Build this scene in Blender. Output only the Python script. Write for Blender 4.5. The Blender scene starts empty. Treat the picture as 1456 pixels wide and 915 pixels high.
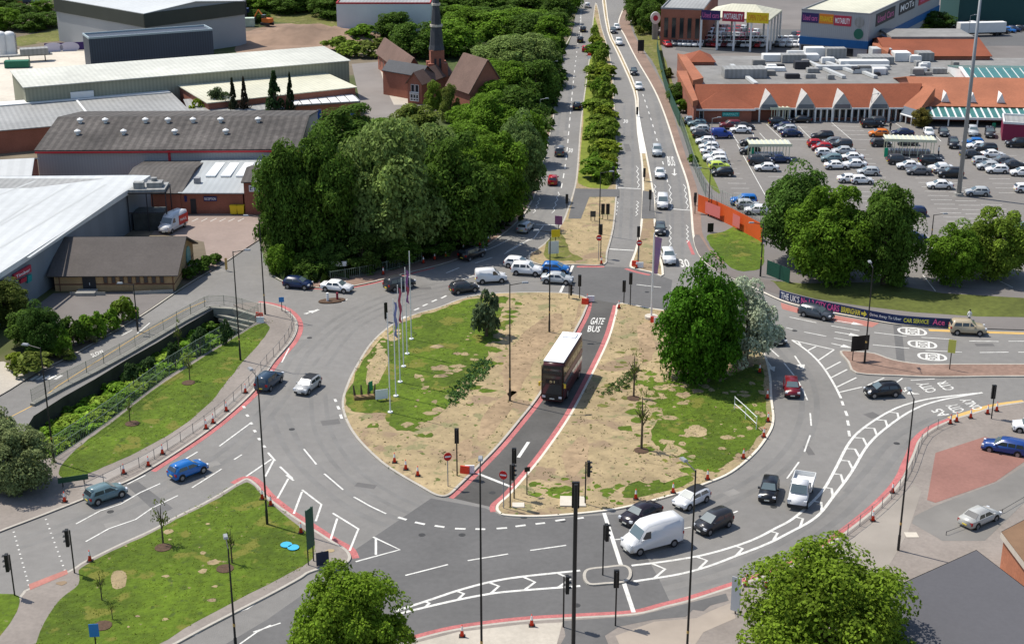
import bpy, bmesh, math, random
import numpy as np
from mathutils import Vector, Matrix
from mathutils.geometry import tessellate_polygon
random.seed(7); RNG = np.random.default_rng(11)
SC = bpy.context.scene
COL = SC.collection
# ------------------------------------------------------------------ camera, sky, sun, exposure
CAM_H = 67.0; FPX = 2050.0; PITCH = math.radians(20.27); CX, CY = 728.0, 457.5
cam = bpy.data.objects.new('camera', bpy.data.cameras.new('camera'))
COL.objects.link(cam); SC.camera = cam
cam.location = (0, 0, CAM_H); cam.rotation_euler = (math.pi / 2 - PITCH, 0, 0)
cam.data.sensor_width = 36; cam.data.lens = FPX / 1456 * 36
cam.data.clip_start = 1; cam.data.clip_end = 6000
W = bpy.data.worlds.new('World'); SC.world = W; W.use_nodes = True
_nt = W.node_tree
_sky = _nt.nodes.new('ShaderNodeTexSky'); _sky.sky_type = 'NISHITA'; _sky.sun_disc = False
SUN_EL = math.radians(60); SUN_AZ = math.radians(-60)
_sky.sun_elevation = SUN_EL; _sky.sun_rotation = SUN_AZ
_nt.links.new(_sky.outputs[0], _nt.nodes['Background'].inputs[0])
_nt.nodes['Background'].inputs[1].default_value = 0.118
sun = bpy.data.objects.new('sun', bpy.data.lights.new('sun', 'SUN')); COL.objects.link(sun)
sun.data.energy = 4.1; sun.data.angle = math.radians(0.6); sun.data.color = (1, 0.945, 0.85)
_d = Vector((math.cos(SUN_EL) * math.sin(SUN_AZ), math.cos(SUN_EL) * math.cos(SUN_AZ), math.sin(SUN_EL)))
sun.rotation_euler = _d.to_track_quat('Z', 'Y').to_euler()
SC.view_settings.view_transform = 'Standard'; SC.view_settings.look = 'None'
SC.view_settings.exposure = 0.36; SC.view_settings.gamma = 1
SC.render.engine = 'CYCLES'
SC.cycles.max_bounces = 5; SC.cycles.diffuse_bounces = 2; SC.cycles.glossy_bounces = 2
SC.cycles.transparent_max_bounces = 4; SC.cycles.use_denoising = True

# ------------------------------------------------------------------ geometry of the view: survey points
CT, ST = math.cos(PITCH), math.sin(PITCH)
def G(px, py, z=0.0):
    u = (px - CX) / FPX; v = (py - CY) / FPX
    dx, dy, dz = u, CT - v * ST, -ST - v * CT
    t = (CAM_H - z) / -dz
    return Vector((dx * t, dy * t, z))
def zat(p, ty):
    """height above the ground point p that is seen at image row ty"""
    v = (ty - CY) / FPX; y = p[1]
    # up = y*ST + w*CT ; fwd = y*CT - w*ST ; v = -up/fwd ; w = z-H
    w = (-v * y * CT - y * ST) / (CT - v * ST)
    return w + CAM_H
def hpx(bx, by, ty): return zat(G(bx, by), ty)
def scl(py): return FPX / (G(CX, py).y * CT + CAM_H * ST)
def cr(pts, n=5, closed=True):
    P = [Vector((p[0], p[1])) for p in pts]; out = []; N = len(P)
    rng = range(N) if closed else range(N - 1)
    for i in rng:
        if closed: a, b, c, d = P[(i - 1) % N], P[i], P[(i + 1) % N], P[(i + 2) % N]
        else: a, b, c, d = P[max(i - 1, 0)], P[i], P[i + 1], P[min(i + 2, N - 1)]
        for k in range(n):
            t = k / n
            q = 0.5 * ((2 * b) + (c - a) * t + (2 * a - 5 * b + 4 * c - d) * t * t + (3 * b - a - 3 * c + d) * t ** 3)
            out.append((q.x, q.y))
    if not closed: out.append((P[-1].x, P[-1].y))
    return out
def area(P): return 0.5 * sum(P[i][0] * P[(i + 1) % len(P)][1] - P[(i + 1) % len(P)][0] * P[i][1] for i in range(len(P)))
def ragged(pts, amp=4, n=4, seed=1):
    r = random.Random(seed); q = cr(pts, n)
    return [(x + r.uniform(-amp, amp), y + r.uniform(-amp, amp) * .5) for x, y in q]

# ------------------------------------------------------------------ materials
MATS = {}
def mat(name, col, rough=0.8, n1=None, n2=None, metal=0, spec=0.3, bump=0, objcol=False, ribs=None, specks=None, emit=0, brick=None, coord='pos'):
    """n1/n2 = (scale, amount): world-space noise that varies the value; specks = (scale, threshold, colour)"""
    if name in MATS: return MATS[name]
    m = bpy.data.materials.new(name); m.use_nodes = True; nt = m.node_tree; N = nt.nodes; L = nt.links
    b = N['Principled BSDF']; b.inputs['Roughness'].default_value = rough; b.inputs['Metallic'].default_value = metal
    b.inputs['Specular IOR Level'].default_value = spec
    if coord == 'obj':
        tc = N.new('ShaderNodeTexCoord'); pos = tc.outputs['Object']
    else:
        g = N.new('ShaderNodeNewGeometry'); pos = g.outputs['Position']
    if objcol:
        oi = N.new('ShaderNodeObjectInfo'); cur = oi.outputs['Color']
    else:
        r = N.new('ShaderNodeRGB'); r.outputs[0].default_value = (*col, 1); cur = r.outputs[0]
    if brick:
        bt = N.new('ShaderNodeTexBrick'); bt.inputs['Scale'].default_value = brick[0]
        bt.inputs['Color1'].default_value = (*col, 1); bt.inputs['Color2'].default_value = (*[c * .72 for c in col], 1)
        bt.inputs['Mortar'].default_value = (*brick[1], 1); bt.inputs['Mortar Size'].default_value = .015
        mp = N.new('ShaderNodeMapping'); mp.inputs['Rotation'].default_value = (math.radians(90), 0, 0) if len(brick) < 3 else brick[2]
        L.new(pos, mp.inputs[0]); L.new(mp.outputs[0], bt.inputs['Vector']); cur = bt.outputs['Color']
    def scale_by(fac_socket, lo, hi, cur):
        mr = N.new('ShaderNodeMapRange'); mr.inputs['From Min'].default_value = 0.3; mr.inputs['From Max'].default_value = 0.7
        mr.inputs['To Min'].default_value = lo; mr.inputs['To Max'].default_value = hi
        L.new(fac_socket, mr.inputs[0])
        vm = N.new('ShaderNodeVectorMath'); vm.operation = 'SCALE'; L.new(cur, vm.inputs[0]); L.new(mr.outputs[0], vm.inputs['Scale'])
        return vm.outputs[0]
    for nn in (n1, n2):
        if nn:
            t = N.new('ShaderNodeTexNoise'); t.inputs['Scale'].default_value = nn[0]; t.inputs['Detail'].default_value = 5
            t.inputs['Roughness'].default_value = 0.6
            L.new(pos, t.inputs['Vector']); cur = scale_by(t.outputs['Fac'], 1 - nn[1], 1 + nn[1], cur)
    if ribs:
        wv = N.new('ShaderNodeTexWave'); wv.inputs['Scale'].default_value = ribs[0]; wv.bands_direction = ribs[2] if len(ribs) > 2 else 'X'
        L.new(pos, wv.inputs['Vector']); cur = scale_by(wv.outputs['Fac'], 1 - ribs[1], 1 + ribs[1], cur)
    for sp in (specks or []):
        t = N.new('ShaderNodeTexNoise'); t.inputs['Scale'].default_value = sp[0]; t.inputs['Detail'].default_value = 4
        L.new(pos, t.inputs['Vector'])
        mr = N.new('ShaderNodeMapRange'); mr.inputs['From Min'].default_value = sp[1]; mr.inputs['From Max'].default_value = sp[1] + .05
        L.new(t.outputs['Fac'], mr.inputs[0])
        mx = N.new('ShaderNodeMix'); mx.data_type = 'RGBA'; L.new(mr.outputs[0], mx.inputs['Factor'])
        L.new(cur, mx.inputs['A']); mx.inputs['B'].default_value = (*sp[2], 1); cur = mx.outputs['Result']
    L.new(cur, b.inputs['Base Color'])
    if bump:
        t = N.new('ShaderNodeTexNoise'); t.inputs['Scale'].default_value = bump[0]; L.new(pos, t.inputs['Vector'])
        bp = N.new('ShaderNodeBump'); bp.inputs['Strength'].default_value = bump[1]; bp.inputs['Distance'].default_value = .2
        L.new(t.outputs['Fac'], bp.inputs['Height']); L.new(bp.outputs[0], b.inputs['Normal'])
    if emit:
        b.inputs['Emission Color'].default_value = (*col, 1); b.inputs['Emission Strength'].default_value = emit
    MATS[name] = m; return m
def leafmat(name, trans=.38, rough=.55):
    if name in MATS: return MATS[name]
    m = bpy.data.materials.new(name); m.use_nodes = True; nt = m.node_tree; N = nt.nodes; L = nt.links
    b = N['Principled BSDF']; b.inputs['Roughness'].default_value = rough + .15; b.inputs['Specular IOR Level'].default_value = .08
    oi = N.new('ShaderNodeObjectInfo'); g = N.new('ShaderNodeNewGeometry'); tc = N.new('ShaderNodeTexCoord')
    t = N.new('ShaderNodeTexNoise'); t.inputs['Scale'].default_value = 2.2; t.inputs['Detail'].default_value = 2; L.new(tc.outputs['Object'], t.inputs['Vector'])
    mr = N.new('ShaderNodeMapRange'); mr.inputs['To Min'].default_value = .55; mr.inputs['To Max'].default_value = 1.5
    L.new(g.outputs['Random Per Island'], mr.inputs[0])
    mr2 = N.new('ShaderNodeMapRange'); mr2.inputs['From Min'].default_value = .3; mr2.inputs['From Max'].default_value = .7
    mr2.inputs['To Min'].default_value = .7; mr2.inputs['To Max'].default_value = 1.3; L.new(t.outputs['Fac'], mr2.inputs[0])
    mm = N.new('ShaderNodeMath'); mm.operation = 'MULTIPLY'; L.new(mr.outputs[0], mm.inputs[0]); L.new(mr2.outputs[0], mm.inputs[1])
    vm = N.new('ShaderNodeVectorMath'); vm.operation = 'SCALE'; L.new(oi.outputs['Color'], vm.inputs[0]); L.new(mm.outputs[0], vm.inputs['Scale'])
    L.new(vm.outputs[0], b.inputs['Base Color'])
    tr = N.new('ShaderNodeBsdfTranslucent'); L.new(vm.outputs[0], tr.inputs['Color'])
    mx = N.new('ShaderNodeMixShader'); mx.inputs[0].default_value = trans
    L.new(b.outputs[0], mx.inputs[1]); L.new(tr.outputs[0], mx.inputs[2]); L.new(mx.outputs[0], N['Material Output'].inputs[0])
    MATS[name] = m; return m

# ------------------------------------------------------------------ mesh building
class MB:
    def __init__(s): s.v = []; s.f = []; s.m = []
    def add(s, vs, fs, mi=0):
        o = len(s.v); s.v += [tuple(v) for v in vs]; s.f += [tuple(i + o for i in f) for f in fs]; s.m += [mi] * len(fs); return s
    def box(s, x0, x1, y0, y1, z0, z1, mi=0, M=None):
        vs = [Vector(p) for p in ((x0, y0, z0), (x1, y0, z0), (x1, y1, z0), (x0, y1, z0), (x0, y0, z1), (x1, y0, z1), (x1, y1, z1), (x0, y1, z1))]
        if M is not None: vs = [M @ v for v in vs]
        return s.add(vs, [(0, 3, 2, 1), (4, 5, 6, 7), (0, 1, 5, 4), (1, 2, 6, 5), (2, 3, 7, 6), (3, 0, 4, 7)], mi)
    def tube(s, a, b, r0, r1=None, n=8, mi=0):
        a = Vector(a); b = Vector(b); r1 = r0 if r1 is None else r1; d = b - a
        q = d.to_track_quat('Z', 'Y'); vs = []
        for p, r in ((a, r0), (b, r1)):
            for k in range(n):
                t = 2 * math.pi * k / n; vs.append(p + q @ Vector((r * math.cos(t), r * math.sin(t), 0)))
        fs = [(k, (k + 1) % n, n + (k + 1) % n, n + k) for k in range(n)]
        fs += [tuple(range(n - 1, -1, -1)), tuple(range(n, 2 * n))]
        return s.add(vs, fs, mi)
    def prism(s, P, z0, z1, mi=0, mside=None):
        if area(P) < 0: P = P[::-1]
        n = len(P); tri = tessellate_polygon([[Vector((p[0], p[1], 0)) for p in P]])
        vs = [(p[0], p[1], z0) for p in P] + [(p[0], p[1], z1) for p in P]
        top = [orient(t, P) for t in tri]
        s.add(vs, [tuple(i + n for i in t) for t in top], mi)
        s.add(vs, [(i, (i + 1) % n, n + (i + 1) % n, n + i) for i in range(n)], mi if mside is None else mside); return s
    def quad(s, a, b, c, d, mi=0): return s.add([a, b, c, d], [(0, 1, 2, 3)], mi)
    def lathe(s, prof, n=16, c=(0, 0, 0), mi=0):
        vs = []; fs = []
        for r, z in prof:
            for k in range(n):
                t = 2 * math.pi * k / n; vs.append((c[0] + r * math.cos(t), c[1] + r * math.sin(t), c[2] + z))
        for j in range(len(prof) - 1):
            for k in range(n): fs.append((j * n + k, j * n + (k + 1) % n, (j + 1) * n + (k + 1) % n, (j + 1) * n + k))
        fs.append(tuple(range((len(prof) - 1) * n, len(prof) * n)))
        return s.add(vs, fs, mi)
    def build(s, name, mats, parent=None, smooth=False, loc=None, rz=0):
        me = bpy.data.meshes.new(name); me.from_pydata(s.v, [], s.f)
        if not isinstance(mats, (list, tuple)): mats = [mats]
        for m in mats: me.materials.append(m)
        if len(mats) > 1: me.polygons.foreach_set('material_index', s.m)
        if smooth: me.polygons.foreach_set('use_smooth', [True] * len(me.polygons))
        me.update(); o = bpy.data.objects.new(name, me); COL.objects.link(o)
        if parent is not None: o.parent = parent
        if loc is not None: o.location = loc
        if rz: o.rotation_euler.z = rz
        return o
def orient(t, P):
    a, b, c = (P[i] for i in t)
    return t if (b[0] - a[0]) * (c[1] - a[1]) - (b[1] - a[1]) * (c[0] - a[0]) > 0 else (t[0], t[2], t[1])
def tag(o, label=None, cat=None, group=None, kind=None):
    if label: o['label'] = label
    if cat: o['category'] = cat
    if group: o['group'] = group
    if kind: o['kind'] = kind
    return o
def empty(name, loc=(0, 0, 0), rz=0, label=None, cat=None, group=None):
    o = bpy.data.objects.new(name, None); COL.objects.link(o); o.location = loc; o.rotation_euler.z = rz
    o.empty_display_size = .2
    return tag(o, label, cat, group)
def copy_tree(o, parent=None):
    c = o.copy(); COL.objects.link(c)
    if parent is not None: c.parent = parent
    for ch in list(o.children): copy_tree(ch, c)
    return c
def gp(pts, z=0.0): return [G(x, y, z) for x, y in pts]
def xy(pts): return [(p[0], p[1]) for p in pts]
def offset_line(P, off, closed):
    out = []; n = len(P)
    for i in range(n):
        a = P[(i - 1) % n] if (closed or i > 0) else P[i]; b = P[(i + 1) % n] if (closed or i < n - 1) else P[i]
        d = Vector((b[0] - a[0], b[1] - a[1])); d = d.normalized() if d.length > 1e-9 else Vector((1, 0))
        out.append((P[i][0] - d.y * off, P[i][1] + d.x * off))
    return out
def ribbon(mb, P, w, z, off=0.0, closed=False, mi=0):
    """P: world xy list; strip of width w whose middle lies off to the left of the path"""
    l = offset_line(P, off + w / 2, closed); r = offset_line(P, off - w / 2, closed); n = len(P)
    vs = [(p[0], p[1], z) for p in l] + [(p[0], p[1], z) for p in r]
    fs = [(i, n + i, n + (i + 1) % n, (i + 1) % n) for i in range(n if closed else n - 1)]
    mb.add(vs, fs, mi)
def line(mb, pts, w=.16, z=.015, mi=0): ribbon(mb, xy(gp(pts)), w * .92, z + random.uniform(0, .003), mi=mi)
def sheet(name, pts, z, m, label=None, n=0, kind='structure', holes=None):
    P = xy(gp(cr(pts, n) if n else pts))
    if area(P) < 0: P = P[::-1]
    H = [xy(gp(h)) for h in (holes or [])]
    loops = [[Vector((x, y, 0)) for x, y in P]] + [[Vector((x, y, 0)) for x, y in h] for h in H]
    allp = P + [q for h in H for q in h]
    tri = tessellate_polygon(loops); mb = MB()
    mb.add([(x, y, z) for x, y in allp], [orient(t, allp) for t in tri])
    o = mb.build(name, m); o['kind'] = kind
    if label: o['label'] = label
    return o
_tx = {}
def text_mesh(txt):
    if txt in _tx: return _tx[txt]
    cu = bpy.data.curves.new('t', 'FONT'); cu.body = txt; cu.resolution_u = 2; cu.offset = .015
    o = bpy.data.objects.new('t', cu); COL.objects.link(o); bpy.context.view_layer.update()
    me = o.evaluated_get(bpy.context.evaluated_depsgraph_get()).to_mesh()
    V = np.array([v.co[:2] for v in me.vertices]); F = [tuple(p.vertices) for p in me.polygons]
    mn, mx = V.min(0), V.max(0); V = (V - mn) / (mx - mn)
    bpy.data.objects.remove(o); _tx[txt] = (V, F); return _tx[txt]
def text_quad(mb, txt, bl, br, tl, tr, mi=0):
    V, F = text_mesh(txt); bl, br, tl, tr = map(Vector, (bl, br, tl, tr))
    mb.add([bl * (1 - u) * (1 - v) + br * u * (1 - v) + tl * (1 - u) * v + tr * u * v for u, v in V], F, mi)
ORD = ['first', 'second', 'third', 'fourth', 'fifth', 'sixth', 'seventh', 'eighth', 'ninth', 'tenth', 'eleventh', 'twelfth', 'thirteenth',
       'fourteenth', 'fifteenth', 'sixteenth', 'seventeenth', 'eighteenth', 'nineteenth', 'twentieth'] + ['%dth' % i for i in range(21, 140)]
for _i in range(len(ORD)):
    if _i >= 20 and (_i + 1) % 10 == 1 and _i != 110: ORD[_i] = '%dst' % (_i + 1)
    if _i >= 20 and (_i + 1) % 10 == 2 and _i != 111: ORD[_i] = '%dnd' % (_i + 1)
    if _i >= 20 and (_i + 1) % 10 == 3 and _i != 112: ORD[_i] = '%drd' % (_i + 1)
# ------------------------------------------------------------------ setting: ground, road, islands, pavements
GREY = mat('asphalt', (.192, .184, .172), .85, (.06, .12), (.9, .07), bump=(8, .15), specks=None)
GREY_DARK = mat('asphalt_new', (.118, .115, .112), .85, (.09, .14), (1.7, .08))
GREY_BUS = mat('asphalt_bus_lane', (.085, .081, .075), .85, (.15, .22), (2, .08))
PAVE = mat('paving', (.235, .205, .18), .9, (.12, .16), (2.5, .10))
PAVE_LIGHT = mat('paving_pale', (.42, .38, .32), .9, (.15, .12), (3, .08))
PAVE_BROWN = mat('paving_brown', (.22, .15, .115), .9, (.15, .22), (3, .12))
BRICKRED = mat('paving_red', (.26, .13, .105), .9, (.12, .14), (3, .08))
KERB = mat('kerb_stone', (.40, .37, .32), .85, (.6, .12), (6, .1))
KERB_NEW = mat('kerb_stone_new', (.62, .57, .48), .85, (.8, .10))
WHITE = mat('road_paint_white', (.60, .59, .55), .7, (1.6, .22), (7, .18))
REDL = mat('road_paint_red', (.41, .135, .13), .85, (.5, .18), (4, .18))
PINKL = mat('road_surface_pink', (.38, .16, .13), .85, (.4, .14), (5, .10))
YEL = mat('road_paint_yellow', (.55, .36, .12), .8, (.6, .12))
GRASS = mat('grass_lawn', (.074, .118, .006), .95, (.12, .34), (1.3, .28), specks=[(.30, .58, (.14, .145, .022)), (.9, .62, (.055, .085, .010)), (1.3, .68, (.20, .165, .085))], bump=(2.5, .7))
GRASS_DRY = mat('grass_dry', (.12, .125, .028), .95, (.12, .3), (1.5, .25), specks=[(.5, .58, (.19, .16, .07))], bump=(2.5, .7))
SOIL = mat('soil_bare', (.325, .250, .140), .95, (.07, .22), (.6, .2), specks=[(.16, .56, (.25, .18, .115)), (.35, .60, (.22, .20, .10)), (1.7, .63, (.18, .13, .08)), (1.1, .64, (.10, .12, .03)), (3.1, .67, (.07, .075, .03))], bump=(1.6, .5))
ROUGH_GROUND = mat('rough_ground', (.16, .13, .09), .95, (.01, .3), (.08, .35), specks=[(.02, .52, (.07, .085, .025))])
CONCRETE = mat('concrete', (.33, .32, .29), .9, (.3, .16), (3, .08))
CONCRETE_PALE = mat('concrete_pale', (.55, .50, .42), .9, (.08, .12), (1, .08))
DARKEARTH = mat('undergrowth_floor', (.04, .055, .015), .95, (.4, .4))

HOLE = [(30, 622), (48, 592), (90, 565), (136, 539), (180, 512), (223, 488), (262, 464), (300, 442), (312, 436), (340, 442), (364, 450), (368, 455), (349, 468), (315, 489),
        (276, 512), (236, 537), (196, 567), (157, 597), (118, 624), (79, 650), (50, 655), (34, 645)]
far = [(-900, 2600), (2400, 2600)]
# one sheet of ground out to the horizon (the channel is cut out of it)
gpoly = [(-60, 60), (60, 60)]
def world_sheet(name, P, z, m, holes=()):
    if area(P) < 0: P = P[::-1]
    H = [xy(gp(h)) for h in holes]; allp = list(P) + [q for h in H for q in h]
    tri = tessellate_polygon([[Vector((x, y, 0)) for x, y in P]] + [[Vector((x, y, 0)) for x, y in h] for h in H])
    mb = MB(); mb.add([(x, y, z) for x, y in allp], [orient(t, allp) for t in tri]); o = mb.build(name, m); o['kind'] = 'structure'; return o
world_sheet('ground', [(-1500, -200), (1500, -200), (2500, 4500), (-2500, 4500)], -.06, ROUGH_GROUND, [HOLE])
ROADZ = [(-260, 545), (0, 545), (60, 500), (200, 420), (300, 350), (380, 325), (420, 330), (700, 320), (760, 200), (790, 120), (805, 60), (815, -5), (822, -40),
         (880, -40), (900, 10), (945, 110), (1000, 300), (1040, 370), (1100, 400), (1250, 440), (1700, 455), (1700, 1300), (-400, 1300)]
sheet('road', ROADZ, 0, GREY, holes=[HOLE])
def along(P, t):
    d = [0]
    for i in range(1, len(P)): d.append(d[-1] + (Vector(P[i]) - Vector(P[i - 1])).length)
    t *= d[-1]
    for i in range(1, len(P)):
        if t <= d[i] + 1e-9:
            k = (t - d[i - 1]) / max(d[i] - d[i - 1], 1e-9); return Vector(P[i - 1]).lerp(Vector(P[i]), k)
    return Vector(P[-1])
def land(name, pts, m, n=5, kerb=KERB, kw=.28, h=.13, z0=-.05, label=None):
    P = xy(gp(cr(pts, n) if n else pts))
    if area(P) < 0: P = P[::-1]
    mb = MB(); mb.prism(P, z0, h); o = mb.build(name, m); o['kind'] = 'structure'
    if label: o['label'] = label
    if kerb:
        k = MB(); ribbon(k, P, kw, h + .008, off=kw / 2 - .01, closed=True)
        # outer face of the kerb
        q = offset_line(P, -.02, True); nn = len(q)
        k.add([(p[0], p[1], z0) for p in q] + [(p[0], p[1], h + .008) for p in q], [(i, (i + 1) % nn, nn + (i + 1) % nn, nn + i) for i in range(nn)])
        ko = k.build('kerb', kerb); ko['kind'] = 'structure'
    return P
ISL_W = [(836, 426), (832, 445), (820, 469), (795, 515), (768, 562), (740, 598), (710, 634), (679, 666), (655, 690), (638, 705), (620, 705), (596, 692), (565, 674), (538, 655), (507, 624), (491, 597),
         (486, 572), (494, 545), (507, 519), (528, 487), (557, 462), (590, 447), (622, 438), (660, 424), (700, 418), (760, 416), (810, 418)]
ISL_E = [(878, 433), (874, 448), (864, 482), (843, 527), (809, 591), (772, 645), (746, 677), (722, 704), (706, 719), (708, 729), (722, 734), (775, 735), (855, 728), (904, 719), (956, 705), (1003, 689), (1040, 673),
         (1074, 645), (1094, 618), (1101, 597), (1098, 566), (1096, 535), (1088, 505), (1068, 478), (1040, 462), (1000, 450), (960, 444), (920, 438), (895, 433)]
land('roundabout_island', ISL_W, SOIL); land('roundabout_island', ISL_E, SOIL, kerb=KERB_NEW)
# bus lane through the middle and newer surfacing
BUSL = [(836, 424), (815, 465), (768, 560), (710, 632), (655, 690), (637, 706), (706, 722), (722, 700), (772, 642), (809, 588), (843, 525), (864, 480), (880, 432)]
sheet('bus_lane', BUSL, .006, GREY_BUS)
sheet('road_patch', [(613, 708), (502, 783), (490, 803), (380, 880), (160, 1010), (560, 1010), (640, 897), (901, 874), (954, 858), (938, 824), (885, 730), (775, 737), (722, 736), (690, 722)], .006, GREY_DARK)
sheet('road_patch', [(808, 377), (895, 380), (928, 388), (956, 398), (950, 440), (880, 432), (836, 424), (795, 417)], .006, GREY_DARK)
sheet('road_patch', [(1270, 462), (1282, 462), (1287, 518), (1275, 514)], .006, GREY_DARK)
sheet('road_patch', [(818, 269), (880, 270), (880, 281), (838, 281), (826, 312), (808, 312)], .146, GREY_DARK)
sheet('road_patch', [(180, 690), (196, 684), (246, 722), (226, 732)], .006, GREY_DARK)
# north median between the carriageways, bus lane splitter, verges
MED = [(845, 10), (838, 79), (826, 168), (821, 231), (817, 265), (806, 300), (797, 320), (778, 343), (763, 355), (752, 362), (754, 372), (775, 378), (815, 377), (859, 377), (864, 360), (873, 324), (877, 280), (878, 240), (877, 184), (874, 147), (871, 100), (864, 66), (856, 40), (850, 10)]
land('central_median', MED, SOIL, n=3)
sheet('median_grass', ragged([(844, 30), (830, 150), (824, 235), (823, 262), (852, 268), (868, 262), (868, 180), (862, 100), (852, 50)], 1.5, 4, 3), .137, mat('grass_median', (.15, .18, .02), .95, (.2, .3), (1.5, .2)))
SPL = [(855, -10), (863, 45), (877, 76), (900, 129), (904, 163), (906, 190), (912, 235), (913, 283), (910, 324), (902, 359), (895, 379), (908, 384), (926, 388), (944, 391), (936, 350), (932, 311), (931, 283), (925, 246), (919, 215), (909, 165), (906, 129), (883, 76), (868, 45), (860, -10)]
land('bus_lane_splitter', SPL, SOIL, n=3, kerb=KERB_NEW, kw=.35)
sheet('splitter_concrete', [(905, 158), (906, 188), (910, 219), (919, 219), (913, 188), (908, 158)], .15, mat('barrier_white', (.75, .74, .70), .6, (2, .06)))
sheet('splitter_asphalt', [(914, 272), (929, 274), (932, 312), (912, 312)], .15, GREY_DARK)
WV = [(822, -30), (813, 50), (799, 79), (797, 110), (791, 147), (783, 190), (775, 225), (768, 255), (760, 280), (748, 302), (730, 322), (710, 338), (688, 353), (655, 368), (616, 380), (572, 391), (520, 404), (480, 410),
      (440, 409), (405, 402), (388, 393), (380, 378), (374, 362), (366, 340), (345, 357), (315, 377), (278, 399), (250, 417), (201, 450), (149, 480), (98, 509), (52, 531), (0, 563), (-60, 590), (-400, 690), (-700, 400), (-400, -60), (400, -120), (800, -60)]
land('land_north_west', WV, ROUGH_GROUND, n=3, kerb=None, label='ground west of the dual carriageway')
kb = MB(); ribbon(kb, xy(gp(cr([(813, 50), (799, 79), (797, 110), (791, 147), (783, 190), (775, 225), (768, 255), (760, 280), (748, 302), (730, 322), (710, 338), (688, 353), (655, 368), (616, 380), (572, 391), (520, 404), (480, 410), (440, 409), (405, 402), (388, 393)], 4, False))), .3, .139, -.1)
ribbon(kb, xy(gp(cr([(345, 357), (315, 377), (278, 399), (250, 417), (201, 450), (149, 480), (98, 509), (52, 531), (0, 563), (-60, 590)], 4, False))), .25, .139, -.1)
kb.build('kerb', KERB)['kind'] = 'structure'
sheet('pavement', cr([(400, 386), (440, 392), (520, 391), (600, 368), (660, 350), (715, 322), (745, 296), (760, 262), (768, 230), (778, 190), (788, 150), (795, 100), (799, 79), (797, 110), (791, 147), (783, 190), (775, 225), (768, 255), (760, 280), (748, 302), (730, 322), (710, 338), (688, 353), (655, 368), (616, 380), (572, 391), (520, 404), (480, 410), (440, 409), (405, 402)], 2), .136, PAVE_BROWN)
# west triangle between the bridge road and the roundabout
NWL = [(366, 431), (387, 434), (406, 441), (420, 453), (423, 468), (415, 486), (398, 506), (386, 521), (362, 556), (325, 591), (289, 619), (249, 646), (212, 669), (180, 686), (121, 710), (91, 722), (42, 741), (0, 757), (-80, 790), (-260, 850), (-300, 700), (-80, 640), (0, 601), (45, 577)]
NWIN = [(50, 592)] + HOLE[2:12]
P = xy(gp(cr([(368, 431), (387, 434), (406, 441), (420, 453), (423, 468), (415, 486), (398, 506), (386, 521), (362, 556), (325, 591), (289, 619), (249, 646), (212, 669), (180, 686), (121, 710), (91, 722), (42, 741), (0, 757), (-80, 790)], 5, False)))
low = xy(gp([(-300, 860), (-300, 720), (-60, 640), (26, 625), (34, 646), (50, 656), (79, 651), (118, 625), (157, 598), (196, 568), (236, 538), (276, 513), (315, 490), (349, 469), (369, 456), (362, 446), (345, 440), (332, 434), (350, 431)]))
poly = P + low
mb = MB(); mb.prism(poly, -.05, .13); mb.build('pavement', PAVE)['kind'] = 'structure'
kb = MB(); ribbon(kb, P, .28, .138, -.13); kb.build('kerb', KERB)['kind'] = 'structure'
sheet('grass_bank', ragged([(366, 462), (383, 466), (372, 486), (352, 508), (325, 540), (300, 572), (262, 605), (210, 636), (160, 660), (120, 676), (90, 680), (86, 665), (118, 632), (157, 603), (236, 543), (315, 493)], .8, 4, 5), .137, GRASS)
sheet('service_strip', cr([(372, 523), (345, 553), (300, 590), (250, 622), (190, 655), (120, 690), (124, 697), (200, 660), (260, 626), (310, 592), (352, 556), (378, 524)], 2), .137, mat('strip_worn', (.28, .255, .23), .9, (.3, .15)))
# river channel
fl = MB(); HP = xy(gp(HOLE)); HP = HP if area(HP) > 0 else HP[::-1]
HB = offset_line(HP, .4, True); nn = len(HP)
fl.prism(offset_line(HP, -.3, True), -3.4, -3.0); fl.build('channel_bed', DARKEARTH)['kind'] = 'structure'
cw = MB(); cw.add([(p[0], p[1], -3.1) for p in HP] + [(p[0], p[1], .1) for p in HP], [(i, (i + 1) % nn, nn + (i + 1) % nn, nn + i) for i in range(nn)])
tag(cw.build('channel_wall', mat('retaining_wall_shade', (.045, .045, .035), .9, (.4, .3))), 'concrete retaining wall lining the sunken channel, colour darkened for bridge shade', 'wall')  # near-black colour paints in the shade beneath the bridge deck
# south-west grass triangle and the small corner beside the crossing
TRI = [(97, 813), (116, 801), (134, 792), (171, 774), (215, 754), (252, 734), (281, 720), (310, 704), (338, 687), (352, 681), (366, 690), (380, 706), (407, 727), (439, 748), (473, 770), (493, 782), (499, 794), (490, 803), (470, 806), (440, 815), (426, 824), (380, 849), (315, 882), (270, 906), (225, 932), (150, 985), (-60, 1040), (-30, 915), (27, 850), (40, 838)]
land('traffic_triangle', TRI, PAVE, n=4)
sheet('triangle_grass', ragged([(117, 808), (136, 797), (172, 779), (215, 759), (252, 739), (281, 725), (312, 709), (346, 688), (358, 690), (372, 704), (400, 730), (434, 756), (446, 766), (447, 786), (440, 800), (400, 822), (330, 858), (262, 895), (215, 922), (40, 985), (52, 915), (71, 874), (90, 850), (112, 832), (112, 815)], .7, 3, 7), .139, GRASS)
sheet('corner_grass', ragged([(-50, 860), (20, 846), (27, 864), (14, 888), (-10, 915), (-60, 950)], .7, 3, 8), .139, GRASS)
sheet('tactile_paving', [(41, 832), (95, 811), (97, 817), (43, 840)], .142, PINKL)
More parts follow.
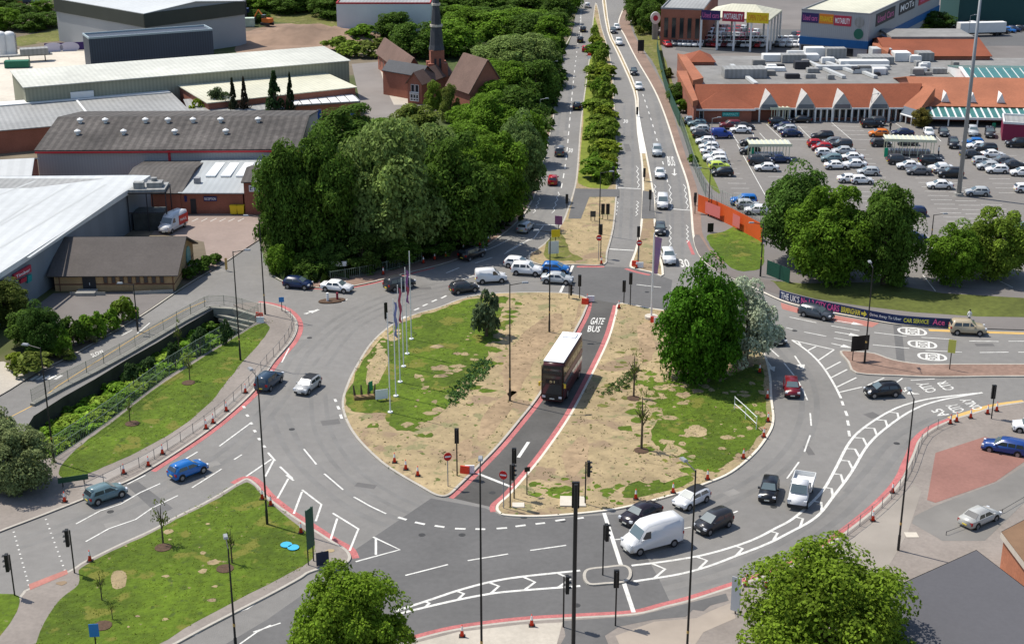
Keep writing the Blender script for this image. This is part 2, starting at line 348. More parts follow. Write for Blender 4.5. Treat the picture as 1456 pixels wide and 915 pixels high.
# south-east pavement
SE = [(1456, 572), (1417, 578), (1386, 587), (1354, 597), (1325, 610), (1306, 626), (1298, 645), (1290, 663), (1284, 677), (1270, 697), (1244, 723), (1212, 749), (1186, 768), (1155, 787), (1123, 804), (1097, 815), (1056, 829), (1029, 838), (982, 853), (946, 862), (901, 873), (820, 878), (740, 883), (648, 895), (580, 912), (540, 925), (440, 975), (300, 1060), (700, 1250), (1700, 1250), (1700, 560), (1520, 562)]
land('pavement_south_east', SE, PAVE, n=4, label='pavement and forecourt south east of the roundabout')
sheet('forecourt_red_paving', [(1330, 645), (1400, 622), (1456, 640), (1460, 655), (1415, 686), (1330, 716), (1318, 712)], .142, BRICKRED)
sheet('forecourt_asphalt', [(1300, 735), (1330, 720), (1420, 686), (1470, 655), (1560, 660), (1560, 720), (1456, 716), (1400, 770), (1340, 770), (1296, 745)], .139, mat('asphalt_forecourt', (.19, .18, .165), .9, (.2, .14)))
sheet('forecourt_asphalt', [(800, 884), (905, 877), (1032, 845), (1036, 855), (1010, 862), (1000, 870), (985, 868), (975, 878), (930, 882), (880, 892), (860, 905), (870, 930), (790, 930), (804, 905)], .139, GREY_DARK)
sheet('pale_paving', [(580, 918), (650, 900), (740, 889), (800, 886), (795, 905), (780, 960), (540, 960)], .139, PAVE_LIGHT)
sheet('pale_paving', [(875, 905), (930, 885), (990, 880), (1010, 870), (1040, 858), (1046, 880), (1000, 900), (960, 960), (900, 960)], .142, mat('paving_buff', (.33, .28, .23), .9, (.2, .14)))
sheet('pavement_patch', [(1176, 790), (1215, 765), (1262, 720), (1300, 690), (1310, 700), (1290, 760), (1250, 830), (1190, 830)], .139, mat('paving_forecourt', (.28, .25, .215), .9, (.15, .12)))
# east refuge between the two arms, and the chevron island
EAST = [(1194, 500), (1216, 500), (1244, 503), (1270, 512), (1310, 518), (1350, 518), (1456, 518), (1640, 518), (1640, 540), (1456, 536), (1338, 537), (1275, 535), (1217, 531), (1205, 515)]
land('arm_splitter', EAST, mat('refuge_brick', (.23, .15, .115), .9, (.3, .3), (2, .15)), n=3)
REF = [(829, 822), (834, 810), (862, 806), (886, 804), (897, 810), (897, 822), (886, 829), (862, 831), (838, 832)]
land('refuge_island', REF, GREY_DARK, n=4)
# north-east land: verge, lawn, car park
NEV = [(888, -20), (886, 13), (879, 34), (888, 52), (904, 84), (930, 129), (946, 168), (961, 215), (977, 262), (982, 299), (985, 335), (993, 362), (1010, 380), (1040, 396), (1075, 412), (1110, 428), (1140, 437), (1180, 445), (1225, 453), (1270, 461), (1320, 465), (1400, 468), (1500, 471), (1900, 475), (1900, 200), (1500, -60), (1100, -80)]
P = xy(gp(cr(NEV[:23], 4, False) + NEV[23:]))
mb = MB(); mb.prism(P, -.05, .13); tag(mb.build('land_north_east', mat('ground_retail', (.17, .155, .145), .9, (.05, .2))), 'ground east of the dual carriageway')['kind'] = 'structure'
kb = MB(); ribbon(kb, xy(gp(cr(NEV[1:22], 4, False))), .35, .139, .1); kb.build('kerb', KERB_NEW)['kind'] = 'structure'
sheet('verge_pavement', cr([(886, 13), (879, 34), (888, 52), (904, 84), (930, 129), (946, 168), (961, 215), (977, 262), (982, 299), (985, 335), (993, 362), (1010, 380), (1030, 375), (1008, 352), (998, 330), (996, 300), (990, 265), (975, 222), (962, 180), (946, 130), (922, 86), (902, 52), (896, 30), (900, 8)], 2), .137, PAVE_BROWN)
sheet('verge_grass', ragged([(900, 20), (904, 52), (926, 86), (948, 128), (960, 150), (956, 118), (944, 80), (936, 50), (925, 15)], 1, 4, 4), .141, GRASS_DRY)
sheet('car_park', [(960, 168), (1110, 160), (1560, 190), (1700, 260), (1700, 420), (1540, 420), (1300, 405), (1200, 395), (1120, 360), (1085, 316), (1030, 282), (1000, 258), (975, 200)], .139, mat('asphalt_car_park', (.185, .172, .158), .9, (.04, .12), (1, .07)))
sheet('car_park_verge', ragged([(962, 172), (978, 172), (992, 205), (1010, 245), (1024, 275), (1012, 268), (995, 240), (980, 205)], .6, 4, 9), .146, mat('grass_bright', (.12, .15, .022), .95, (.15, .2), (1.5, .2)))
sheet('hedge_lawn', ragged([(1030, 330), (1050, 322), (1082, 343), (1086, 372), (1078, 384), (1050, 386), (1030, 374), (1010, 350), (1006, 336)], .8, 4, 10), .146, GRASS)
sheet('roadside_footway', cr([(994, 335), (1008, 357), (1030, 379), (1060, 392), (1100, 402), (1110, 420), (1080, 410), (1040, 396), (1010, 380), (993, 362), (986, 340)], 2), .150, mat('footway_asphalt', (.15, .13, .12), .9, (.3, .15)))
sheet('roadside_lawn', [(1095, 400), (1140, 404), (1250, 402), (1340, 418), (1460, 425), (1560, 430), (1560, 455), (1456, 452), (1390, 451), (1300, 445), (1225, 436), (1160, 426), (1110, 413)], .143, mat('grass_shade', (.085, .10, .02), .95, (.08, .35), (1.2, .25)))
# island surfaces
sheet('island_grass', ragged([(500, 585), (492, 570), (500, 545), (515, 518), (535, 490), (562, 466), (595, 451), (625, 442), (660, 429), (700, 424), (722, 424), (716, 440), (706, 462), (697, 490), (688, 520), (672, 545), (650, 565), (622, 592), (596, 606), (572, 614), (552, 602), (546, 588), (520, 588)], 2.2, 4, 11), .139, GRASS)
sheet('island_grass', ragged([(930, 540), (960, 548), (1000, 556), (1050, 530), (1080, 520), (1088, 560), (1088, 600), (1072, 632), (1035, 660), (1010, 672), (985, 664), (960, 656), (940, 640), (925, 620), (940, 590), (945, 565)], 3.0, 4, 12), .139, GRASS)
sheet('island_grass', ragged([(885, 700), (900, 690), (930, 692), (975, 676), (985, 685), (950, 698), (915, 707), (890, 709)], 2, 4, 13), .139, GRASS)
sheet('median_weeds', ragged([(778, 345), (795, 330), (805, 345), (812, 360), (828, 370), (800, 372), (775, 368)], 1.5, 4, 14), .139, GRASS_DRY)
sheet('bare_patch', ragged([(160, 815), (178, 815), (178, 835), (160, 837)], .8, 3, 15), .146, SOIL)
sheet('bare_patch', ragged([(525, 520), (540, 500), (552, 512), (538, 545), (522, 548)], 1.5, 3, 16), .146, SOIL)
sheet('bare_patch', ragged([(985, 700 - 95), (1005, 612), (1000, 622), (975, 618)], 1.5, 3, 17), .146, SOIL)
sheet('bare_patch', ragged([(950, 632), (972, 640), (962, 650), (944, 646)], 1.5, 3, 18), .146, SOIL)
def inpoly(P, x, y):
    k = False; j = len(P) - 1
    for i in range(len(P)):
        if (P[i][1] > y) != (P[j][1] > y) and x < (P[j][0] - P[i][0]) * (y - P[i][1]) / (P[j][1] - P[i][1]) + P[i][0]: k = not k
        j = i
    return k
LANDS = []
for _q in (ISL_W, ISL_E, TRI):
    _p = xy(gp(cr(_q, 4))); _p = _p if area(_p) > 0 else _p[::-1]; LANDS.append(offset_line(_p, .6, True))
def blobs(name, path, n, spread, size, m, z, seed):
    r = random.Random(seed); T = xy(gp(path + [path[0]])); mb = MB()
    for _ in range(n):
        c = along(T, r.random()); x, y = c.x + r.gauss(0, spread), c.y + r.gauss(0, spread); s = size * r.uniform(.3, 1.5) ** 1.5; k = r.randint(6, 9); ex = r.uniform(.6, 1.6)
        P = [(x + s * ex * r.uniform(.5, 1.2) * math.cos(j * 6.283 / k), y + s * r.uniform(.5, 1.2) * math.sin(j * 6.283 / k)) for j in range(k)]; zz = z + r.uniform(0, .004)
        if all(any(inpoly(Q, px, py) for Q in LANDS) for px, py in P): mb.add([(px, py, zz) for px, py in P], [tuple(range(k))])
    mb.build(name, m)['kind'] = 'structure'
IG1 = [(562, 466), (595, 451), (660, 429), (718, 428), (706, 462), (697, 490), (688, 520), (672, 545), (650, 565), (622, 592), (596, 606), (572, 614), (552, 602), (520, 588), (500, 570), (505, 540)]
IG2 = [(930, 540), (960, 548), (1000, 556), (1050, 540), (1080, 570), (1085, 600), (1068, 630), (1035, 655), (1010, 668), (985, 664), (960, 656), (940, 640), (925, 620), (940, 590)]
blobs('grass_patches', IG1[3:13], 170, 1.3, .55, GRASS, .140, 1); blobs('grass_patches', IG2, 230, 1.6, .6, GRASS, .140, 2); blobs('soil_patches', IG1[3:13], 70, 1.6, .5, SOIL, .1485, 3); blobs('soil_patches', IG2, 130, 2.2, .5, SOIL, .1485, 4)
blobs('grass_patches', [(840, 570), (880, 530), (905, 510), (890, 560), (860, 600)], 50, 1.2, .4, GRASS_DRY, .140, 5); blobs('grass_patches', [(740, 690), (800, 700), (880, 705), (960, 690)], 90, 1.2, .4, GRASS, .140, 6)
blobs('soil_patches', [(520, 500), (545, 480), (560, 470), (530, 520)], 40, .9, .5, SOIL, .1485, 7); blobs('soil_patches', [(130, 850), (220, 800), (330, 740), (400, 760), (330, 830)], 26, 5, .35, SOIL, .1485, 8)
DAMP = mat('soil_damp', (.295, .212, .128), .95, (.2, .25), (1.2, .2), specks=[(1.9, .62, (.14, .10, .055))])
for k_, q_ in enumerate([[(716, 520), (742, 478), (775, 452), (800, 448), (792, 478), (765, 505), (744, 548), (722, 566)], [(690, 590), (720, 560), (735, 565), (705, 612), (680, 628)], [(905, 470), (925, 462), (930, 500), (915, 520)], [(800, 650), (830, 620), (836, 650), (815, 680)], [(648, 640), (668, 625), (672, 645), (655, 660)], [(822, 440), (828, 432), (820, 460), (812, 468)]]):
    sheet('damp_soil', ragged(q_, 2.2, 5, 40 + k_), .1385, DAMP)
REPAIR = [mat('asphalt_repair_dark', (.125, .12, .115), .85, (.3, .12)), mat('asphalt_repair_pale', (.215, .205, .19), .85, (.3, .12))]
for k_, (x, y, w_, h_, a_) in enumerate([(470, 600, 26, 7, .3), (430, 480, 22, 6, .5), (520, 690, 30, 5, -.3), (1040, 700, 22, 6, .6), (1150, 640, 10, 12, .1), (620, 780, 36, 6, .1), (960, 770, 24, 6, .3), (1110, 540, 9, 10, 0), (600, 410, 26, 4, .2), (300, 660, 24, 6, .6), (1240, 590, 18, 7, .5), (804, 190, 6, 14, 0), (892, 210, 8, 18, 0), (955, 200, 7, 12, 0), (700, 870, 40, 5, 0), (160, 745, 22, 6, .5), (1400, 490, 26, 4, 0), (310, 385, 18, 6, .5), (810, 690, 10, 5, 0), (1190, 700, 20, 7, .8)]):
    c = G(x, y); s_ = scl(y); a2 = w_ / s_ / 2; b2 = h_ / s_ / .8; ca, sa = math.cos(a_), math.sin(a_); mb = MB(); zz = .0048 + k_ * .00005
    mb.add([(c.x + u * ca - v * sa, c.y + u * sa + v * ca, zz) for u, v in ((-a2, -b2), (a2, -b2), (a2, b2), (-a2, b2))], [(0, 1, 2, 3)]); mb.build('road_repair_patch', REPAIR[k_ % 2])['kind'] = 'structure'
# yards in the north west
sheet('yard', [(215, 335), (235, 308), (345, 302), (372, 310), (368, 342), (345, 357), (315, 376), (298, 388), (290, 345), (240, 335)], .146, mat('yard_paving', (.27, .21, .18), .9, (.15, .12), (2, .06)))
sheet('hall_parking', [(40, 445), (76, 418), (250, 415), (201, 448), (150, 476), (90, 500), (60, 480)], .146, mat('asphalt_parking', (.16, .145, .135), .9, (.2, .12)))
sheet('hall_path', [(-40, 560), (-40, 520), (5, 515), (40, 528), (52, 531), (0, 562)], .146, PAVE_LIGHT)
sheet('works_yard', [(-60, 170), (-60, 100), (30, 70), (120, 62), (135, 100), (45, 130), (40, 165)], .146, CONCRETE_PALE)
sheet('church_car_park', [(500, 92), (545, 88), (580, 135), (640, 160), (550, 190), (515, 160)], .146, mat('asphalt_church', (.21, .19, .175), .9, (.1, .12)))
sheet('church_path', [(538, 92), (548, 92), (582, 138), (590, 150), (560, 150), (548, 125)], .15, PAVE_LIGHT)
sheet('spoil_ground', ragged([(335, 62), (350, 48), (390, 36), (450, 34), (500, 45), (490, 68), (420, 78), (345, 80)], 2, 4, 19), .146, mat('earth_red', (.25, .17, .12), .95, (.1, .3)))
sheet('woodland_floor', [(330, -25), (820, -25), (800, 60), (785, 160), (760, 240), (700, 335), (560, 385), (400, 388), (372, 340), (440, 250), (560, 210), (600, 150), (560, 60), (500, 42), (360, 40)], .141, mat('leaf_litter', (.055, .075, .02), .95, (.1, .4), (1, .3)))
sheet('rough_meadow', ragged([(380, 12), (470, 8), (560, 20), (560, 50), (500, 60), (440, 38), (385, 30)], 2, 4, 20), .15, GRASS_DRY)
sheet('rough_meadow', ragged([(20, 55), (80, 45), (100, 55), (60, 62), (25, 66)], 1, 4, 21), .15, GRASS_DRY)
sheet('dealer_forecourt', [(960, 72), (975, 40), (1060, 42), (1240, 44), (1345, 12), (1500, 5), (1600, 60), (1456, 66), (1300, 66), (1220, 68), (1000, 78)], .146, mat('asphalt_dealer', (.11, .11, .11), .9, (.05, .1)))
# soil mound spoil heap
hp = MB(); hc = G(440, 55); hn = 22
vs = []; fs = []
for i in range(hn):
    for j in range(9):
        a = i / (hn - 1); b = j / 8
        hgt = max(0, math.sin(a * math.pi)) * math.sin(b * math.pi) * (3.4 + RNG.uniform(-.9, .9))
        vs.append((hc.x - 22 + 44 * a, hc.y - 13 + 26 * b, .1 + hgt))
for i in range(hn - 1):
    for j in range(8): fs.append((i * 9 + j, (i + 1) * 9 + j, (i + 1) * 9 + j + 1, i * 9 + j + 1))
hp.add(vs, fs); tag(hp.build('spoil_heap', MATS['earth_red'], smooth=True), 'long reddish brown spoil heap of earth behind the pale roofed sheds', 'earth heap')

# ------------------------------------------------------------------ painted markings
wr = MB()
for pts, w in [([(396, 590), (420, 640), (470, 692), (540, 735), (640, 762), (760, 766), (860, 752), (960, 735), (1050, 700), (1120, 650), (1150, 590), (1140, 530), (1100, 480)], 1.6), ([(452, 560), (462, 620), (510, 680), (600, 728), (700, 742), (800, 738)], 1.2), ([(400, 560), (430, 500), (500, 445), (580, 415), (680, 398), (800, 398)], 1.6), ([(455, 520), (500, 465), (580, 428), (660, 412)], 1.2),
               ([(700, 862), (860, 850), (980, 828), (1090, 792), (1180, 735), (1235, 680), (1290, 620), (1400, 572)], 1.8), ([(20, 775), (120, 740), (240, 690), (330, 640), (400, 560)], 1.6), ([(938, 140), (955, 230), (963, 300), (962, 370)], 1.2), ([(924, 140), (935, 200), (941, 300), (945, 370)], 1.1), ([(807, 110), (797, 200), (785, 270), (750, 325)], 1.3), ([(893, 150), (893, 240), (889, 340)], 1.2)]:
    P = xy(gp(cr(pts, 6, False)))
    for o_ in (-.85, .85): ribbon(wr, P, w * .42, .002 + len(wr.f) * 1e-6 + random.uniform(0, .0025), o_)
wr.build('tyre_worn_tracks', mat('asphalt_polished', (.172, .166, .156), .7, (.06, .14), (.4, .12)))['kind'] = 'structure'
mk = MB()
def L(*pts, w=.16, n=0): line(mk, cr(pts, n, False) if n else pts, w)
for s in [((432, 638), (450, 660)), ((461, 673), (474, 684), (488, 696)), ((503, 706), (526, 719), (549, 730)), ((576.5, 817.5), (637, 802)), ((665, 796.5), (722.6, 787)), ((754, 782), (805, 774.7)), ((872, 767), (886.5, 765.5)),
          ((969, 751.6), (982.5, 749)), ((1040, 729.6), (1049, 726)), ((312, 634), (358, 600)), ((237.5, 668), (281, 642)), ((273, 693), (315, 666.5)), ((333, 653), (344, 646)),
          ((1085, 487), (1107.5, 507)), ((1115, 516), (1131, 536)), ((1135, 542), (1142, 555), (1148, 568.6)), ((1152, 587), (1153.5, 605)), ((1152, 618.5), (1143.7, 642)), ((1136, 656.5), (1119, 680)),
          ((634.5, 388), (653, 380.5)), ((658, 397), (677, 391)), ((675.6, 374), (700, 366)), ((905, 404.5), (940, 408.5)), ((1257, 537), (1233.5, 547.6)), ((1283, 537.6), (1275.5, 543)), ((1295, 540.5), (1329, 538.4)),
          ((1122.7, 450.7), (1161, 458.6)), ((1143, 471.7), (1175, 478)), ((1117.5, 465.6), (1127, 468)), ((1182, 463), (1222, 470)), ((1185.7, 480.4), (1222, 486.5)), ((1243, 472.5), (1289, 478)), ((1241, 490), (1293, 495)),
          ((1310, 479.5), (1350, 482)), ((1316, 498), (1368, 500.5)), ((1378, 484.6), (1420, 485.3)), ((1434, 485), (1470, 485)), ((1393, 501), (1434, 500.5)), ((1448, 500.5), (1480, 500.5)), ((486, 430), (494, 425)), ((400.7, 515), (411, 495)),
          ((173, 437 + 40), (188, 469)), ((195, 474), (213, 459)), ((1090, 700), (1104, 690))]:
    L(*s, w=.2)
for a, b in [((566, 735), (578, 738.5)), ((590, 742), (604, 745)), ((618, 747), (632, 749)), ((647, 751), (662, 751.6)), ((676, 751.6), (690, 752)), ((706, 751), (721, 750)), ((733, 748), (747.5, 746)), ((761.5, 744.5), (775, 743)),
             ((789.5, 740), (803.5, 738)), ((818.5, 737), (830, 735.5)), ((589, 441), (596, 438)), ((601, 435), (608, 432)), ((614, 429), (621, 425.7)), ((627.5, 424), (635, 420)), ((641, 417), (648, 414)), ((555, 463.5), (560, 460)), ((571, 453), (577, 449.5)),
             ((476, 567), (478, 571)), ((480, 577), (482.5, 582)), ((484, 589), (486, 595)), ((1197, 570), (1199, 576)), ((1202, 584), (1204.6, 591)), ((1205, 597.5), (1206.7, 605)), ((1206.7, 612), (1208, 620)),
             ((345.5, 577), (348, 580)), ((350.5, 589), (353, 592)), ((356, 600.5), (358.5, 603)), ((361, 611), (363.5, 614)), ((367.5, 622.5), (370, 625.5)), ((374.5, 633), (377, 636))]:
    L(a, b, w=.34)
# hatched areas
for s in [((530.6, 763), (568.6, 781), (505.7, 798)), ((534.5, 765.5), (534.5, 788)), ((473, 729), (509.6, 751.6), (497, 782.6)), ((479.5, 736.7), (470, 767)), ((429.5, 696), (457, 717), (449, 740.6)), ((429.5, 698.6), (417.7, 730)),
          ((407, 675), (417.7, 683)), ((410, 680), (394.6, 708)), ((398, 663), (416, 680)), ((390, 652.6), (377, 677.5)), ((381, 643), (391.5, 655)), ((386, 652.6), (350, 677)),
          ((1126, 483.3), (1186, 497)), ((1160, 492.5), (1147, 499)), ((1186, 497), (1164, 512)), ((1195.4, 514), (1174.4, 525)), ((1204.6, 525), (1182, 536.6)), ((1217.7, 536.6), (1190, 550)), ((1225.6, 550), (1193, 557.6)), ((1135, 485.5), (1139, 491))]:
    L(*s, w=.24)
L((1126, 483.3), (1149.5, 500), (1168, 518.7), (1183.6, 542), (1196, 566), w=.3, n=5)
UP = [(563, 868), (612, 852), (651, 839), (696, 827), (740, 819.5), (825, 810.5)]
UP2 = [(898, 803.6), (951, 797), (998, 789), (1042, 777), (1075, 765), (1102, 751), (1126, 738), (1152, 716), (1172, 694), (1188, 666), (1207, 630), (1228, 608), (1270, 582), (1312, 568.6), (1359, 562), (1397, 558)]
LO = [(563, 873), (612, 861), (656.6, 851), (701, 843), (740, 839), (825, 832.5)]
LO2 = [(901, 826), (961, 816.7), (1003, 806), (1045, 790.5), (1090, 773), (1120, 758), (1160, 735), (1186, 704), (1210, 672), (1233, 634), (1260, 608), (1299, 582), (1338, 568.6), (1397, 558)]
for q in (UP, UP2, LO, LO2): L(*q, w=.34, n=6)
def chevrons(A, B, ts):
    A = xy(gp(cr(A, 6, False))); B = xy(gp(cr(B, 6, False)))
    for t in ts:
        a = along(A, t); b = along(B, t); m_ = (a + b) / 2; tip = (along(A, t + .01) + along(B, t + .01)) / 2 - (along(A, t - .01) + along(B, t - .01)) / 2
        tip = m_ + tip.normalized() * (a - b).length * .45
        ribbon(mk, [tuple(a), tuple(tip), tuple(b)], .26, .015)
chevrons(UP, LO, [.16, .34, .52, .70, .88])
chevrons(UP2, LO2, [.03, .10, .17, .245, .31, .375, .43, .485, .54, .59, .64, .69, .735, .78])
# stop lines
for s, w in [(((859, 729), (883, 803)), .42), (((887, 828), (901, 870)), .42), (((679.5, 673), (727.6, 692)), .4), (((815, 377), (796, 417)), .42), (((865, 354), (901, 356)), .4), (((877.5, 267), (911, 268.5)), .4), (((953.6, 297), (981, 299)), .4), (((762, 319), (790, 320)), .35), (((751.5, 628), (737, 650)), .4)]:
    L(*s, w=w)
# zigzags
Z = [[(228, 687), (199, 700), (172, 716), (142, 726), (108, 744.5)], [(253, 704), (216.5, 721.7), (193, 738), (155, 751), (122, 769.5)], [(279.5, 720), (249, 737), (233.6, 743), (210, 759), (170.6, 773.5), (134, 792)],
     [(90.5, 721), (115.5, 712)], [(181, 688), (207, 675)], [(360, 859), (383.6, 847)], [(360, 898), (399, 885)], [(380, 846), (351.7, 865), (315, 878), (278, 902), (244, 915)], [(385, 888), (365, 898), (341, 915)],
     [(772.5, 321), (759, 339), (740, 346), (720, 358)], [(724.5, 340), (705, 350), (686, 358)], [(752.5, 340), (733, 352), (717, 361)]]
for q in Z: L(*q, w=.18)
def zig(a, b, amp, n):
    q = []
    for i in range(n + 1):
        t = i / n; q.append((a[0] + (b[0] - a[0]) * t + (amp if i % 2 else -amp), a[1] + (b[1] - a[1]) * t))
    L(*q, w=.15)
for a, b in [((879.5, 236), (877.5, 267)), ((906, 236), (908, 267)), ((878, 286), (875, 307)), ((907, 286), (905, 307)), ((931, 262), (932, 290)), ((952, 262), (955, 297)), ((973, 262), (978, 297)), ((953, 320), (953, 350)), ((977, 320), (978, 345)),
             ((768, 281), (759, 303)), ((795, 273), (786, 303)), ((819, 275), (808, 300))]:
    zig(a, b, 1.5, 8)
def dashes(P, dash, gap, w=.15):
    P = xy(gp(cr(P, 4, False))); d = 0; tot = sum((Vector(P[i]) - Vector(P[i - 1])).length for i in range(1, len(P)))
    while d < tot:
        a = along(P, d / tot); b = along(P, min(1, (d + dash) / tot)); ribbon(mk, [tuple(a), tuple(b)], w, .015); d += dash + gap
dashes([(817, 100), (813, 139), (805, 226), (798, 268)], 3.5, 3.5, .2); dashes([(914, 134), (930, 184), (943, 233), (950, 262)], 2.5, 4, .2)
dashes([(826, 20), (823, 50), (817, 100)], 2, 5, .2)
L((826, 5), (826, 60), w=.15)
for a, b in [((19.7, 756), (41, 831)), ((63, 731.4), (92, 810))]:
    for i in range(13):
        t = i / 12; x = a[0] + (b[0] - a[0]) * t; y = a[1] + (b[1] - a[1]) * t; L((x - 1.3, y + .4), (x + 1.3, y - .4), w=.22)
for i in range(5):                                                     # crossing bars on the bridge road
    L((44 + i * 8.5, 540 - i * .2), (54 + i * 8.5, 534 - i * .2), w=.5)
def arrow(a, b, w=.22, head=1.0):
    A, B = G(*a), G(*b); d = (B - A); d.z = 0; l = d.length; d.normalize(); s = Vector((-d.y, d.x, 0)); z = Vector((0, 0, .016))
    H = B - d * 1.6 * head
    mk.quad(A + s * w / 2 + z, A - s * w / 2 + z, H - s * w / 2 + z, H + s * w / 2 + z); mk.add([H + s * .55 * head + z, H - s * .55 * head + z, B + z], [(0, 1, 2)])
arrow((1089, 511), (1101, 528)); arrow((1130, 505.6), (1143, 525)); arrow((1190, 456), (1228.5, 462)); arrow((1187, 471.7), (1225, 478)); arrow((1182, 488), (1213.6, 495)); arrow((432, 446), (455, 440)); arrow((959, 240), (959, 250))
# lane symbols: long rounded outlines on the east exit
for cx, cy in ((1297, 471), (1311.5, 489.5), (1325.5, 507)):
    q = [(cx + 19 * math.copysign(abs(math.cos(t)) ** .8, math.cos(t)) + 3 * math.sin(t), cy + 5 * math.copysign(abs(math.sin(t)) ** .8, math.sin(t)) + 1.2 * math.cos(t)) for t in [k * math.pi / 14 for k in range(28)]]
    ribbon(mk, xy(gp(q)), .35, .015, closed=True)
    text_quad(mk, '30', *[G(x, y, .017) for x, y in ((cx + 7, cy + 4.5), (cx + 7.5, cy - 3), (cx - 6, cy + 3.5), (cx - 6, cy - 4))])
    L((cx - 8, cy - 4), (cx - 8, cy + 4), w=.3); L((cx + 9, cy - 4), (cx + 9, cy + 5), w=.3)
# lettering on the road
def ground_text(t, bl, br, tl, tr): text_quad(mk, t, *[G(x, y, .018) for x, y in (bl, br, tl, tr)])
ground_text('GATE', (838.5, 461), (857, 461), (841.5, 451), (861, 452)); ground_text('BUS', (835, 471.5), (852, 472), (837, 462.5), (855, 463.5))
ground_text('A5', (1308, 560), (1287, 549), (1293, 562), (1283, 555))
ground_text('CITY', (1333, 555), (1319, 543), (1319, 559), (1302, 545)); ground_text('CTR', (1359, 553), (1345, 541), (1343, 555), (1330, 543))
ground_text('A5', (1350, 589), (1337, 580), (1337, 594), (1323, 583)); ground_text('CITY', (1373, 583), (1360, 573), (1357, 588), (1344, 576)); ground_text('ONLY', (1399, 580), (1379, 566), (1385, 583), (1364, 568))
ground_text('30', (808, 0 + 217), (814, 217), (809, 211), (815, 211)); ground_text('30', (886, 175), (893, 175), (887, 170), (893, 170)); ground_text('30', (969, 380), (982, 380), (965, 368), (978, 368))
ground_text('BUS', (950, 236), (961, 236), (948, 222), (957, 222)); ground_text('SLOW', (132, 508), (149, 500), (128, 503), (145, 497))
for q in ((436, 446), (443, 443), (451, 441)): L((q[0] - 2, q[1]), (q[0] + 2, q[1] - 1), w=.5)
# car park bays
def bays(a, b, n, l):
    for i in range(n):
        t = i / (n - 1); x = a[0] + (b[0] - a[0]) * t; y = a[1] + (b[1] - a[1]) * t
        line(bay, [(x, y), (x + l, y + l * .01)], .13, .149)
bay = MB()
bays((1004, 212), (1052, 290), 12, 26); bays((1088, 245), (1110, 280), 6, 26); bays((1175, 214), (1235, 300), 14, 28); bays((1205, 214), (1262, 292), 13, 26); bays((1288, 236), (1350, 322), 15, 30); bays((1320, 236), (1382, 318), 14, 30)
bays((1383, 222), (1420, 275), 9, 30); bays((1415, 222), (1470, 292), 10, 30); bays((1285, 322), (1312, 372), 9, 26); bays((1395, 292), (1430, 330), 7, 30)
for a, b in [((1090, 178), (1112, 199)), ((1112, 199), (1170, 200)), ((1135, 180), (1155, 200)), ((1180, 173), (1210, 199)), ((1210, 199), (1250, 200)), ((1232, 173), (1258, 200)), ((1070, 190), (1072, 196)), ((1080, 190), (1088, 199)), ((1040, 190), (1050, 205)),
             ((1182, 180), (1222, 181)), ((1188, 186), (1228, 187)), ((1194, 192), (1236, 193)), ((1270, 174), (1308, 200)), ((1328, 192), (1338, 202)), ((1345, 192), (1358, 203)), ((1122, 181), (1148, 182)), ((1128, 187), (1152, 188)),
             ((1312, 392), (1330, 415)), ((1420, 400), (1440, 410)), ((1048, 206), (1075, 255)), ((1075, 255), (1090, 282))]:
    line(bay, [a, b], .15, .149)
for i in range(9): line(bay, [(243 + i * 13, 311.5), (240 + i * 13 - 6, 316)], .14, .151)
bay.build('car_park_markings', WHITE)['kind'] = 'structure'
mk.build('road_markings', WHITE)['kind'] = 'structure'
# red kerbside surfacing
rd = MB()
def RL(pts, w=.75, off=0, n=5): ribbon(rd, xy(gp(cr(pts, n, False))), w * .72, .011, off * .76)
RL([(366, 430), (387, 433), (407, 440), (421, 453), (424, 468), (416, 486), (399, 506), (387, 520), (363, 556), (325, 591), (289, 619), (249, 646), (214, 669)], .85, .45)
RL([(334, 688), (352, 680), (367, 689), (381, 705), (407, 726), (439, 747), (473, 769), (494, 781), (501, 794)], .9, .45)
RL([(580, 912), (648, 895), (740, 883), (820, 878), (901, 873), (946, 862), (982, 853), (1029, 838), (1056, 829), (1097, 815), (1123, 804), (1155, 787), (1186, 768), (1212, 749), (1244, 723), (1270, 697), (1284, 677), (1290, 663), (1298, 645), (1306, 626), (1325, 610), (1356, 597)], .95, .5)
RL([(836, 428), (832, 446), (820, 470), (795, 516), (768, 563), (740, 599), (710, 635), (679, 667), (655, 691), (637, 707)], .75, .45)
RL([(878, 434), (874, 449), (864, 482), (843, 527), (809, 591), (772, 645), (746, 677), (722, 704), (706, 718), (706, 727)], .75, -.45)
RL([(820, 378), (859, 378)], .9, -.5); RL([(892, 381), (908, 386), (926, 390)], .9, -.5); RL([(980, 342), (988, 362)], .7, -.3)
RL([(440, 409), (480, 410), (520, 404), (572, 391), (616, 380)], .6, -.4)
rd.build('red_route_line', REDL)['kind'] = 'structure'
pk = MB(); pk.add([G(x, y, .009) for x, y in [(1110, 430), (1140, 439), (1180, 447), (1225, 455), (1250, 459), (1240, 465), (1190, 457), (1150, 449), (1112, 439)]], [tuple(range(8, -1, -1))])
pk.build('cycle_lane', PINKL)['kind'] = 'structure'
pk = MB(); ribbon(pk, xy(gp([(1320, 468), (1400, 471), (1500, 474)])), .8, .012, -.3); ribbon(pk, xy(gp(cr([(1356, 597), (1386, 588), (1417, 579), (1460, 573)], 4, False))), .95, .012, .5)
ribbon(pk, xy(gp([(0, 598), (45, 575), (79, 548), (194, 476), (260, 440), (290, 427)])), .15, .013, -.3)
pk.build('yellow_line', YEL)['kind'] = 'structure'
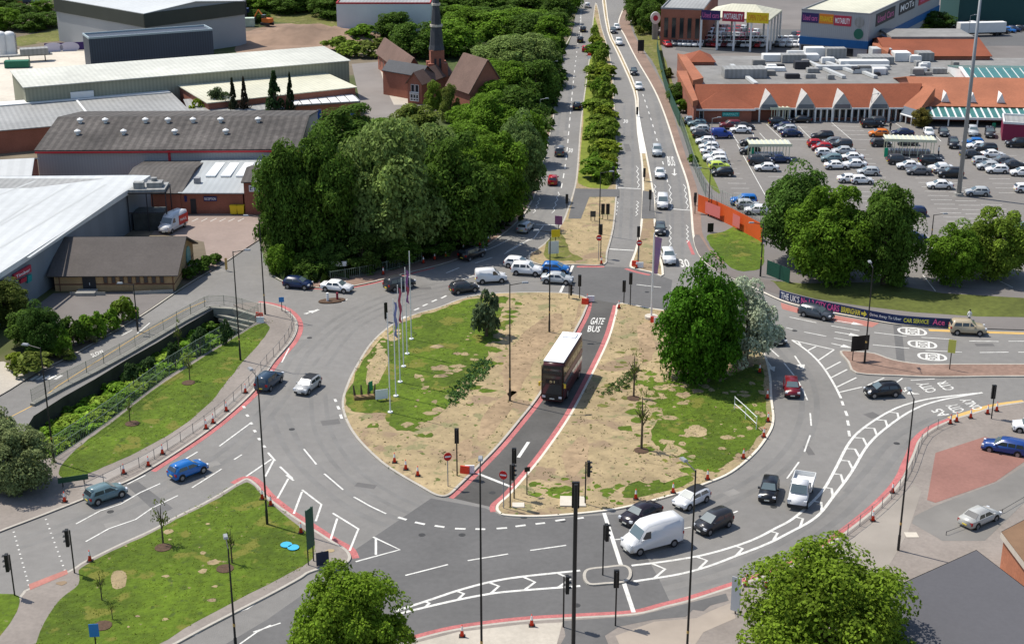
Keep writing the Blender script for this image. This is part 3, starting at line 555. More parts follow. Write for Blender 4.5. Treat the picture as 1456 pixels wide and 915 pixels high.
# drain covers, surface dressing patches
cv = MB()
for x, y in [(157, 727), (440, 480), (1275, 630), (657, 612 + 148), (745, 735), (800, 740), (820, 860), (1100, 720), (600, 760), (415, 610), (920, 415), (700, 590 + 110), (330, 700), (1130, 470)]:
    p = G(x, y); cv.prism([(p.x + .35 * math.cos(t), p.y + .35 * math.sin(t)) for t in [k * math.pi / 5 for k in range(10)]], .004, .012)
cv.build('manhole_covers', mat('iron_cover', (.04, .04, .04), .7, (3, .2)))['kind'] = 'structure'
# ------------------------------------------------------------------ buildings
BR = mat('brick_red', (.30, .115, .075), .9, (.3, .15), (4, .15), coord='obj')
BRO = mat('brick_orange', (.40, .16, .09), .9, (.3, .15), (4, .15), coord='obj')
BUFF = mat('brick_buff', (.46, .30, .15), .9, (.5, .12), (5, .12), coord='obj')
BUFFD = mat('brick_band', (.20, .10, .06), .9, (2, .15))
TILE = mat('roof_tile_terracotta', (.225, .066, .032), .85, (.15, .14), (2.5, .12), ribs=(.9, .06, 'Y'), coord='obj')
TILE_L = mat('roof_tile_orange', (.32, .118, .062), .85, (.15, .16), (2.5, .12), coord='obj')  # lighter, more orange tile than the terracotta
TILE_B = mat('roof_tile_brown', (.15, .095, .075), .85, (.2, .15), (3, .15), coord='obj')
SLATE = mat('roof_slate', (.055, .058, .066), .7, (.2, .2), (3, .15), coord='obj')
FELT = mat('roof_felt', (.085, .077, .07), .9, (.15, .35), (1.5, .15), ribs=(.35, .10), coord='obj')
ASB = mat('roof_fibre_cement', (.080, .072, .066), .9, (.12, .38), (1.1, .28), ribs=(.22, .16), coord='obj')
FELT2 = mat('roof_shingle', (.095, .083, .076), .9, (.3, .10), (3, .10), ribs=(1.3, .06, 'Y'), coord='obj')
RWHITE = mat('roof_metal_white', (.50, .51, .50), .45, (.04, .08), (.7, .05), ribs=(.16, .035), coord='obj')
RCREAM = mat('roof_metal_cream', (.53, .515, .40), .6, (.05, .12), (.6, .08), ribs=(.35, .05), coord='obj')
RGREY = mat('roof_metal_grey', (.27, .27, .26), .6, (.08, .15), (.8, .1), ribs=(.3, .08), coord='obj')
FLATG = mat('roof_flat_membrane', (.21, .205, .195), .85, (.05, .22), (.5, .14))
WGREY = mat('cladding_grey', (.32, .33, .34), .5, (.1, .06), ribs=(.6, .04), coord='obj')
WBLUE = mat('cladding_slate_blue', (.055, .068, .092), .5, (.1, .08), ribs=(.5, .12), coord='obj')
WGREYB = mat('cladding_blue_grey', (.20, .225, .25), .5, (.1, .07), ribs=(.4, .05), coord='obj')
WWHITE = mat('cladding_white', (.62, .62, .62), .55, (.15, .06))
TRIM = mat('trim_white', (.7, .7, .68), .5, (1, .05)); TRIMG = mat('trim_grey', (.25, .25, .26), .6, (1, .08)); TRIMD = mat('trim_dark', (.035, .035, .04), .6, (1, .1))
GLASS = mat('window_glass_dark', (.02, .025, .03), .12, spec=.8); GLASSG = mat('roof_glass_green', (.05, .17, .15), .25, (.6, .15), spec=.6)
STONE = mat('stone_dressing', (.5, .45, .38), .85, (1, .1))

def frame(a, b):
    """matrix with origin a, x along a->b (level)"""
    d = (b - a); d.z = 0; return a.copy(), math.atan2(d.y, d.x), d.length
def local(o, ang, p):
    d = Vector((p.x - o.x, p.y - o.y)); c, s = math.cos(-ang), math.sin(-ang); return (d.x * c - d.y * s, d.x * s + d.y * c)
def shed(name, label, cat, eL, eR, bR, h, wall, roof, kind='gx', rh=2.0, base=0.12, over=.35, group=None, roof2=None, fascia=None):
    """building from its front eave (left, right) and back right eave in the photo at height h; local x along the front, y away"""
    a, b, c = G(*eL, h), G(*eR, h), G(*bR, h)
    o, ang, Wd = frame(a, b); D = max(2, local(o, ang, c)[1])
    r = empty(name, (o.x, o.y, base), ang, label, cat, group); H = h - base
    w = MB(); w.box(0, Wd, 0, D, 0, H)
    if kind == 'gx': w.add([(0.003, 0, H), (0.003, D, H), (0.003, D / 2, H + rh), (Wd - .003, 0, H), (Wd - .003, D, H), (Wd - .003, D / 2, H + rh)], [(0, 2, 1), (3, 4, 5)])
    if kind == 'gy': w.add([(0, 0.003, H), (Wd, 0.003, H), (Wd / 2, 0.003, H + rh), (0, D - .003, H), (Wd, D - .003, H), (Wd / 2, D - .003, H + rh)], [(0, 1, 2), (3, 5, 4)])
    w.build('wall', wall, r)
    q = MB(); e = over; t = .18
    def slab(p0, p1, p2, p3):
        p = [Vector(x) for x in (p0, p1, p2, p3)]; n = (p[1] - p[0]).cross(p[3] - p[0]).normalized() * t
        q.add(p + [x + n for x in p], [(3, 2, 1, 0), (4, 5, 6, 7), (0, 1, 5, 4), (1, 2, 6, 5), (2, 3, 7, 6), (3, 0, 4, 7)])
    if kind == 'flat':
        q.box(.25, Wd - .25, .25, D - .25, H + .01, H + .06)
        p = MB()
        for bx in ((-.05, Wd + .05, -.05, .25), (-.05, Wd + .05, D - .25, D + .05), (-.05, .25, .25, D - .25), (Wd - .25, Wd + .05, .25, D - .25)): p.box(*bx, H + .002, H + .45)
        p.build('parapet', fascia or TRIMG, r)
    elif kind == 'gx':
        k = rh / (D / 2) * e
        slab((-e, -e, H - k), (Wd + e, -e, H - k), (Wd + e, D / 2, H + rh), (-e, D / 2, H + rh)); slab((-e, D / 2, H + rh), (Wd + e, D / 2, H + rh), (Wd + e, D + e, H - k), (-e, D + e, H - k))
    elif kind == 'gy':
        k = rh / (Wd / 2) * e
        slab((-e, -e, H - k), (Wd / 2, -e, H + rh), (Wd / 2, D + e, H + rh), (-e, D + e, H - k)); slab((Wd / 2, -e, H + rh), (Wd + e, -e, H - k), (Wd + e, D + e, H - k), (Wd / 2, D + e, H + rh))
    elif kind == 'mono': slab((-e, -e, H), (Wd + e, -e, H), (Wd + e, D + e, H + rh), (-e, D + e, H + rh)); w2 = MB(); w2.box(0, Wd, D - .2, D, H, H + rh); w2.build('wall', wall, r)
    elif kind == 'hip':
        i = min(Wd, D) / 2; a_, b_, c_, d_ = (-e, -e, H), (Wd + e, -e, H), (Wd + e, D + e, H), (-e, D + e, H); m1, m2 = (i, D / 2, H + rh), (Wd - i, D / 2, H + rh)
        q.add([a_, b_, c_, d_, m1, m2], [(0, 1, 5, 4), (1, 2, 5), (2, 3, 4, 5), (3, 0, 4), (3, 2, 1, 0)])
    q.build('roof', roof, r)
    r['_w'] = Wd; r['_d'] = D; r['_h'] = H
    return r
def dims(r): return r['_w'], r['_d'], r['_h']
def win(r, x0, x1, z0, z1, y=-.03, m=None, fm=None, name='window', side='front'):
    """window (glass with a frame) standing 3 cm proud of the front or right wall"""
    Wd, D, H = dims(r); f = MB(); g = MB()
    def put(mb, a, b, c, d, t0, t1):
        if side == 'front': mb.box(a, b, -t1, -t0, c, d)
        elif side == 'right': mb.box(Wd + t0, Wd + t1, a, b, c, d)
        else: mb.box(-t1, -t0, a, b, c, d)
    put(g, x0 + .08, x1 - .08, z0 + .08, z1 - .08, .005, .04); go = g.build(name, m or GLASS, r)
    for bx in ((x0, x1, z0, z0 + .08), (x0, x1, z1 - .08, z1), (x0, x0 + .08, z0 + .08, z1 - .08), (x1 - .08, x1, z0 + .08, z1 - .08)): put(f, *bx, .005, .07)
    f.build('frame', fm or TRIM, go); return go
def sign(r, txt, x0, x1, z0, z1, bg, fg, side='front', extra=None, name='sign_board'):
    Wd, D, H = dims(r); b = MB(); t = MB()
    if side == 'front': b.box(x0, x1, -.15, -.04, z0, z1); P = lambda x, z: (x, -.165, z)
    elif side == 'right': b.box(Wd + .04, Wd + .15, x0, x1, z0, z1); P = lambda x, z: (Wd + .165, x, z)
    else: b.box(-.15, -.04, x0, x1, z0, z1); P = lambda x, z: (-.165, x1 + x0 - x, z)
    s = b.build(name, bg, r)
    if txt:
        mx = (x1 - x0) * .07; mz = (z1 - z0) * .22
        text_quad(t, txt, P(x0 + mx, z0 + mz), P(x1 - mx, z0 + mz), P(x0 + mx, z1 - mz), P(x1 - mx, z1 - mz)); t.build('lettering', fg, s)
    return s
def roofbox(r, x, y, z, sx, sy, sz, m, name='roof_unit'):
    b = MB(); b.box(x, x + sx, y, y + sy, z, z + sz); b.box(x + .1, x + sx - .1, y + .1, y + sy - .1, z + sz + .003, z + sz + .12); return b.build(name, m, r)

# --- buff brick hall in the left foreground
h = hpx(248, 414, 388)
hall = shed('brick_hall', 'low buff brick hall with brown shingle gable roof and tall slit windows', 'hall', (76, 389), (247, 388), (286, 346), h, BUFF, FELT2, 'gx', 3.1, over=.7)
w, d, H = dims(hall)
bnd = MB(); bnd.box(-.01, w + .01, -.02, d + .01, .9, 1.12); bnd.build('brick_band', BUFFD, hall)
for i in range(8): win(hall, w * (.41 + i * .067), w * (.41 + i * .067) + .62, 1.15, H - .15, m=GLASS, fm=BUFFD)
dr = MB(); dr.box(w * .235, w * .345, -.08, -.005, 0, H - .1); do = dr.build('door', TRIMD, hall); hd = MB(); hd.box(w * .29, w * .295, -.12, -.082, .9, 1.3); hd.build('handle', TRIM, do)
st = MB(); st.box(w * .20, w * .36, -2.2, -.3, 0, .45); st.build('entrance_ramp', CONCRETE, hall)
for x in (.04, .985): st = MB(); st.box(w * x, w * x + .12, -.12, -.022, 0, H); st.build('downpipe', BUFFD, hall)
g = MB(); g.lathe([(0, 0), (1.5, 0), (1.5, .08), (0, .08)], 20); go = g.build('round_mural', mat('mural_teal', (.12, .35, .33), .6, (2, .4)), hall, loc=(w + .03, d * .72, 1.9)); go.rotation_euler = (0, math.pi / 2, 0); go.scale = (1, 1, 1)
# --- big white roofed warehouse on the left
def poly_building(name, label, cat, roof_px, h, wall, roof, t=.25, base=.12, trim=None):
    P = xy([G(x, y, h) for x, y in roof_px]); P = P if area(P) > 0 else P[::-1]
    cx = sum(p[0] for p in P) / len(P); cy = sum(p[1] for p in P) / len(P); Q = [(p[0] - cx, p[1] - cy) for p in P]
    r = empty(name, (cx, cy, base), 0, label, cat); H = h - base
    mb = MB(); mb.prism(offset_line(Q, .25, True), 0, H - .001); mb.build('wall', wall, r)
    mb = MB(); mb.prism(Q, H, H + t); mb.build('roof', roof, r)
    if trim:
        mb = MB(); n = len(Q); q = offset_line(Q, -.06, True)
        mb.add([(p[0], p[1], H - .5) for p in q] + [(p[0], p[1], H + t + .02) for p in q], [(i, (i + 1) % n, n + (i + 1) % n, n + i) for i in range(n)]); mb.build('gutter', trim, r)
    return r, Q, H
SEAM = mat('roof_seam', (.45, .46, .45), .5)
wh, Q, H = poly_building('white_warehouse', 'very large warehouse with white low pitched metal roof and grey clad walls', 'warehouse', [(-130, 479), (0, 390.6), (214, 251.5), (190, 251), (80, 252), (-160, 254)], hpx(73, 407, 343), WGREYB, RWHITE, trim=TRIM)
c0 = wh.location
sm = MB()
def wl(x, y, z): v = G(x, y, z + .12); return (v.x - c0.x, v.y - c0.y, z)
for a, b in [((0, 352), (150, 262)), ((0, 320), (100, 262)), ((-60, 300), (50, 257)), ((40, 366), (196, 258)), ((-100, 380), (40, 290))]:
    A, B = wl(*a, H + .27), wl(*b, H + .27); dd = Vector((B[0] - A[0], B[1] - A[1])).normalized(); s = Vector((-dd.y, dd.x)) * .22
    sm.quad((A[0] + s.x, A[1] + s.y, H + .27), (A[0] - s.x, A[1] - s.y, H + .27), (B[0] - s.x, B[1] - s.y, H + .27), (B[0] + s.x, B[1] + s.y, H + .27))
sm.build('roof_seams', SEAM, wh)
gl = MB(); pts = [wl(*p, H + .262) for p in ((-30, 253.5), (148, 254), (45, 267), (-30, 268))]; gl.quad(*pts[::-1]); gl.build('roof_valley_shade', RGREY, wh)  # grey strip paints the shading of a valley onto the flat roof
# red sign with a teal leaf on the warehouse wall
A = G(-130, 479, 7); B = G(214, 251.5, hpx(73, 407, 343)); A = G(0, 390.6, hpx(73, 407, 343))
o, ang, ln = frame(A, B)
sg = empty('wall_sign', (o.x, o.y, 0), ang); sg.parent = None
def onwall(px, py):                                                    # point on the warehouse wall plane seen at the pixel
    u = (px - CX) / FPX; v = (py - CY) / FPX; d_ = Vector((u, CT - v * ST, -ST - v * CT)); n = Vector((math.sin(ang), -math.cos(ang), 0))
    k = (Vector((o.x, o.y, 0)) + n * .16 - Vector((0, 0, CAM_H))).dot(n) / d_.dot(n); return Vector((0, 0, CAM_H)) + d_ * k
bpy.data.objects.remove(sg)
nrm = Vector((math.sin(ang), -math.cos(ang), 0))
def wallquad(mb, pts, off=0):
    p = [onwall(*q) + nrm * off for q in pts]; b_ = [q - nrm * .25 for q in p]
    mb.add([q - c0 for q in p + b_], [(0, 1, 2, 3), (7, 6, 5, 4), (0, 4, 5, 1), (1, 5, 6, 2), (2, 6, 7, 3), (3, 7, 4, 0)])
RSIGN = mat('sign_red', (.42, .03, .06), .5); TEAL = mat('sign_teal', (.02, .28, .27), .5); SWHITE = mat('sign_white', (.8, .8, .8), .5)
m1 = MB(); wallquad(m1, [(21, 398), (45, 386), (44, 376), (20, 390)]); s1 = m1.build('sign_board', RSIGN, wh)
m1 = MB(); wallquad(m1, [(30, 403), (38, 399), (38, 393), (30, 397)]); m1.build('sign_board', RSIGN, wh)
m1 = MB(); wallquad(m1, [(40, 402.5), (45.5, 399), (45.5, 389.5), (40, 392)]); m1.build('sign_leaf', TEAL, wh)
m1 = MB(); text_quad(m1, 'Timber', *[onwall(*q) + nrm * .02 - c0 for q in ((23, 395.5), (43, 385.3), (22.5, 391.5), (42.5, 380.5))]); m1.build('lettering', SWHITE, s1)
# plant gantry beside the warehouse
pg = empty('plant_enclosure', tuple(G(185, 331)), math.radians(4), 'dark steel frame enclosure carrying ventilation plant beside the white warehouse', 'plant frame')
mb = MB(); [mb.box(x, x + .15, y, y + .15, 0, 6.5) for x in (0, 3, 6) for y in (0, 5)]; mb.box(0, 6.2, 0, .15, 6.4, 6.6); mb.box(0, 6.2, 5, 5.15, 6.4, 6.6); mb.box(0, .15, 0, 5, 6.4, 6.6); mb.box(6, 6.2, 0, 5, 6.4, 6.6); mb.box(0, 6.2, 0, .1, 3.2, 3.35)
mb.build('steel_frame', TRIMD, pg); mb = MB(); mb.box(.3, 6, .3, 5, 6.6, 7.0); mb.box(1, 2.6, 1, 2.2, 7, 8.0); mb.box(3, 5.4, 1.5, 3.5, 7, 7.8); mb.tube((4, 3, 7.8), (4, 3, 8.3), .5, n=12); mb.build('fan_units', RGREY, pg)
mb = MB(); mb.box(.6, 5.4, .6, 4.6, 0, 3); mb.build('boiler', mat('plant_dark', (.06, .065, .06), .7, (1, .3)), pg)
# --- sheds behind
sb = shed('small_white_roof_unit', 'brick unit with white roof behind the large white warehouse', 'industrial unit', (-40, 256), (42, 252), (62, 226), 5.5, BR, RWHITE, 'gx', 1.6)
hY = hpx(300, 305, 275)
u1 = shed('dark_roof_unit', 'brick unit with dark felt roof between the warehouse and the skylit white roof', 'industrial unit', (168, 275), (256, 275), (282, 226), hY, BR, FELT, 'gx', 1.2)
u2 = shed('skylight_unit', 'brick unit with pale metal roof and three rooflights facing the yard', 'industrial unit', (256.5, 275), (345, 275), (372, 224), hY, BR, mat('roof_metal_silver', (.36, .38, .38), .5, (.1, .08), ribs=(.3, .04), coord='obj'), 'mono', .8)
w, d, H = dims(u2)
for i in range(3):
    k = MB(); x0 = w * (.24 + i * .25); k.box(x0, x0 + w * .16, d * .35, d * .72, H + .54, H + .80); k.build('rooflight', mat('rooflight', (.85, .87, .85), .3), u2)
for x, y in ((.12, .2), (.14, .85)):
    k = MB(); k.box(w * x, w * x + 1, d * y, d * y + 1, H + .3, H + 1.3); k.build('roof_vent', TRIMG, u2)
win(u2, w * .15, w * .24, .1, 2.6, m=TRIMD, fm=TRIMD, name='door'); sign(u2, 'RECEPTION', w * .37, w * .58, H - 1.3, H - .5, mat('sign_navy', (.02, .03, .12), .5), SWHITE); sign(u2, None, w * .06, w * .10, H - 1.4, H - .4, MATS['sign_navy'], SWHITE)
u3 = shed('brick_annexe', 'brick annexe with dark roof and white sign at the yard corner', 'annexe', (346, 259), (384, 259), (392, 236), hpx(360, 306, 259), BR, FELT, 'gx', 1.0)
w, d, H = dims(u3); sign(u3, 'LTD', w * .2, w * .7, H - 1.6, H - .5, SWHITE, MATS['sign_navy'])
lw = shed('long_dark_warehouse', 'long warehouse with mossy dark corrugated roof and white wall with red trim', 'warehouse', (52, 214), (424, 212), (478, 158), 6.2, WGREY, ASB, 'gx', 2.4)
w, d, H = dims(lw); mb = MB(); mb.box(-.2, w + .2, -.55, -.38, H - .45, H - .15); mb.build('fascia', mat('trim_red', (.45, .03, .04), .5), lw)
mb = MB(); mb.box(w * .5, w * .51, -.15, -.02, 0, H); mb.build('downpipe', MATS['trim_red'], lw)
for i, x in enumerate((.10, .2, .36, .45, .55, .66, .81, .12, .3, .5, .7)):
    k = MB(); k.lathe([(.32, 0), (.32, .5), (.6, .55), (.6, .8), (.1, 1.1)], 10); y = d * (.40 if i < 7 else .22); k.build('roof_ventilator', TRIM, lw, loc=(w * x, y, H + 2.4 * y / (d / 2) + .1))
a1 = shed('long_pale_shed', 'long shed with weathered white roof, the rearmost of the pale parallel sheds', 'shed', (35, 125), (496, 87), (487, 68), 8.5, mat('cladding_mossy', (.27, .27, .20), .7, (.1, .15), ribs=(.4, .08), coord='obj'), mat('roof_metal_weathered', (.50, .50, .44), .6, (.06, .14), (.5, .08), ribs=(.3, .05), coord='obj'), 'mono', .5)
a2 = shed('cream_roofed_shed', 'cream roofed shed in front of the long pale shed, beside the church car park', 'shed', (296, 147), (505, 124.5), (499, 98), 5.6, BR, RCREAM, 'mono', .6)
a3 = shed('grey_roofed_workshop', 'low workshop with patched grey roof and white edge strip', 'workshop', (-20, 188), (272, 163), (272, 128), 4.6, BR, RGREY, 'mono', .5)
w, d, H = dims(a3); mb = MB(); mb.box(0, w, d * .82, d * .97, H + .65, H + .85); mb.build('roof_edge_strip', TRIM, a3); mb = MB(); mb.box(w * .5, w * .51, 0, d, H + .5, H + .78); mb.build('roof_divider', TRIM, a3)
mb = MB(); mb.box(w * .48, w * .60, d * .86, d * 1.02, H + .9, H + 2.2); mb.build('roof_unit', TRIM, a3)
a4 = shed('grey_lean_to', 'narrow grey lean-to beneath the cream roofed shed', 'lean-to', (272, 163), (402, 155), (402, 137), 4.0, BR, RGREY, 'mono', .4)
a5 = shed('brick_office_row', 'low orange brick office row with white canopies next to the church car park', 'office row', (412, 152), (512, 146), (508, 128), 3.6, BRO, FELT, 'flat')
w, d, H = dims(a5)
for i in range(7): mb = MB(); mb.box(w * (.04 + i * .135), w * (.04 + i * .135) + w * .12, -1.2, d * .45, H + .5, H + .65); mb.build('canopy', TRIM, a5)
win(a5, w * .38, w * .44, .3, 2.6, m=mat('door_blue', (.03, .1, .35), .5), name='door'); win(a5, w * .85, w * .93, .8, 2.4, m=MATS['door_blue'])
tb = shed('slate_blue_shed', 'tall dark slate blue windowless shed with pale roof edge', 'shed', (126, 56), (302, 43.5), (300, 37), 9.5, WBLUE, WBLUE, 'flat', fascia=mat('trim_pale_blue', (.35, .42, .45), .5))
tg = shed('grey_distribution_shed', 'large grey distribution shed with dark fascia band at the top left', 'distribution shed', (78, -2), (205, 20), (280, -8), 12, WGREY, RWHITE, 'gx', 1.5)
w, d, H = dims(tg); mb = MB(); mb.box(-.3, w + .3, -.35, -.05, H - 3.5, H + .1); mb.build('fascia_band', mat('cladding_dark_green', (.05, .055, .045), .6, (.2, .1)), tg)
mb = MB(); mb.box(w + .05, w + .35, -.35, d, H - 3.5, H + .1); mb.build('fascia_band', MATS['cladding_dark_green'], tg)
tg2 = shed('grey_office_block', 'grey clad end block of the distribution shed with dark fascia', 'office block', (205, 21), (281, 14), (262, 2), 10, WGREY, RWHITE, 'flat', fascia=MATS['cladding_dark_green'])
dk = shed('open_canopy_shed', 'dark open fronted shed far back on the left', 'open shed', (284, 3), (350, 1), (352, -6), 7, TRIMD, RGREY, 'flat')
rs = shed('red_trim_shed', 'white walled shed with red fascia behind the trees at the top', 'shed', (478, 6), (612, 6), (612, -4), 9, WWHITE, RGREY, 'flat', fascia=MATS['trim_red'])
# silos, tank, containers in the works yard
for i, (x, y) in enumerate(((3, 79), (16, 78))):
    s = empty('cement_silo', tuple(G(x, y, .14)), 0, '%s of the two white silos standing in the works yard' % ('left' if i == 0 else 'right'), 'silo', 'white silos in the works yard')
    z = hpx(x, y, 45); mb = MB(); mb.lathe([(1.55, 0), (1.55, z - 1), (1.3, z - .3), (.6, z)], 20); mb.build('shell', TRIM, s, smooth=True)
    mb = MB(); mb.tube((1.7, 0, 0), (1.7, 0, z - .5), .08); [mb.box(1.6, 1.9, -.3, .3, k, k + .05) for k in np.arange(.5, z - .6, .5)]; mb.build('ladder', TRIMG, s)
s = empty('storage_tank', tuple(G(308, 54, .1)), 0, 'grey cylindrical tank beside the slate blue shed', 'tank'); mb = MB(); z = hpx(308, 54, 27); mb.lathe([(3.6, 0), (3.6, z), (3.3, z + .1)], 28); mb.build('shell', RGREY, s); mb = MB(); mb.lathe([(3.25, 0), (3.25, .25), (0, .6)], 28); mb.build('lid', TRIM, s, loc=(0, 0, z + .1))
def container(px, py, ang, L_, m, label, name='shipping_container', h=2.6):
    r = empty(name, tuple(G(px, py, .15)), ang, label, 'container'); mb = MB(); mb.box(-L_ / 2, L_ / 2, -1.2, 1.2, .1, h)
    [mb.box(-L_ / 2 + .3 + k * .6, -L_ / 2 + .5 + k * .6, -1.26, -1.203, .25, h - .2) for k in range(int(L_ / .6) - 1)]; mb.build('shell', m, r)
    d_ = MB(); d_.box(L_ / 2 + .003, L_ / 2 + .06, -1.1, -.04, .2, h - .1); d_.box(L_ / 2 + .003, L_ / 2 + .06, .04, 1.1, .2, h - .1); d_.build('doors', m, r); return r
container(327, 34, .2, 6, mat('container_blue', (.03, .17, .42), .5, (1, .1)), 'blue shipping container near the tank'); container(349, 38, .1, 5.5, mat('container_pale', (.45, .55, .45), .6, (1, .15)), 'pale green container beside the red spoil ground')
container(338, 24, .1, 7, mat('container_navy', (.02, .03, .09), .5, (1, .1)), 'navy container behind the blue one'); container(25, 96, .15, 6, mat('skip_green', (.02, .14, .08), .6, (1, .1)), 'green skip in the pale works yard', 'skip', 1.8)
mb = empty('conveyor', tuple(G(30, 88, .15)), .35, 'grey inclined conveyor hoppers in the works yard beside the silos', 'conveyor'); q = MB(); q.box(-8, 8, -1, 1, 1.5, 1.9); q.build('belt', RGREY, mb); q = MB(); q.box(0, 7, -1.6, 1.6, 1.9, 3.4); q.build('hopper', RGREY, mb)
q = MB(); [q.box(x, x + .2, y, y + .2, 0, 1.5) for x in (-7, -3, 2, 6) for y in (-1, .8)]; q.build('legs', TRIMD, mb)
vb = empty('banner_fence', tuple(G(64, 74, .15)), math.atan2(*(lambda v: (v.y, v.x))(G(120, 71.5) - G(64, 74))), 'purple mesh banner hung along the works yard fence with two pale roundels', 'banner')
ln = (G(120, 71.5) - G(64, 74)).length; zz = hpx(64, 74, 62)
q = MB(); q.box(0, ln, -.05, .05, .1, zz); q.build('banner_cloth', mat('banner_purple', (.05, .025, .13), .7), vb); q = MB()
for x in (.22, .63): q.add([(ln * x + 2.6 * math.cos(t), -.07, zz * .45 + 1.4 * math.sin(t)) for t in [k * math.pi / 10 for k in range(20)]], [tuple(range(20))])
q.build('roundels', mat('banner_pale', (.55, .52, .62), .7), vb)
dg = empty('excavator', tuple(G(380, 36, .5)), 2.6, 'orange tracked excavator on the spoil ground', 'excavator')
q = MB(); [q.box(-1.6, 1.6, y, y + .5, 0, .8) for y in (-1.3, .8)]; q.build('tracks', TRIMD, dg); q = MB(); q.box(-1.6, 1.2, -1.1, 1.1, .9, 2.1); q.build('body', mat('digger_orange', (.55, .16, .03), .5), dg); q = MB(); q.box(.2, 1.3, -.1, 1.0, 2.1, 3.1); q.build('cab', GLASS, dg)
q = MB(); q.tube((1.2, -.5, 1.8), (3.6, -.5, 4.2), .22); q.tube((3.6, -.5, 4.2), (5.2, -.5, 2.0), .18); q.build('arm', MATS['digger_orange'], dg); q = MB(); q.box(4.9, 5.7, -.9, -.1, 1.0, 1.9); q.build('bucket', TRIMD, dg)
# --- church: school hall, tower with spire, nave
ch = shed('church_hall', 'long red brick church hall with brown tiled roof left of the spire', 'church hall', (537, 73), (577, 103), (591, 95), 4.6, BR, TILE_B, 'gx', 3.2, over=.4)
w, d, H = dims(ch)
for i in range(7): win(ch, w * (.06 + i * .13), w * (.06 + i * .13) + 1.1, 1.2, H - .8, fm=TRIM if i in (3, 4) else BRO)
def house(name, label, cat, base_l, base_r, depth, ty_eave, ty_ridge, wall, roof, gable_front=True, wins=()):
    a, b = G(*base_l, .12), G(*base_r, .12); o, ang, Wd = frame(a, b); r = empty(name, tuple(o), ang, label, cat)
    he = zat(a, ty_eave); mid = (a + b) / 2; hr = zat(mid, ty_ridge); D = depth; w_ = MB(); w_.box(0, Wd, 0, D, 0, he); q_ = MB(); t = .15
    w_.add([(0, .003, he), (Wd, .003, he), (Wd / 2, .003, hr)], [(0, 1, 2)]); w_.build('wall', wall, r); e = .4; k = (hr - he) / (Wd / 2) * e
    for s in (0, 1):
        p = [Vector(v) for v in (((-e, -e, he - k), (Wd / 2, -e, hr), (Wd / 2, D, hr), (-e, D, he - k)) if s == 0 else ((Wd / 2, -e, hr), (Wd + e, -e, he - k), (Wd + e, D, he - k), (Wd / 2, D, hr)))]
        n = Vector((0, 0, t)); q_.add(p + [v + n for v in p], [(3, 2, 1, 0), (4, 5, 6, 7), (0, 1, 5, 4), (1, 2, 6, 5), (2, 3, 7, 6), (3, 0, 4, 7)])
    q_.build('roof', roof, r); r['_w'] = Wd; r['_d'] = D; r['_h'] = he; return r
g1 = house('vicarage', 'red brick gabled house with large white framed bay window in front of the church', 'house', (580, 147), (600, 149), 15, 117, 104, BR, TILE_B)
w, d, H = dims(g1); win(g1, w * .2, w * .8, .8, H * .45, m=GLASS, fm=TRIM); win(g1, w * .25, w * .5, H * .55, H * .9, fm=TRIM); win(g1, w * .55, w * .8, H * .55, H * .9, fm=TRIM)
mb = MB(); [mb.box(w * .18, w * .82, -.3, -.08, z, z + .15) for z in (.7, H * .25, H * .46, H * .52)]; [mb.box(w * x, w * x + .12, -.3, -.08, .7, H * .5) for x in (.2, .4, .6, .78)]; mb.build('bay_frame', TRIM, g1)
g2 = house('vicarage_wing', 'grey roofed gable wing between the vicarage and the spire', 'house', (598, 144), (616, 140), 12, 108, 95, BR, SLATE)
w, d, H = dims(g2); win(g2, w * .3, w * .6, H * .5, H * .8)
tb_ = G(622, 134, .12); s_ = scl(134); sp = empty('church_spire', tuple(tb_), math.radians(10), 'tall red brick church tower with dark slate spire', 'church tower')
zt = zat(tb_, 71); zb = zat(tb_, 37); zc = zat(tb_, 7); zs = zat(tb_, -40); wd = 19 / s_ / 2
mb = MB(); mb.box(-wd, wd, -wd, wd, 0, zt); [mb.box(x - .7, x + .7, y - .7, y + .7, 0, zt * .72) for x in (-wd, wd) for y in (-wd, wd)]; mb.build('tower', BR, sp)
for sd in (0, 1):
    for k in (-1, 1):
        b = MB()
        if sd == 0: b.box(k * wd * .35 - wd * .16, k * wd * .35 + wd * .16, -wd - .06, -wd - .01, zt * .52, zt * .82)
        else: b.box(wd + .01, wd + .06, k * wd * .35 - wd * .16, k * wd * .35 + wd * .16, zt * .52, zt * .82)
        b.build('belfry_opening', TRIMD, sp)
mb = MB(); mb.box(-wd - .15, wd + .15, -wd - .15, wd + .15, zt * .46, zt * .48); mb.build('stone_band', STONE, sp)
mb = MB(); mb.lathe([(wd * 1.22, 0), (wd * 1.05, (zb - zt) * .2), (wd * .8, zb - zt)], 8); mb.lathe([(wd * .8, zb - zt + .2), (wd * .5, zc - zt)], 8); mb.lathe([(wd * .5, zc - zt + .2), (.05, zs - zt)], 8); so = mb.build('spire', SLATE, sp, loc=(0, 0, zt)); so.rotation_euler.z = math.pi / 8
mb = MB(); mb.lathe([(wd * .95, zb - .25), (wd * .95, zb + .25)], 8); mb.lathe([(wd * .66, zc - .25), (wd * .66, zc + .25)], 8); mb.build('spire_band', STONE, sp)
nv = shed('church_nave', 'steep brown tiled church nave half hidden by trees right of the spire', 'church', (636, 120), (668, 131), (684, 114), 5.5, BR, TILE_B, 'gx', 6.5, over=.3)
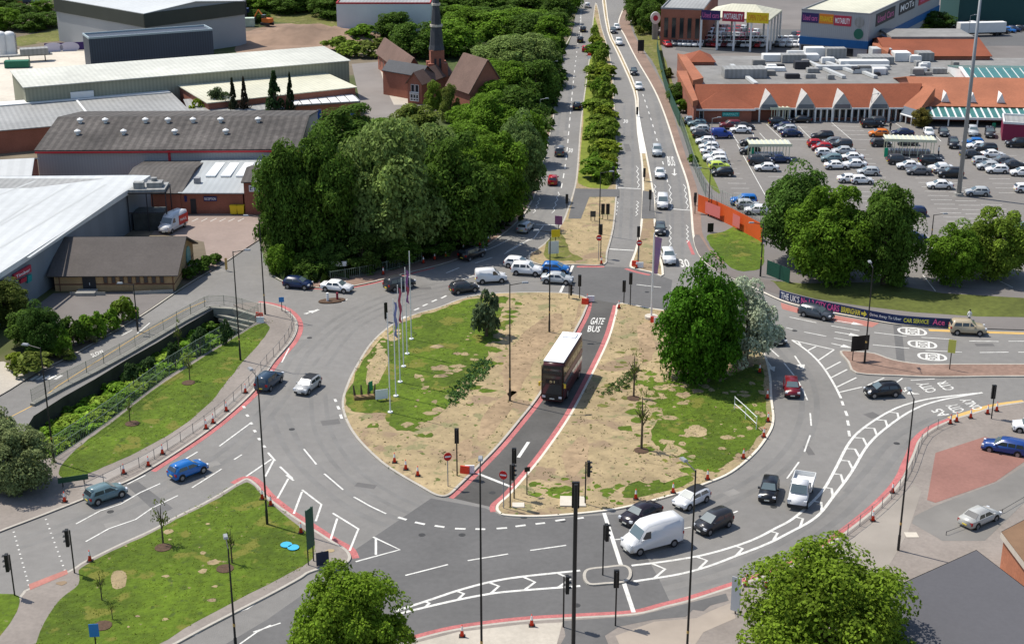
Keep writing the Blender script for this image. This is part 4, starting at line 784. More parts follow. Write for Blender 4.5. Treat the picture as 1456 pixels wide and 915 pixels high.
# --- retail centre
FR = [(1000, 172), (1100, 171), (1290, 171)]
zE = hpx(1180, 171, 149)
rc = shed('shopping_centre', 'long shopping centre with terracotta roof, white gabled entrances and flat grey roof behind', 'shopping centre', (996, 150), (1292, 149), (1297, 122), zE, BR, FLATG, 'flat', over=.1, fascia=TRIMG)
w, d, H = dims(rc)
def local_of(r, px, py, z): v = G(px, py, z + r.location.z); return local(r.location, r.rotation_euler.z, v)
poly_building('flat_roof_block', 'wide flat grey roofed main block of the retail centre carrying roof plant', 'retail block', [(990, 136), (984, 124), (972, 100), (962, 82), (1030, 80), (1262, 82), (1540, 84), (1540, 128), (1300, 128), (1200, 130)], zE - .12, BR, FLATG, t=.1)
# sloping terracotta band along the front
zR = H + 3.6; yb = 5.2
mb = MB(); mb.add([(-.6, -1.6, H - .3), (w + .8, -1.6, H - .3), (w + 4, yb, zR), (-.6, yb, zR), (-.6, yb, H), (w + 4, yb, H)], [(0, 1, 2, 3), (0, 3, 4), (3, 2, 5, 4), (1, 5, 2)]); mb.build('front_roof', TILE, rc)
mb = MB(); mb.box(-.6, w + .8, -1.75, -1.62, H - .6, H - .25); mb.build('gutter', TRIM, rc)
cols = MB()
for i in range(22): cols.box(w * .36 + i * w * .03, w * .36 + i * w * .03 + .3, -1.5, -1.2, 0, H - .3)
cols.build('columns', TRIM, rc)
for i in range(20): win(rc, w * .365 + i * w * .031, w * .365 + i * w * .031 + w * .026, .5, H - .6, m=GLASS, fm=TRIMG, name='shop_window')
for i, px in enumerate((1101, 1154, 1207, 1261)):
    x = local_of(rc, px, 160, H)[0]; g_ = MB(); zt_ = H + 2.9
    g_.add([(x - 2.2, -2.0, H - .4), (x + 2.2, -2.0, H - .4), (x + 1.7, -2.0, H + .5), (x, -2.0, zt_), (x - 1.7, -2.0, H + .5), (x - 2.2, 2, H - .4), (x + 2.2, -1.5, H - .4), (x + 1.7, -.3, H + .5), (x, 4, zt_), (x - 1.7, -.3, H + .5)], [(0, 1, 2, 3, 4), (1, 6, 7, 2), (2, 7, 8, 3), (3, 8, 9, 4), (4, 9, 5, 0)])
    go = g_.build('entrance_gable', mat('gable_pale', (.42, .41, .39), .6, (1, .1)), rc); k = MB(); k.box(x - 1.6, x + 1.6, -2.1, -2.02, H - .3, H + .55); k.build('gable_glazing', mat('glazing_grey', (.12, .14, .16), .2, spec=.7), go)
    for s in (-1, 1): k = MB(); k.box(x + s * 2.1 - .15, x + s * 2.1 + .15, -2.1, -1.8, 0, H - .3); k.build('gable_post', TRIM, go)
# roof plant, rooflights and ridges on the flat roof
pl = [(1085, 88, 14, 3, 1.5), (1112, 90, 6, 3, 1.8), (1120, 80, 10, 2, 1), (1145, 82, 5, 3, 2.2), (1175, 84, 5, 3, 2.4), (1240, 82, 5, 4, 2), (1272, 88, 4, 4, 2), (1305, 88, 4, 4, 2), (1160, 100, 18, 2, .8), (1195, 95, 12, 3, 1.2), (1030, 112, 10, 5, 2.0), (1215, 105, 8, 3, 1), (1070, 102, 8, 2, .7), (1225, 92, 8, 5, 1.6)]
for i, (px, py, sx, sy, sz) in enumerate(pl):
    lx, ly = local_of(rc, px, py, H); roofbox(rc, lx, ly, H + .07, sx, sy, sz, [TRIM, RGREY, RWHITE][i % 3])
for a, b in (((1130, 82), (1200, 112)), ((1150, 82), (1215, 105)), ((1176, 84), (1245, 112)), ((1040, 95), (1075, 122))):
    A, B = local_of(rc, *a, H), local_of(rc, *b, H); dd = Vector((B[0] - A[0], B[1] - A[1])).normalized(); s = Vector((-dd.y, dd.x)) * .5; k = MB()
    k.prism([(A[0] + s.x, A[1] + s.y), (A[0] - s.x, A[1] - s.y), (B[0] - s.x, B[1] - s.y), (B[0] + s.x, B[1] + s.y)], H + .07, H + .7); k.build('roof_ridge', RWHITE, rc)
ru = random.Random(5)
for i in range(34):
    px, py = ru.uniform(1030, 1370), ru.uniform(86, 114); lx, ly = local_of(rc, px, py, H); roofbox(rc, lx, ly, H + .07, ru.uniform(1, 3.5), ru.uniform(1, 2.5), ru.uniform(.4, 1.6), [TRIM, RGREY, FLATG, TRIMD][ru.randrange(4)])
# raised tiled block at the left end, with its own hip roof
le = shed('corner_store', 'brick corner store with terracotta roof and teal sign, left end of the shopping centre', 'store', (990, 154.5), (1069, 154.5), (1067, 141), hpx(1030, 175, 154.5), BR, TILE, 'hip', 2.6, over=.6)
w, d, H = dims(le); sign(le, 'PHARMACY', w * .47, w * .78, H - 1.7, H - .7, TEAL, mat('sign_mint', (.3, .8, .7), .5)); win(le, w * .06, w * .14, .3, 2.8); mb = MB(); mb.box(-.7, w + .7, -.78, -.62, H - .3, H + .05); mb.build('gutter', TRIM, le)
for q in ([(962, 108), (976, 108), (992, 150), (985, 152)], [(963, 83), (975, 85), (1000, 118), (985, 122)]):
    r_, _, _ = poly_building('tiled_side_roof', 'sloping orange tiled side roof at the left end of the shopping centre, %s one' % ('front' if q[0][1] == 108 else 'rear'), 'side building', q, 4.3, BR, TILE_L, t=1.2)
sh2 = shed('rear_store_low', 'low terracotta roofed block on the rear left of the flat roofed centre', 'store', (980, 88), (1016, 88), (1016, 78), 4.2, BR, TILE, 'hip', 2.0)
# right hand wing with glass canopy
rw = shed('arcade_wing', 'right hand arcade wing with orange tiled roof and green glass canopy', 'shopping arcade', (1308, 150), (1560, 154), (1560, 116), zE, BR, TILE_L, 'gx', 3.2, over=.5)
w, d, H = dims(rw); mb = MB(); mb.add([(-1, -5.5, H - 1.3), (w, -5.5, H - 1.3), (w, -.3, H - .2), (-1, -.3, H - .2)], [(0, 1, 2, 3)]); cn = mb.build('canopy_glass', GLASSG, rw)
mb = MB(); [mb.box(x, x + .35, -5.6, -.3, 0, .1, M=Matrix.Translation((0, 0, H - .15)) @ Matrix.Rotation(math.atan2(1.1, 5.2), 4, 'X')) for x in np.arange(-1, w, 1.5)]; mb.box(-1.2, w, -5.75, -5.5, H - 1.7, H - 1.25); [mb.box(x, x + .25, -5.6, -5.35, 0, H - 1.4) for x in np.arange(-1, w, 6)]; mb.build('canopy_frame', TRIM, rw)
for i in range(14): win(rw, 1 + i * 4.4, 4.6 + i * 4.4, .3, H - 1, m=GLASS, fm=TRIMG, name='shop_window')
for px in (1335, 1372, 1411):
    x = local_of(rw, px, 140, H)[0]; k = MB(); k.add([(x - .9, 1.2, H + .6), (x + .9, 1.2, H + .6), (x, 1.2, H + 2.6), (x, 4.5, H + 2.6)], [(0, 1, 2), (1, 3, 2), (0, 2, 3)]); k.build('dormer', TRIM, rw)
cwg = empty('corner_roof', tuple(G(1295, 168, .12)), 0, 'orange tiled angled corner roof joining the two wings of the shopping centre', 'corner building'); c1 = cwg.location
def cl(px, py, z): v = G(px, py, z); return (v.x - c1.x, v.y - c1.y, z - c1.z)
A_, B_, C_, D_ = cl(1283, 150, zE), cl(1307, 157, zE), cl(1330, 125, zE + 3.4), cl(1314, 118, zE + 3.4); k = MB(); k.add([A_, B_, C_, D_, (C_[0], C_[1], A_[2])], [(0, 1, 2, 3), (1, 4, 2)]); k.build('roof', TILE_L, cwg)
k = MB(); k.add([(A_[0] + .3, A_[1] + .6, 0), (B_[0], B_[1] + .6, 0), (B_[0], B_[1] + .6, B_[2] - .05), (A_[0] + .3, A_[1] + .6, A_[2] - .05)], [(0, 1, 2, 3)]); k.build('wall', BR, cwg)
A2, B2 = Vector(A_), Vector(B_); k = MB(); dn = Vector((-.6, -1.6, -1.5)); k.quad(A2 + dn, B2 + dn, B2, A2); k.build('glass_skirt', mat('glazing_grey', (.12, .14, .16), .2), cwg)
k = MB(); [k.tube(A2.lerp(B2, t) + dn, A2.lerp(B2, t) + Vector((-.6, -1.6, -A_[2])), .14) for t in (0, .33, .66, 1)]; k.tube(A2 + dn, B2 + dn, .2); k.build('posts', TRIM, cwg)
at = shed('glass_atrium', 'white framed atrium with green glass roof on top of the shopping centre', 'atrium', (1383, 122), (1560, 124), (1560, 96), 4.8, TRIM, GLASSG, 'gx', 1.6, over=.1, base=3.5)
w, d, H = dims(at); mb = MB()
for i in range(30): mb.box(i * 1.9, i * 1.9 + .13, -.15, d / 2 / math.cos(math.atan2(1.6, d / 2)), 0, .12, M=Matrix.Translation((0, 0, H + .19)) @ Matrix.Rotation(math.atan2(1.6, d / 2), 4, 'X'))
mb.box(-.4, w, -.5, -.2, H - .4, H + .5); mb.box(-.5, .3, 0, d / 2 / math.cos(math.atan2(1.6, d / 2)), .02, .3, M=Matrix.Translation((0, 0, H + .18)) @ Matrix.Rotation(math.atan2(1.6, d / 2), 4, 'X')); mb.build('glazing_bars', TRIM, at)
bk = shed('long_terracotta_block', 'long terracotta roofed block along the back of the retail centre', 'retail block', (1264, 80), (1408, 80), (1406, 58), 4.3, BR, TILE, 'gx', 2.6, over=.4)
w, d, H = dims(bk); mb = MB(); mb.box(3, w - 1, d / 2 - 1, d + .5, H + 2.4, H + 3.1); mb.build('flat_top', FLATG, bk)
sl, _, _ = poly_building('orange_end_roof', 'bright orange tiled hip end facing left on the long terracotta block', 'end roof', [(1240, 68), (1247, 54), (1268, 62), (1262, 80)], 4.6, BR, TILE_L, t=1.0)
# --- car dealership
PURP = mat('sign_purple', (.035, .02, .10), .5); PINK = mat('sign_pink', (.55, .12, .3), .5); YSIGN = mat('sign_yellow', (.75, .55, .02), .5); OSIGN = mat('sign_orange', (.65, .20, .02), .5); DBLUE = mat('cladding_blue', (.01, .10, .28), .5, (1, .1)); ROYAL = mat('sign_black', (.02, .02, .03), .5)
dl = shed('dealership_hall', 'white and blue clad car dealership hall with cream roof and row of signs', 'car showroom', (1140, 15), (1237, 22), (1380, -22), 12.5, WGREY, RCREAM, 'flat', over=.1)
w, d, H = dims(dl)
mb = MB(); mb.box(-.1, w + .1, -.25, -.02, H * .30, H * .46); mb.build('blue_band', DBLUE, dl); mb = MB(); mb.box(w + .02, w + .25, -.1, d + .1, H * .30, H * .46); mb.build('blue_band', DBLUE, dl)
mb = MB(); mb.box(.5, w * .8, -.12, -.03, 0, H * .28); mb.build('shopfront_glass', GLASS, dl)
sign(dl, 'Used cars', w * .01, w * .26, H * .76, H * .96, PURP, PINK); sign(dl, 'FINANCE', w * .27, w * .48, H * .76, H * .96, OSIGN, YSIGN); sign(dl, 'MOTABILITY', w * .49, w * .74, H * .74, H * .95, RSIGN, SWHITE)
for zc_, m_ in ((H * .84, RGREY), (H * .60, mat('sign_dark_green', (.02, .12, .08), .5))):
    k = MB(); k.add([(w * .86 + w * .07 * math.cos(t), -.14, zc_ + H * .11 * math.sin(t)) for t in [j * math.pi / 9 for j in range(18)]], [tuple(range(18))]); k.build('round_badge', m_, dl)
sign(dl, 'Used Cars', d * .08, d * .32, H * .70, H * .96, ROYAL, PINK, 'right'); sign(dl, 'MOTs', d * .38, d * .60, H * .70, H * .96, ROYAL, SWHITE, 'right'); sign(dl, 'SERVICE', d * .66, d * .93, H * .70, H * .98, RSIGN, PINK, 'right')
cp = empty('showroom_canopy', (0, 0, 0), 0)
A, B, C_, D_ = [G(*p, 8.5) for p in ((996, 26), (1094, 31), (1142, 18), (1040, 12))]
cp.location = (A.x, A.y, .14); cp.rotation_euler.z = math.atan2(B.y - A.y, B.x - A.x)
tag(cp, 'open sided white canopy of the dealership over rows of parked cars', 'canopy')
w = (B - A).length; d = local(A, cp.rotation_euler.z, C_)[1]; H = 8.3; cp['_w'] = w; cp['_d'] = d; cp['_h'] = H
q = MB(); q.box(0, w, 0, d, H, H + .5); q.add([(0, 0, H + .5), (w, 0, H + .5), (w, d, H + .5), (0, d, H + .5), (w * .35, d / 2, H + 3), (w * .7, d / 2, H + 3)], [(0, 1, 5, 4), (1, 2, 5), (2, 3, 4, 5), (3, 0, 4)]); q.build('roof', RCREAM, cp)
q = MB(); [q.box(x, x + .5, y, y + .5, 0, H) for x in np.linspace(0, w - .5, 5) for y in (0, d - .5)]; [q.box(w - .5, w, y, y + .5, 0, H) for y in np.linspace(0, d, 5)[1:-1]]; q.build('posts', TRIM, cp)
sign(cp, 'Used cars', w * .01, w * .29, H - .3, H + 2.3, PURP, PINK); sign(cp, 'MOTABILITY', w * .32, w * .64, H - .4, H + 2.3, RSIGN, SWHITE); sign(cp, 'OPEN 7 DAYS', w * .67, w * .99, H - .5, H + 2.3, YSIGN, OSIGN)
of = shed('brick_office_block', 'red brick office block with grey roof behind the trees at the top', 'office block', (940, 13), (1000, 15), (1100, -10), 10, BR, RGREY, 'flat', fascia=TRIMG)
w, d, H = dims(of)
for i in range(5): win(of, w * (.08 + i * .185), w * (.08 + i * .185) + w * .11, 2, H - 2.2, m=GLASS, fm=BR)
tp = empty('totem_sign', tuple(G(931, 56, .14)), 0, 'grey roadside totem with round red and white head', 'totem sign'); z = hpx(931, 56, 20); q = MB(); q.box(-.8, .8, -.3, .3, 0, z * .72); q.build('post', RGREY, tp); q = MB(); q.add([(1.4 * math.cos(t), -.35, z * .84 + 1.7 * math.sin(t)) for t in [k * math.pi / 9 for k in range(18)]] + [(1.4 * math.cos(t), .35, z * .84 + 1.7 * math.sin(t)) for t in [k * math.pi / 9 for k in range(18)]], [tuple(range(18)), tuple(range(35, 17, -1))] + [(k, (k + 1) % 18, 18 + (k + 1) % 18, 18 + k) for k in range(18)]); q.build('head', TRIM, tp)
q = MB(); q.add([(.7 * math.cos(t), -.37, z * .84 + .8 * math.sin(t)) for t in [k * math.pi / 9 for k in range(18)]], [tuple(range(18))]); q.build('emblem', RSIGN, tp)
ta = shed('teal_retail_unit', 'dark teal fronted unit at the far top right', 'retail unit', (1365, -2), (1470, -2), (1470, -14), 8, mat('cladding_teal', (.01, .06, .06), .5), RGREY, 'flat')
# kiosk in the car park
ks = shed('car_park_kiosk', 'small maroon panelled kiosk with pale roof edge in front of the arcade', 'kiosk', (1427, 176), (1462, 178), (1462, 166), hpx(1440, 202, 177), mat('panel_maroon', (.22, .02, .06), .5), RGREY, 'flat', fascia=TRIM)
# --- south east: grey flat roof and brick yard wall
zz = 5.0
poly_building('flat_roofed_annexe', 'dark grey flat roofed building at the bottom right corner', 'building', [(1268, 838), (1388, 784), (1500, 870), (1560, 1000), (1300, 1000), (1262, 915)], zz, BRO, mat('roof_felt_grey', (.092, .09, .097), .8, (.06, .06), (3, .05)), t=.15, trim=TRIMD)
bw = empty('brick_gable_building', (0, 0, 0)); bpy.data.objects.remove(bw)
poly_building('brick_gable_building', 'orange brick building with pale coping at the right edge behind the silver saloon', 'building', [(1424, 757), (1462, 737), (1520, 760), (1520, 830), (1470, 818)], 4.4, BRO, mat('roof_asphalt_brown', (.2, .12, .07), .9, (.3, .2)), t=.1, trim=STONE)
# ------------------------------------------------------------------ vegetation
LEAF = leafmat('foliage'); BARK = mat('bark', (.10, .075, .05), .9, (3, .2))
def crown_mesh(name, seed, lobes, leaves, size, flat=-.75, lobe_r=(.26, .40), droop=0, shape='round', inner=.25):
    r = np.random.default_rng(seed); C = []; 
    while len(C) < lobes:
        v = r.normal(size=3); v /= np.linalg.norm(v)
        if shape == 'cone':
            z = r.uniform(-1, 1); rad = (1 - z) / 2 * .95 + .03; a = r.uniform(0, 6.283); c = np.array([rad * .75 * math.cos(a), rad * .75 * math.sin(a), z]); C.append((c, max(.08, .30 * rad + .05))); continue
        if v[2] < flat: continue
        k = r.uniform(.45, .90); C.append((v * k * np.array([1, 1, 1 if v[2] > 0 else .85]), r.uniform(*lobe_r)))
    per = max(1, leaves // lobes); vs = []
    for c, lr in C:
        n = r.normal(size=(per, 3)); n /= np.linalg.norm(n, axis=1)[:, None]
        n[:, 2] = np.where(n[:, 2] < -.35, -n[:, 2], n[:, 2])
        rad = lr * (1 - inner * r.random(per) ** 2); p = c + n * rad[:, None] * np.array([1, 1, .85])
        if droop: p[:, 2] -= droop * (np.linalg.norm(p[:, :2], axis=1) ** 2) * r.random(per)
        nn = n * .8 + np.array([0, 0, .55]) + r.normal(size=(per, 3)) * .5; nn /= np.linalg.norm(nn, axis=1)[:, None]
        t = np.cross(nn, r.normal(size=(per, 3))); t /= np.linalg.norm(t, axis=1)[:, None]; b = np.cross(nn, t)
        if droop: t = t * .35 + np.array([0, 0, -1.0]); t /= np.linalg.norm(t, axis=1)[:, None]; b = np.cross(nn, t)
        sz = size * r.uniform(.6, 1.3, per)[:, None]; k1, k2 = (1.0, .62) if not droop else (1.5, .34)
        vs.append(np.stack([p - t * sz * k1, p + b * sz * k2 - t * sz * .1, p + t * sz * k1, p - b * sz * k2 - t * sz * .1], 1))
    V = np.concatenate(vs).reshape(-1, 3); m = len(V) // 4; me = bpy.data.meshes.new(name)
    me.vertices.add(len(V)); me.vertices.foreach_set('co', V.ravel()); me.loops.add(4 * m); me.loops.foreach_set('vertex_index', np.arange(4 * m, dtype=np.int32))
    me.polygons.add(m); me.polygons.foreach_set('loop_start', np.arange(0, 4 * m, 4, dtype=np.int32)); me.polygons.foreach_set('loop_total', np.full(m, 4, dtype=np.int32)); me.update(); me.materials.append(LEAF); return me
def trunk_mesh(name, seed, lim=6):
    r = random.Random(seed); mb = MB(); mb.tube((0, 0, -.05), (0, 0, .5), .055, .038, 8); mb.tube((0, 0, .5), (r.uniform(-.03, .03), r.uniform(-.03, .03), .8), .038, .015, 7)
    for i in range(lim):
        a = i * 6.283 / lim + r.uniform(-.4, .4); z = r.uniform(.28, .5); mb.tube((0, 0, z), (.30 * math.cos(a), .30 * math.sin(a), z + r.uniform(.15, .3)), .022, .007, 5)
    me = bpy.data.meshes.new(name); me.from_pydata(mb.v, [], mb.f); me.materials.append(BARK); me.update(); return me
CR = {'big': [crown_mesh('crown_big', s, 150, 34000, .035, flat=-.95, lobe_r=(.15, .34)) for s in (1, 2, 3)], 'mid': [crown_mesh('crown_mid', s, 75, 11000, .052, flat=-.95, lobe_r=(.17, .36)) for s in (4, 5, 6)], 'willow': [crown_mesh('crown_willow', s, 130, 26000, .036, lobe_r=(.16, .32)) for s in (7, 8)],
      'fg': [crown_mesh('crown_foreground', s, 180, 46000, .026, lobe_r=(.12, .30)) for s in (9, 10)], 'shrub': [crown_mesh('crown_shrub', s, 20, 1100, .15, flat=-.35) for s in (11, 12, 13)], 'cone': [crown_mesh('crown_conifer', s, 60, 3000, .09, shape='cone') for s in (14, 15)],
      'silver': [crown_mesh('crown_silver', 16, 90, 18000, .042, lobe_r=(.18, .3))], 'thin': [crown_mesh('crown_sapling', 17, 14, 260, .09, inner=.9)]}
TRK = [trunk_mesh('trunk', s) for s in (1, 2, 3)]
TC = 0
def tree(px, py, wpx, hpx_, kind, col, label, cat='tree', group=None, lift=.18, name=None, base_z=.1, dens=None, depth=1.0):
    """tree whose trunk stands at pixel (px,py); crown wpx wide, top hpx_ above the base row"""
    global TC; TC += 1; r = random.Random(TC * 13)
    py0 = py; py = py - (.12 * wpx if kind in ('big', 'mid', 'willow', 'silver') else 0); b = G(px, py, base_z); s = scl(py); R_ = wpx / s / 2; top = zat(b, py0 - hpx_)
    top -= R_ * .10 if kind not in ('cone', 'thin') else 0
    top = max(top, R_ * .9, 1.0)
    e = empty(name or {'cone': 'conifer', 'shrub': 'shrub', 'willow': 'willow_tree', 'thin': 'sapling'}.get(kind, 'broadleaf_tree'), tuple(b), 0, label, cat, group)
    zl = top * lift if kind not in ('shrub', 'cone', 'thin') else top * (.3 if kind == 'thin' else 0); lo_ = {'cone': 1.0, 'shrub': .45, 'thin': .8}.get(kind, .66); rz = (top - zl) / (1.05 + lo_); cz = top - 1.05 * rz
    me = CR[kind][TC % len(CR[kind])]; c = bpy.data.objects.new('crown', me); COL.objects.link(c); c.parent = e
    c.location = (0, 0, cz); c.scale = (R_ * 1.04, R_ * 1.04 * depth, rz); c.rotation_euler.z = r.uniform(0, 6.28)
    v = r.uniform(.9, 1.1); c.color = (col[0] * v, col[1] * v, col[2] * v, 1)
    if kind != 'shrub':
        t = bpy.data.objects.new('trunk', TRK[TC % 3]); COL.objects.link(t); t.parent = e; q = top * .55 if kind != 'thin' else top; t.scale = (q * (1 if kind != 'thin' else .35), q * (1 if kind != 'thin' else .35), q * (1.5 if kind != 'thin' else 1))
    else:
        t = bpy.data.objects.new('stem', TRK[TC % 3]); COL.objects.link(t); t.parent = e; t.scale = (top * .6, top * .6, top * .7)
    return e
DK = (.080, .145, .020); MD = (.125, .225, .020); LT = (.17, .25, .03); WI = (.20, .28, .075); YG = (.20, .26, .025); SV = (.46, .52, .37); OL = (.15, .19, .035); VIV = (.07, .175, .012)
# foreground and island
tree(500, 985, 172, 196, 'fg', (.15, .24, .02), 'leafy green tree at the bottom edge left of centre, cut off by the frame', lift=.06)
tree(1166, 985, 238, 222, 'fg', (.165, .25, .022), 'large bright green tree at the bottom edge beside the dark flat roof', lift=.1)
tree(993, 552, 116, 190, 'big', VIV, 'dense vivid green tree on the right half of the roundabout island', lift=.0)
tree(1060, 530, 92, 138, 'silver', SV, 'silvery grey leaved tree beside the vivid green tree on the island', lift=.04)
tree(692, 478, 42, 66, 'shrub', (.11, .15, .07), 'small grey green tree on the island lawn', name='small_tree')
# right hand group
tree(1136, 385, 112, 158, 'big', (.095, .18, .03), 'mid green tree at the left of the car park edge trees', lift=.1)
tree(1178, 412, 122, 158, 'big', MD, 'dark rounded tree at the front of the car park edge group', lift=.03); tree(1256, 416, 100, 165, 'big', DK, 'darkest tall tree on the right of the car park edge group', lift=.03)
tree(1352, 412, 80, 100, 'big', MD, 'round green tree left of the two trees by the right edge', lift=.06); tree(1412, 406, 98, 116, 'big', LT, 'yellow green tree on the right of the two trees by the right edge', lift=.06)
# wood left of the dual carriageway
tree(412, 386, 96, 196, 'big', DK, 'dark tree over the corner of the yard, leftmost of the roadside wood', lift=.05)
tree(462, 384, 110, 205, 'big', DK, 'dark tree second from the left in the roadside wood', lift=.05)
tree(500, 250, 120, 108, 'big', DK, 'dark tree behind the yard in front of the church car park', lift=.05)
tree(556, 384, 150, 222, 'willow', WI, 'large grey green willow in the middle of the roadside wood', lift=.02, depth=.8)
tree(606, 330, 110, 170, 'willow', WI, 'grey green willow behind the largest willow', lift=.02)
tree(652, 366, 124, 185, 'big', DK, 'dark green tree right of the large willow', lift=.05); tree(704, 330, 100, 150, 'big', MD, 'mid green tree near the bend of the left carriageway', lift=.05)
tree(738, 290, 76, 132, 'big', (.14, .21, .06), 'paler tree beside the left carriageway', lift=.05)
tree(516, 392, 64, 64, 'mid', (.07, .12, .02), 'low bright green tree behind the green railings', lift=.02); tree(476, 394, 46, 52, 'mid', (.06, .11, .02), 'small green tree behind the green railings near the white car', lift=.02)
tree(570, 384, 60, 50, 'mid', DK, 'dark bush under the large willow'); tree(620, 372, 60, 46, 'mid', DK, 'dark bush right of the willow at the kerb'); tree(400, 393, 40, 50, 'mid', MD, 'bush at the side road corner', lift=0)
tree(445, 396, 60, 44, 'mid', DK, 'dark bush behind the green railings', lift=0)
G1 = 'trees of the wood beside the dual carriageway'
wood = [(592, 205, 70, 62, 'mid', OL), (676, 158, 44, 52, 'mid', MD), (700, 140, 50, 60, 'mid', MD), (640, 178, 30, 60, 'mid', OL), (616, 165, 26, 52, 'mid', LT), (668, 195, 60, 52, 'mid', MD), (655, 235, 90, 66, 'big', MD), (700, 215, 90, 90, 'big', MD), (735, 205, 80, 86, 'mid', DK), (720, 125, 100, 80, 'willow', WI), (745, 130, 92, 90, 'willow', WI),
        (640, 90, 70, 60, 'mid', MD), (762, 160, 66, 80, 'mid', DK), (720, 160, 80, 80, 'big', MD), (590, 90, 60, 58, 'mid', DK), (560, 62, 46, 44, 'mid', DK), (585, 48, 50, 40, 'mid', OL), (665, 60, 60, 48, 'mid', MD), (710, 66, 66, 50, 'mid', MD), (755, 70, 60, 52, 'mid', DK),
        (785, 72, 44, 48, 'mid', MD), (780, 110, 40, 60, 'mid', DK), (792, 40, 44, 44, 'mid', DK), (750, 36, 60, 42, 'mid', DK), (700, 32, 62, 40, 'mid', DK), (650, 30, 60, 38, 'mid', DK), (806, 22, 32, 36, 'mid', MD), (770, 12, 60, 34, 'mid', DK), (715, 8, 60, 30, 'mid', MD), (655, 6, 60, 28, 'mid', DK),
        (550, 40, 44, 40, 'mid', DK), (515, 40, 36, 40, 'mid', DK), (465, 30, 40, 38, 'mid', DK), (430, 10, 44, 26, 'mid', DK), (395, 8, 44, 24, 'mid', DK), (360, 20, 40, 30, 'mid', DK), (365, 36, 30, 22, 'mid', DK), (600, 20, 50, 36, 'mid', DK), (560, 12, 50, 30, 'mid', DK), (510, 8, 50, 26, 'mid', DK),
        (480, 10, 40, 22, 'mid', DK), (500, 80, 36, 22, 'shrub', LT), (530, 80, 40, 26, 'shrub', OL), (478, 72, 36, 16, 'shrub', LT), (515, 58, 36, 22, 'shrub', MD), (785, 150, 30, 46, 'mid', DK), (752, 240, 56, 84, 'mid', MD), (700, 170, 50, 60, 'mid', MD), (610, 125, 26, 30, 'shrub', DK), (800, 4, 40, 30, 'mid', DK),
        (545, 205, 60, 40, 'mid', MD), (630, 260, 80, 60, 'big', MD), (575, 240, 90, 50, 'willow', WI), (560, 200, 44, 24, 'shrub', MD), (585, 170, 34, 16, 'shrub', MD)]
wood.sort(key=lambda t: (-t[1], t[0]))
cn_ = {DK: 'dark green', MD: 'mid green', LT: 'light green', OL: 'olive green', WI: 'grey green'}
wood_x = [(x, y, 64, 42, 'mid', [DK, DK, MD][(x + y) % 3]) for x, y in ((388, 22), (410, 26), (440, 22), (486, 34), (505, 20), (535, 28), (545, 48), (574, 30), (590, 44), (614, 46), (628, 12), (632, 32), (655, 46), (675, 22), (690, 48), (695, 14), (728, 24), (735, 50), (735, 88), (760, 52), (776, 28), (782, 56), (796, 22), (770, 90), (750, 106), (776, 130), (745, 4), (690, -8), (620, -6), (560, -4), (500, -6), (440, -6), (380, -6), (780, -8))]
wood = sorted([(x, y, a * (1.2 if y < 100 else 1), b * (1.1 if y < 100 else 1), k, c) for x, y, a, b, k, c in wood] + wood_x, key=lambda t: (t[1], t[0]))
for i, (x, y, a, b, k, c) in enumerate(wood):
    where = 'beside the left carriageway' if x > 730 else 'behind the church' if (600 <= x <= 730 and y < 150) else 'in front of the church' if (560 <= x <= 730) else 'on the meadow skyline' if y < 90 else 'west of the willows'
    tree(x, y, a, b, k, c, '%s %s %s, %s counted from the top' % (cn_[c], 'bush' if k == 'shrub' else 'tree', where, ORD[i]), 'bush' if k == 'shrub' else 'tree', G1, lift=.02)
tl = [(10, 48, 50, 40, MD), (45, 50, 50, 34, DK), (68, 44, 44, 30, DK), (28, 30, 44, 26, DK), (58, 22, 40, 24, MD), (8, 18, 40, 20, DK)]
for i, (x, y, a, b, c) in enumerate(tl): tree(x, y, a, b, 'mid', c, '%s tree %s in the clump at the top left corner behind the silos' % (cn_[c], ORD[i]), group='trees at the top left corner', lift=.02)
# conifers among the sheds
for i, (x, y, a, b, c) in enumerate([(393, 182, 40, 80, (.04, .08, .025)), (415, 182, 20, 78, (.022, .04, .014)), (334, 182, 22, 70, (.05, .06, .03)), (350, 182, 20, 72, (.055, .045, .03))]):
    tree(x, y, a, b, 'cone', c, ['broad dark conifer', 'slim black green conifer', 'thin olive conifer', 'thin brownish conifer'][i] + ' standing above the long dark warehouse roof', 'conifer', lift=.02)
tree(312, 182, 44, 60, 'mid', (.07, .10, .04), 'pale loose tree left of the thin conifers'); tree(284, 180, 36, 40, 'shrub', YG, 'bright green bush at the edge of the long dark roof', 'bush')
# left side
tree(24, 705, 104, 108, 'big', (.19, .23, .09), 'grey green tree overhanging the path at the left edge', lift=.02); tree(-20, 650, 90, 80, 'big', (.2, .24, .10), 'pale willow like bush at the left edge above the channel', lift=.02)
tree(6, 470, 72, 78, 'big', (.10, .13, .025), 'yellow green tree beside the large warehouse sign', lift=.1); tree(62, 512, 60, 84, 'big', (.06, .12, .02), 'dark tree by the bridge road near the zebra bars', lift=.05); tree(40, 500, 60, 62, 'mid', DK, 'dark shrub behind the dark roadside tree')
hz = [(88, 505, 36, 40, MD), (105, 492, 36, 42, DK), (122, 485, 34, 36, MD), (140, 477, 30, 34, MD), (157, 468, 28, 30, MD), (175, 458, 30, 36, LT), (188, 452, 20, 22, MD), (48, 528, 56, 30, OL), (22, 524, 30, 24, YG), (95, 510, 24, 16, OL), (130, 487, 16, 12, (.2, .2, .08))]
for i, (x, y, a, b, c) in enumerate(hz): tree(x, y, a, b, 'shrub', c, 'roadside hedge shrub below the brick hall, %s from the zebra bars' % ORD[i], 'shrub', 'hedge shrubs along the bridge road')
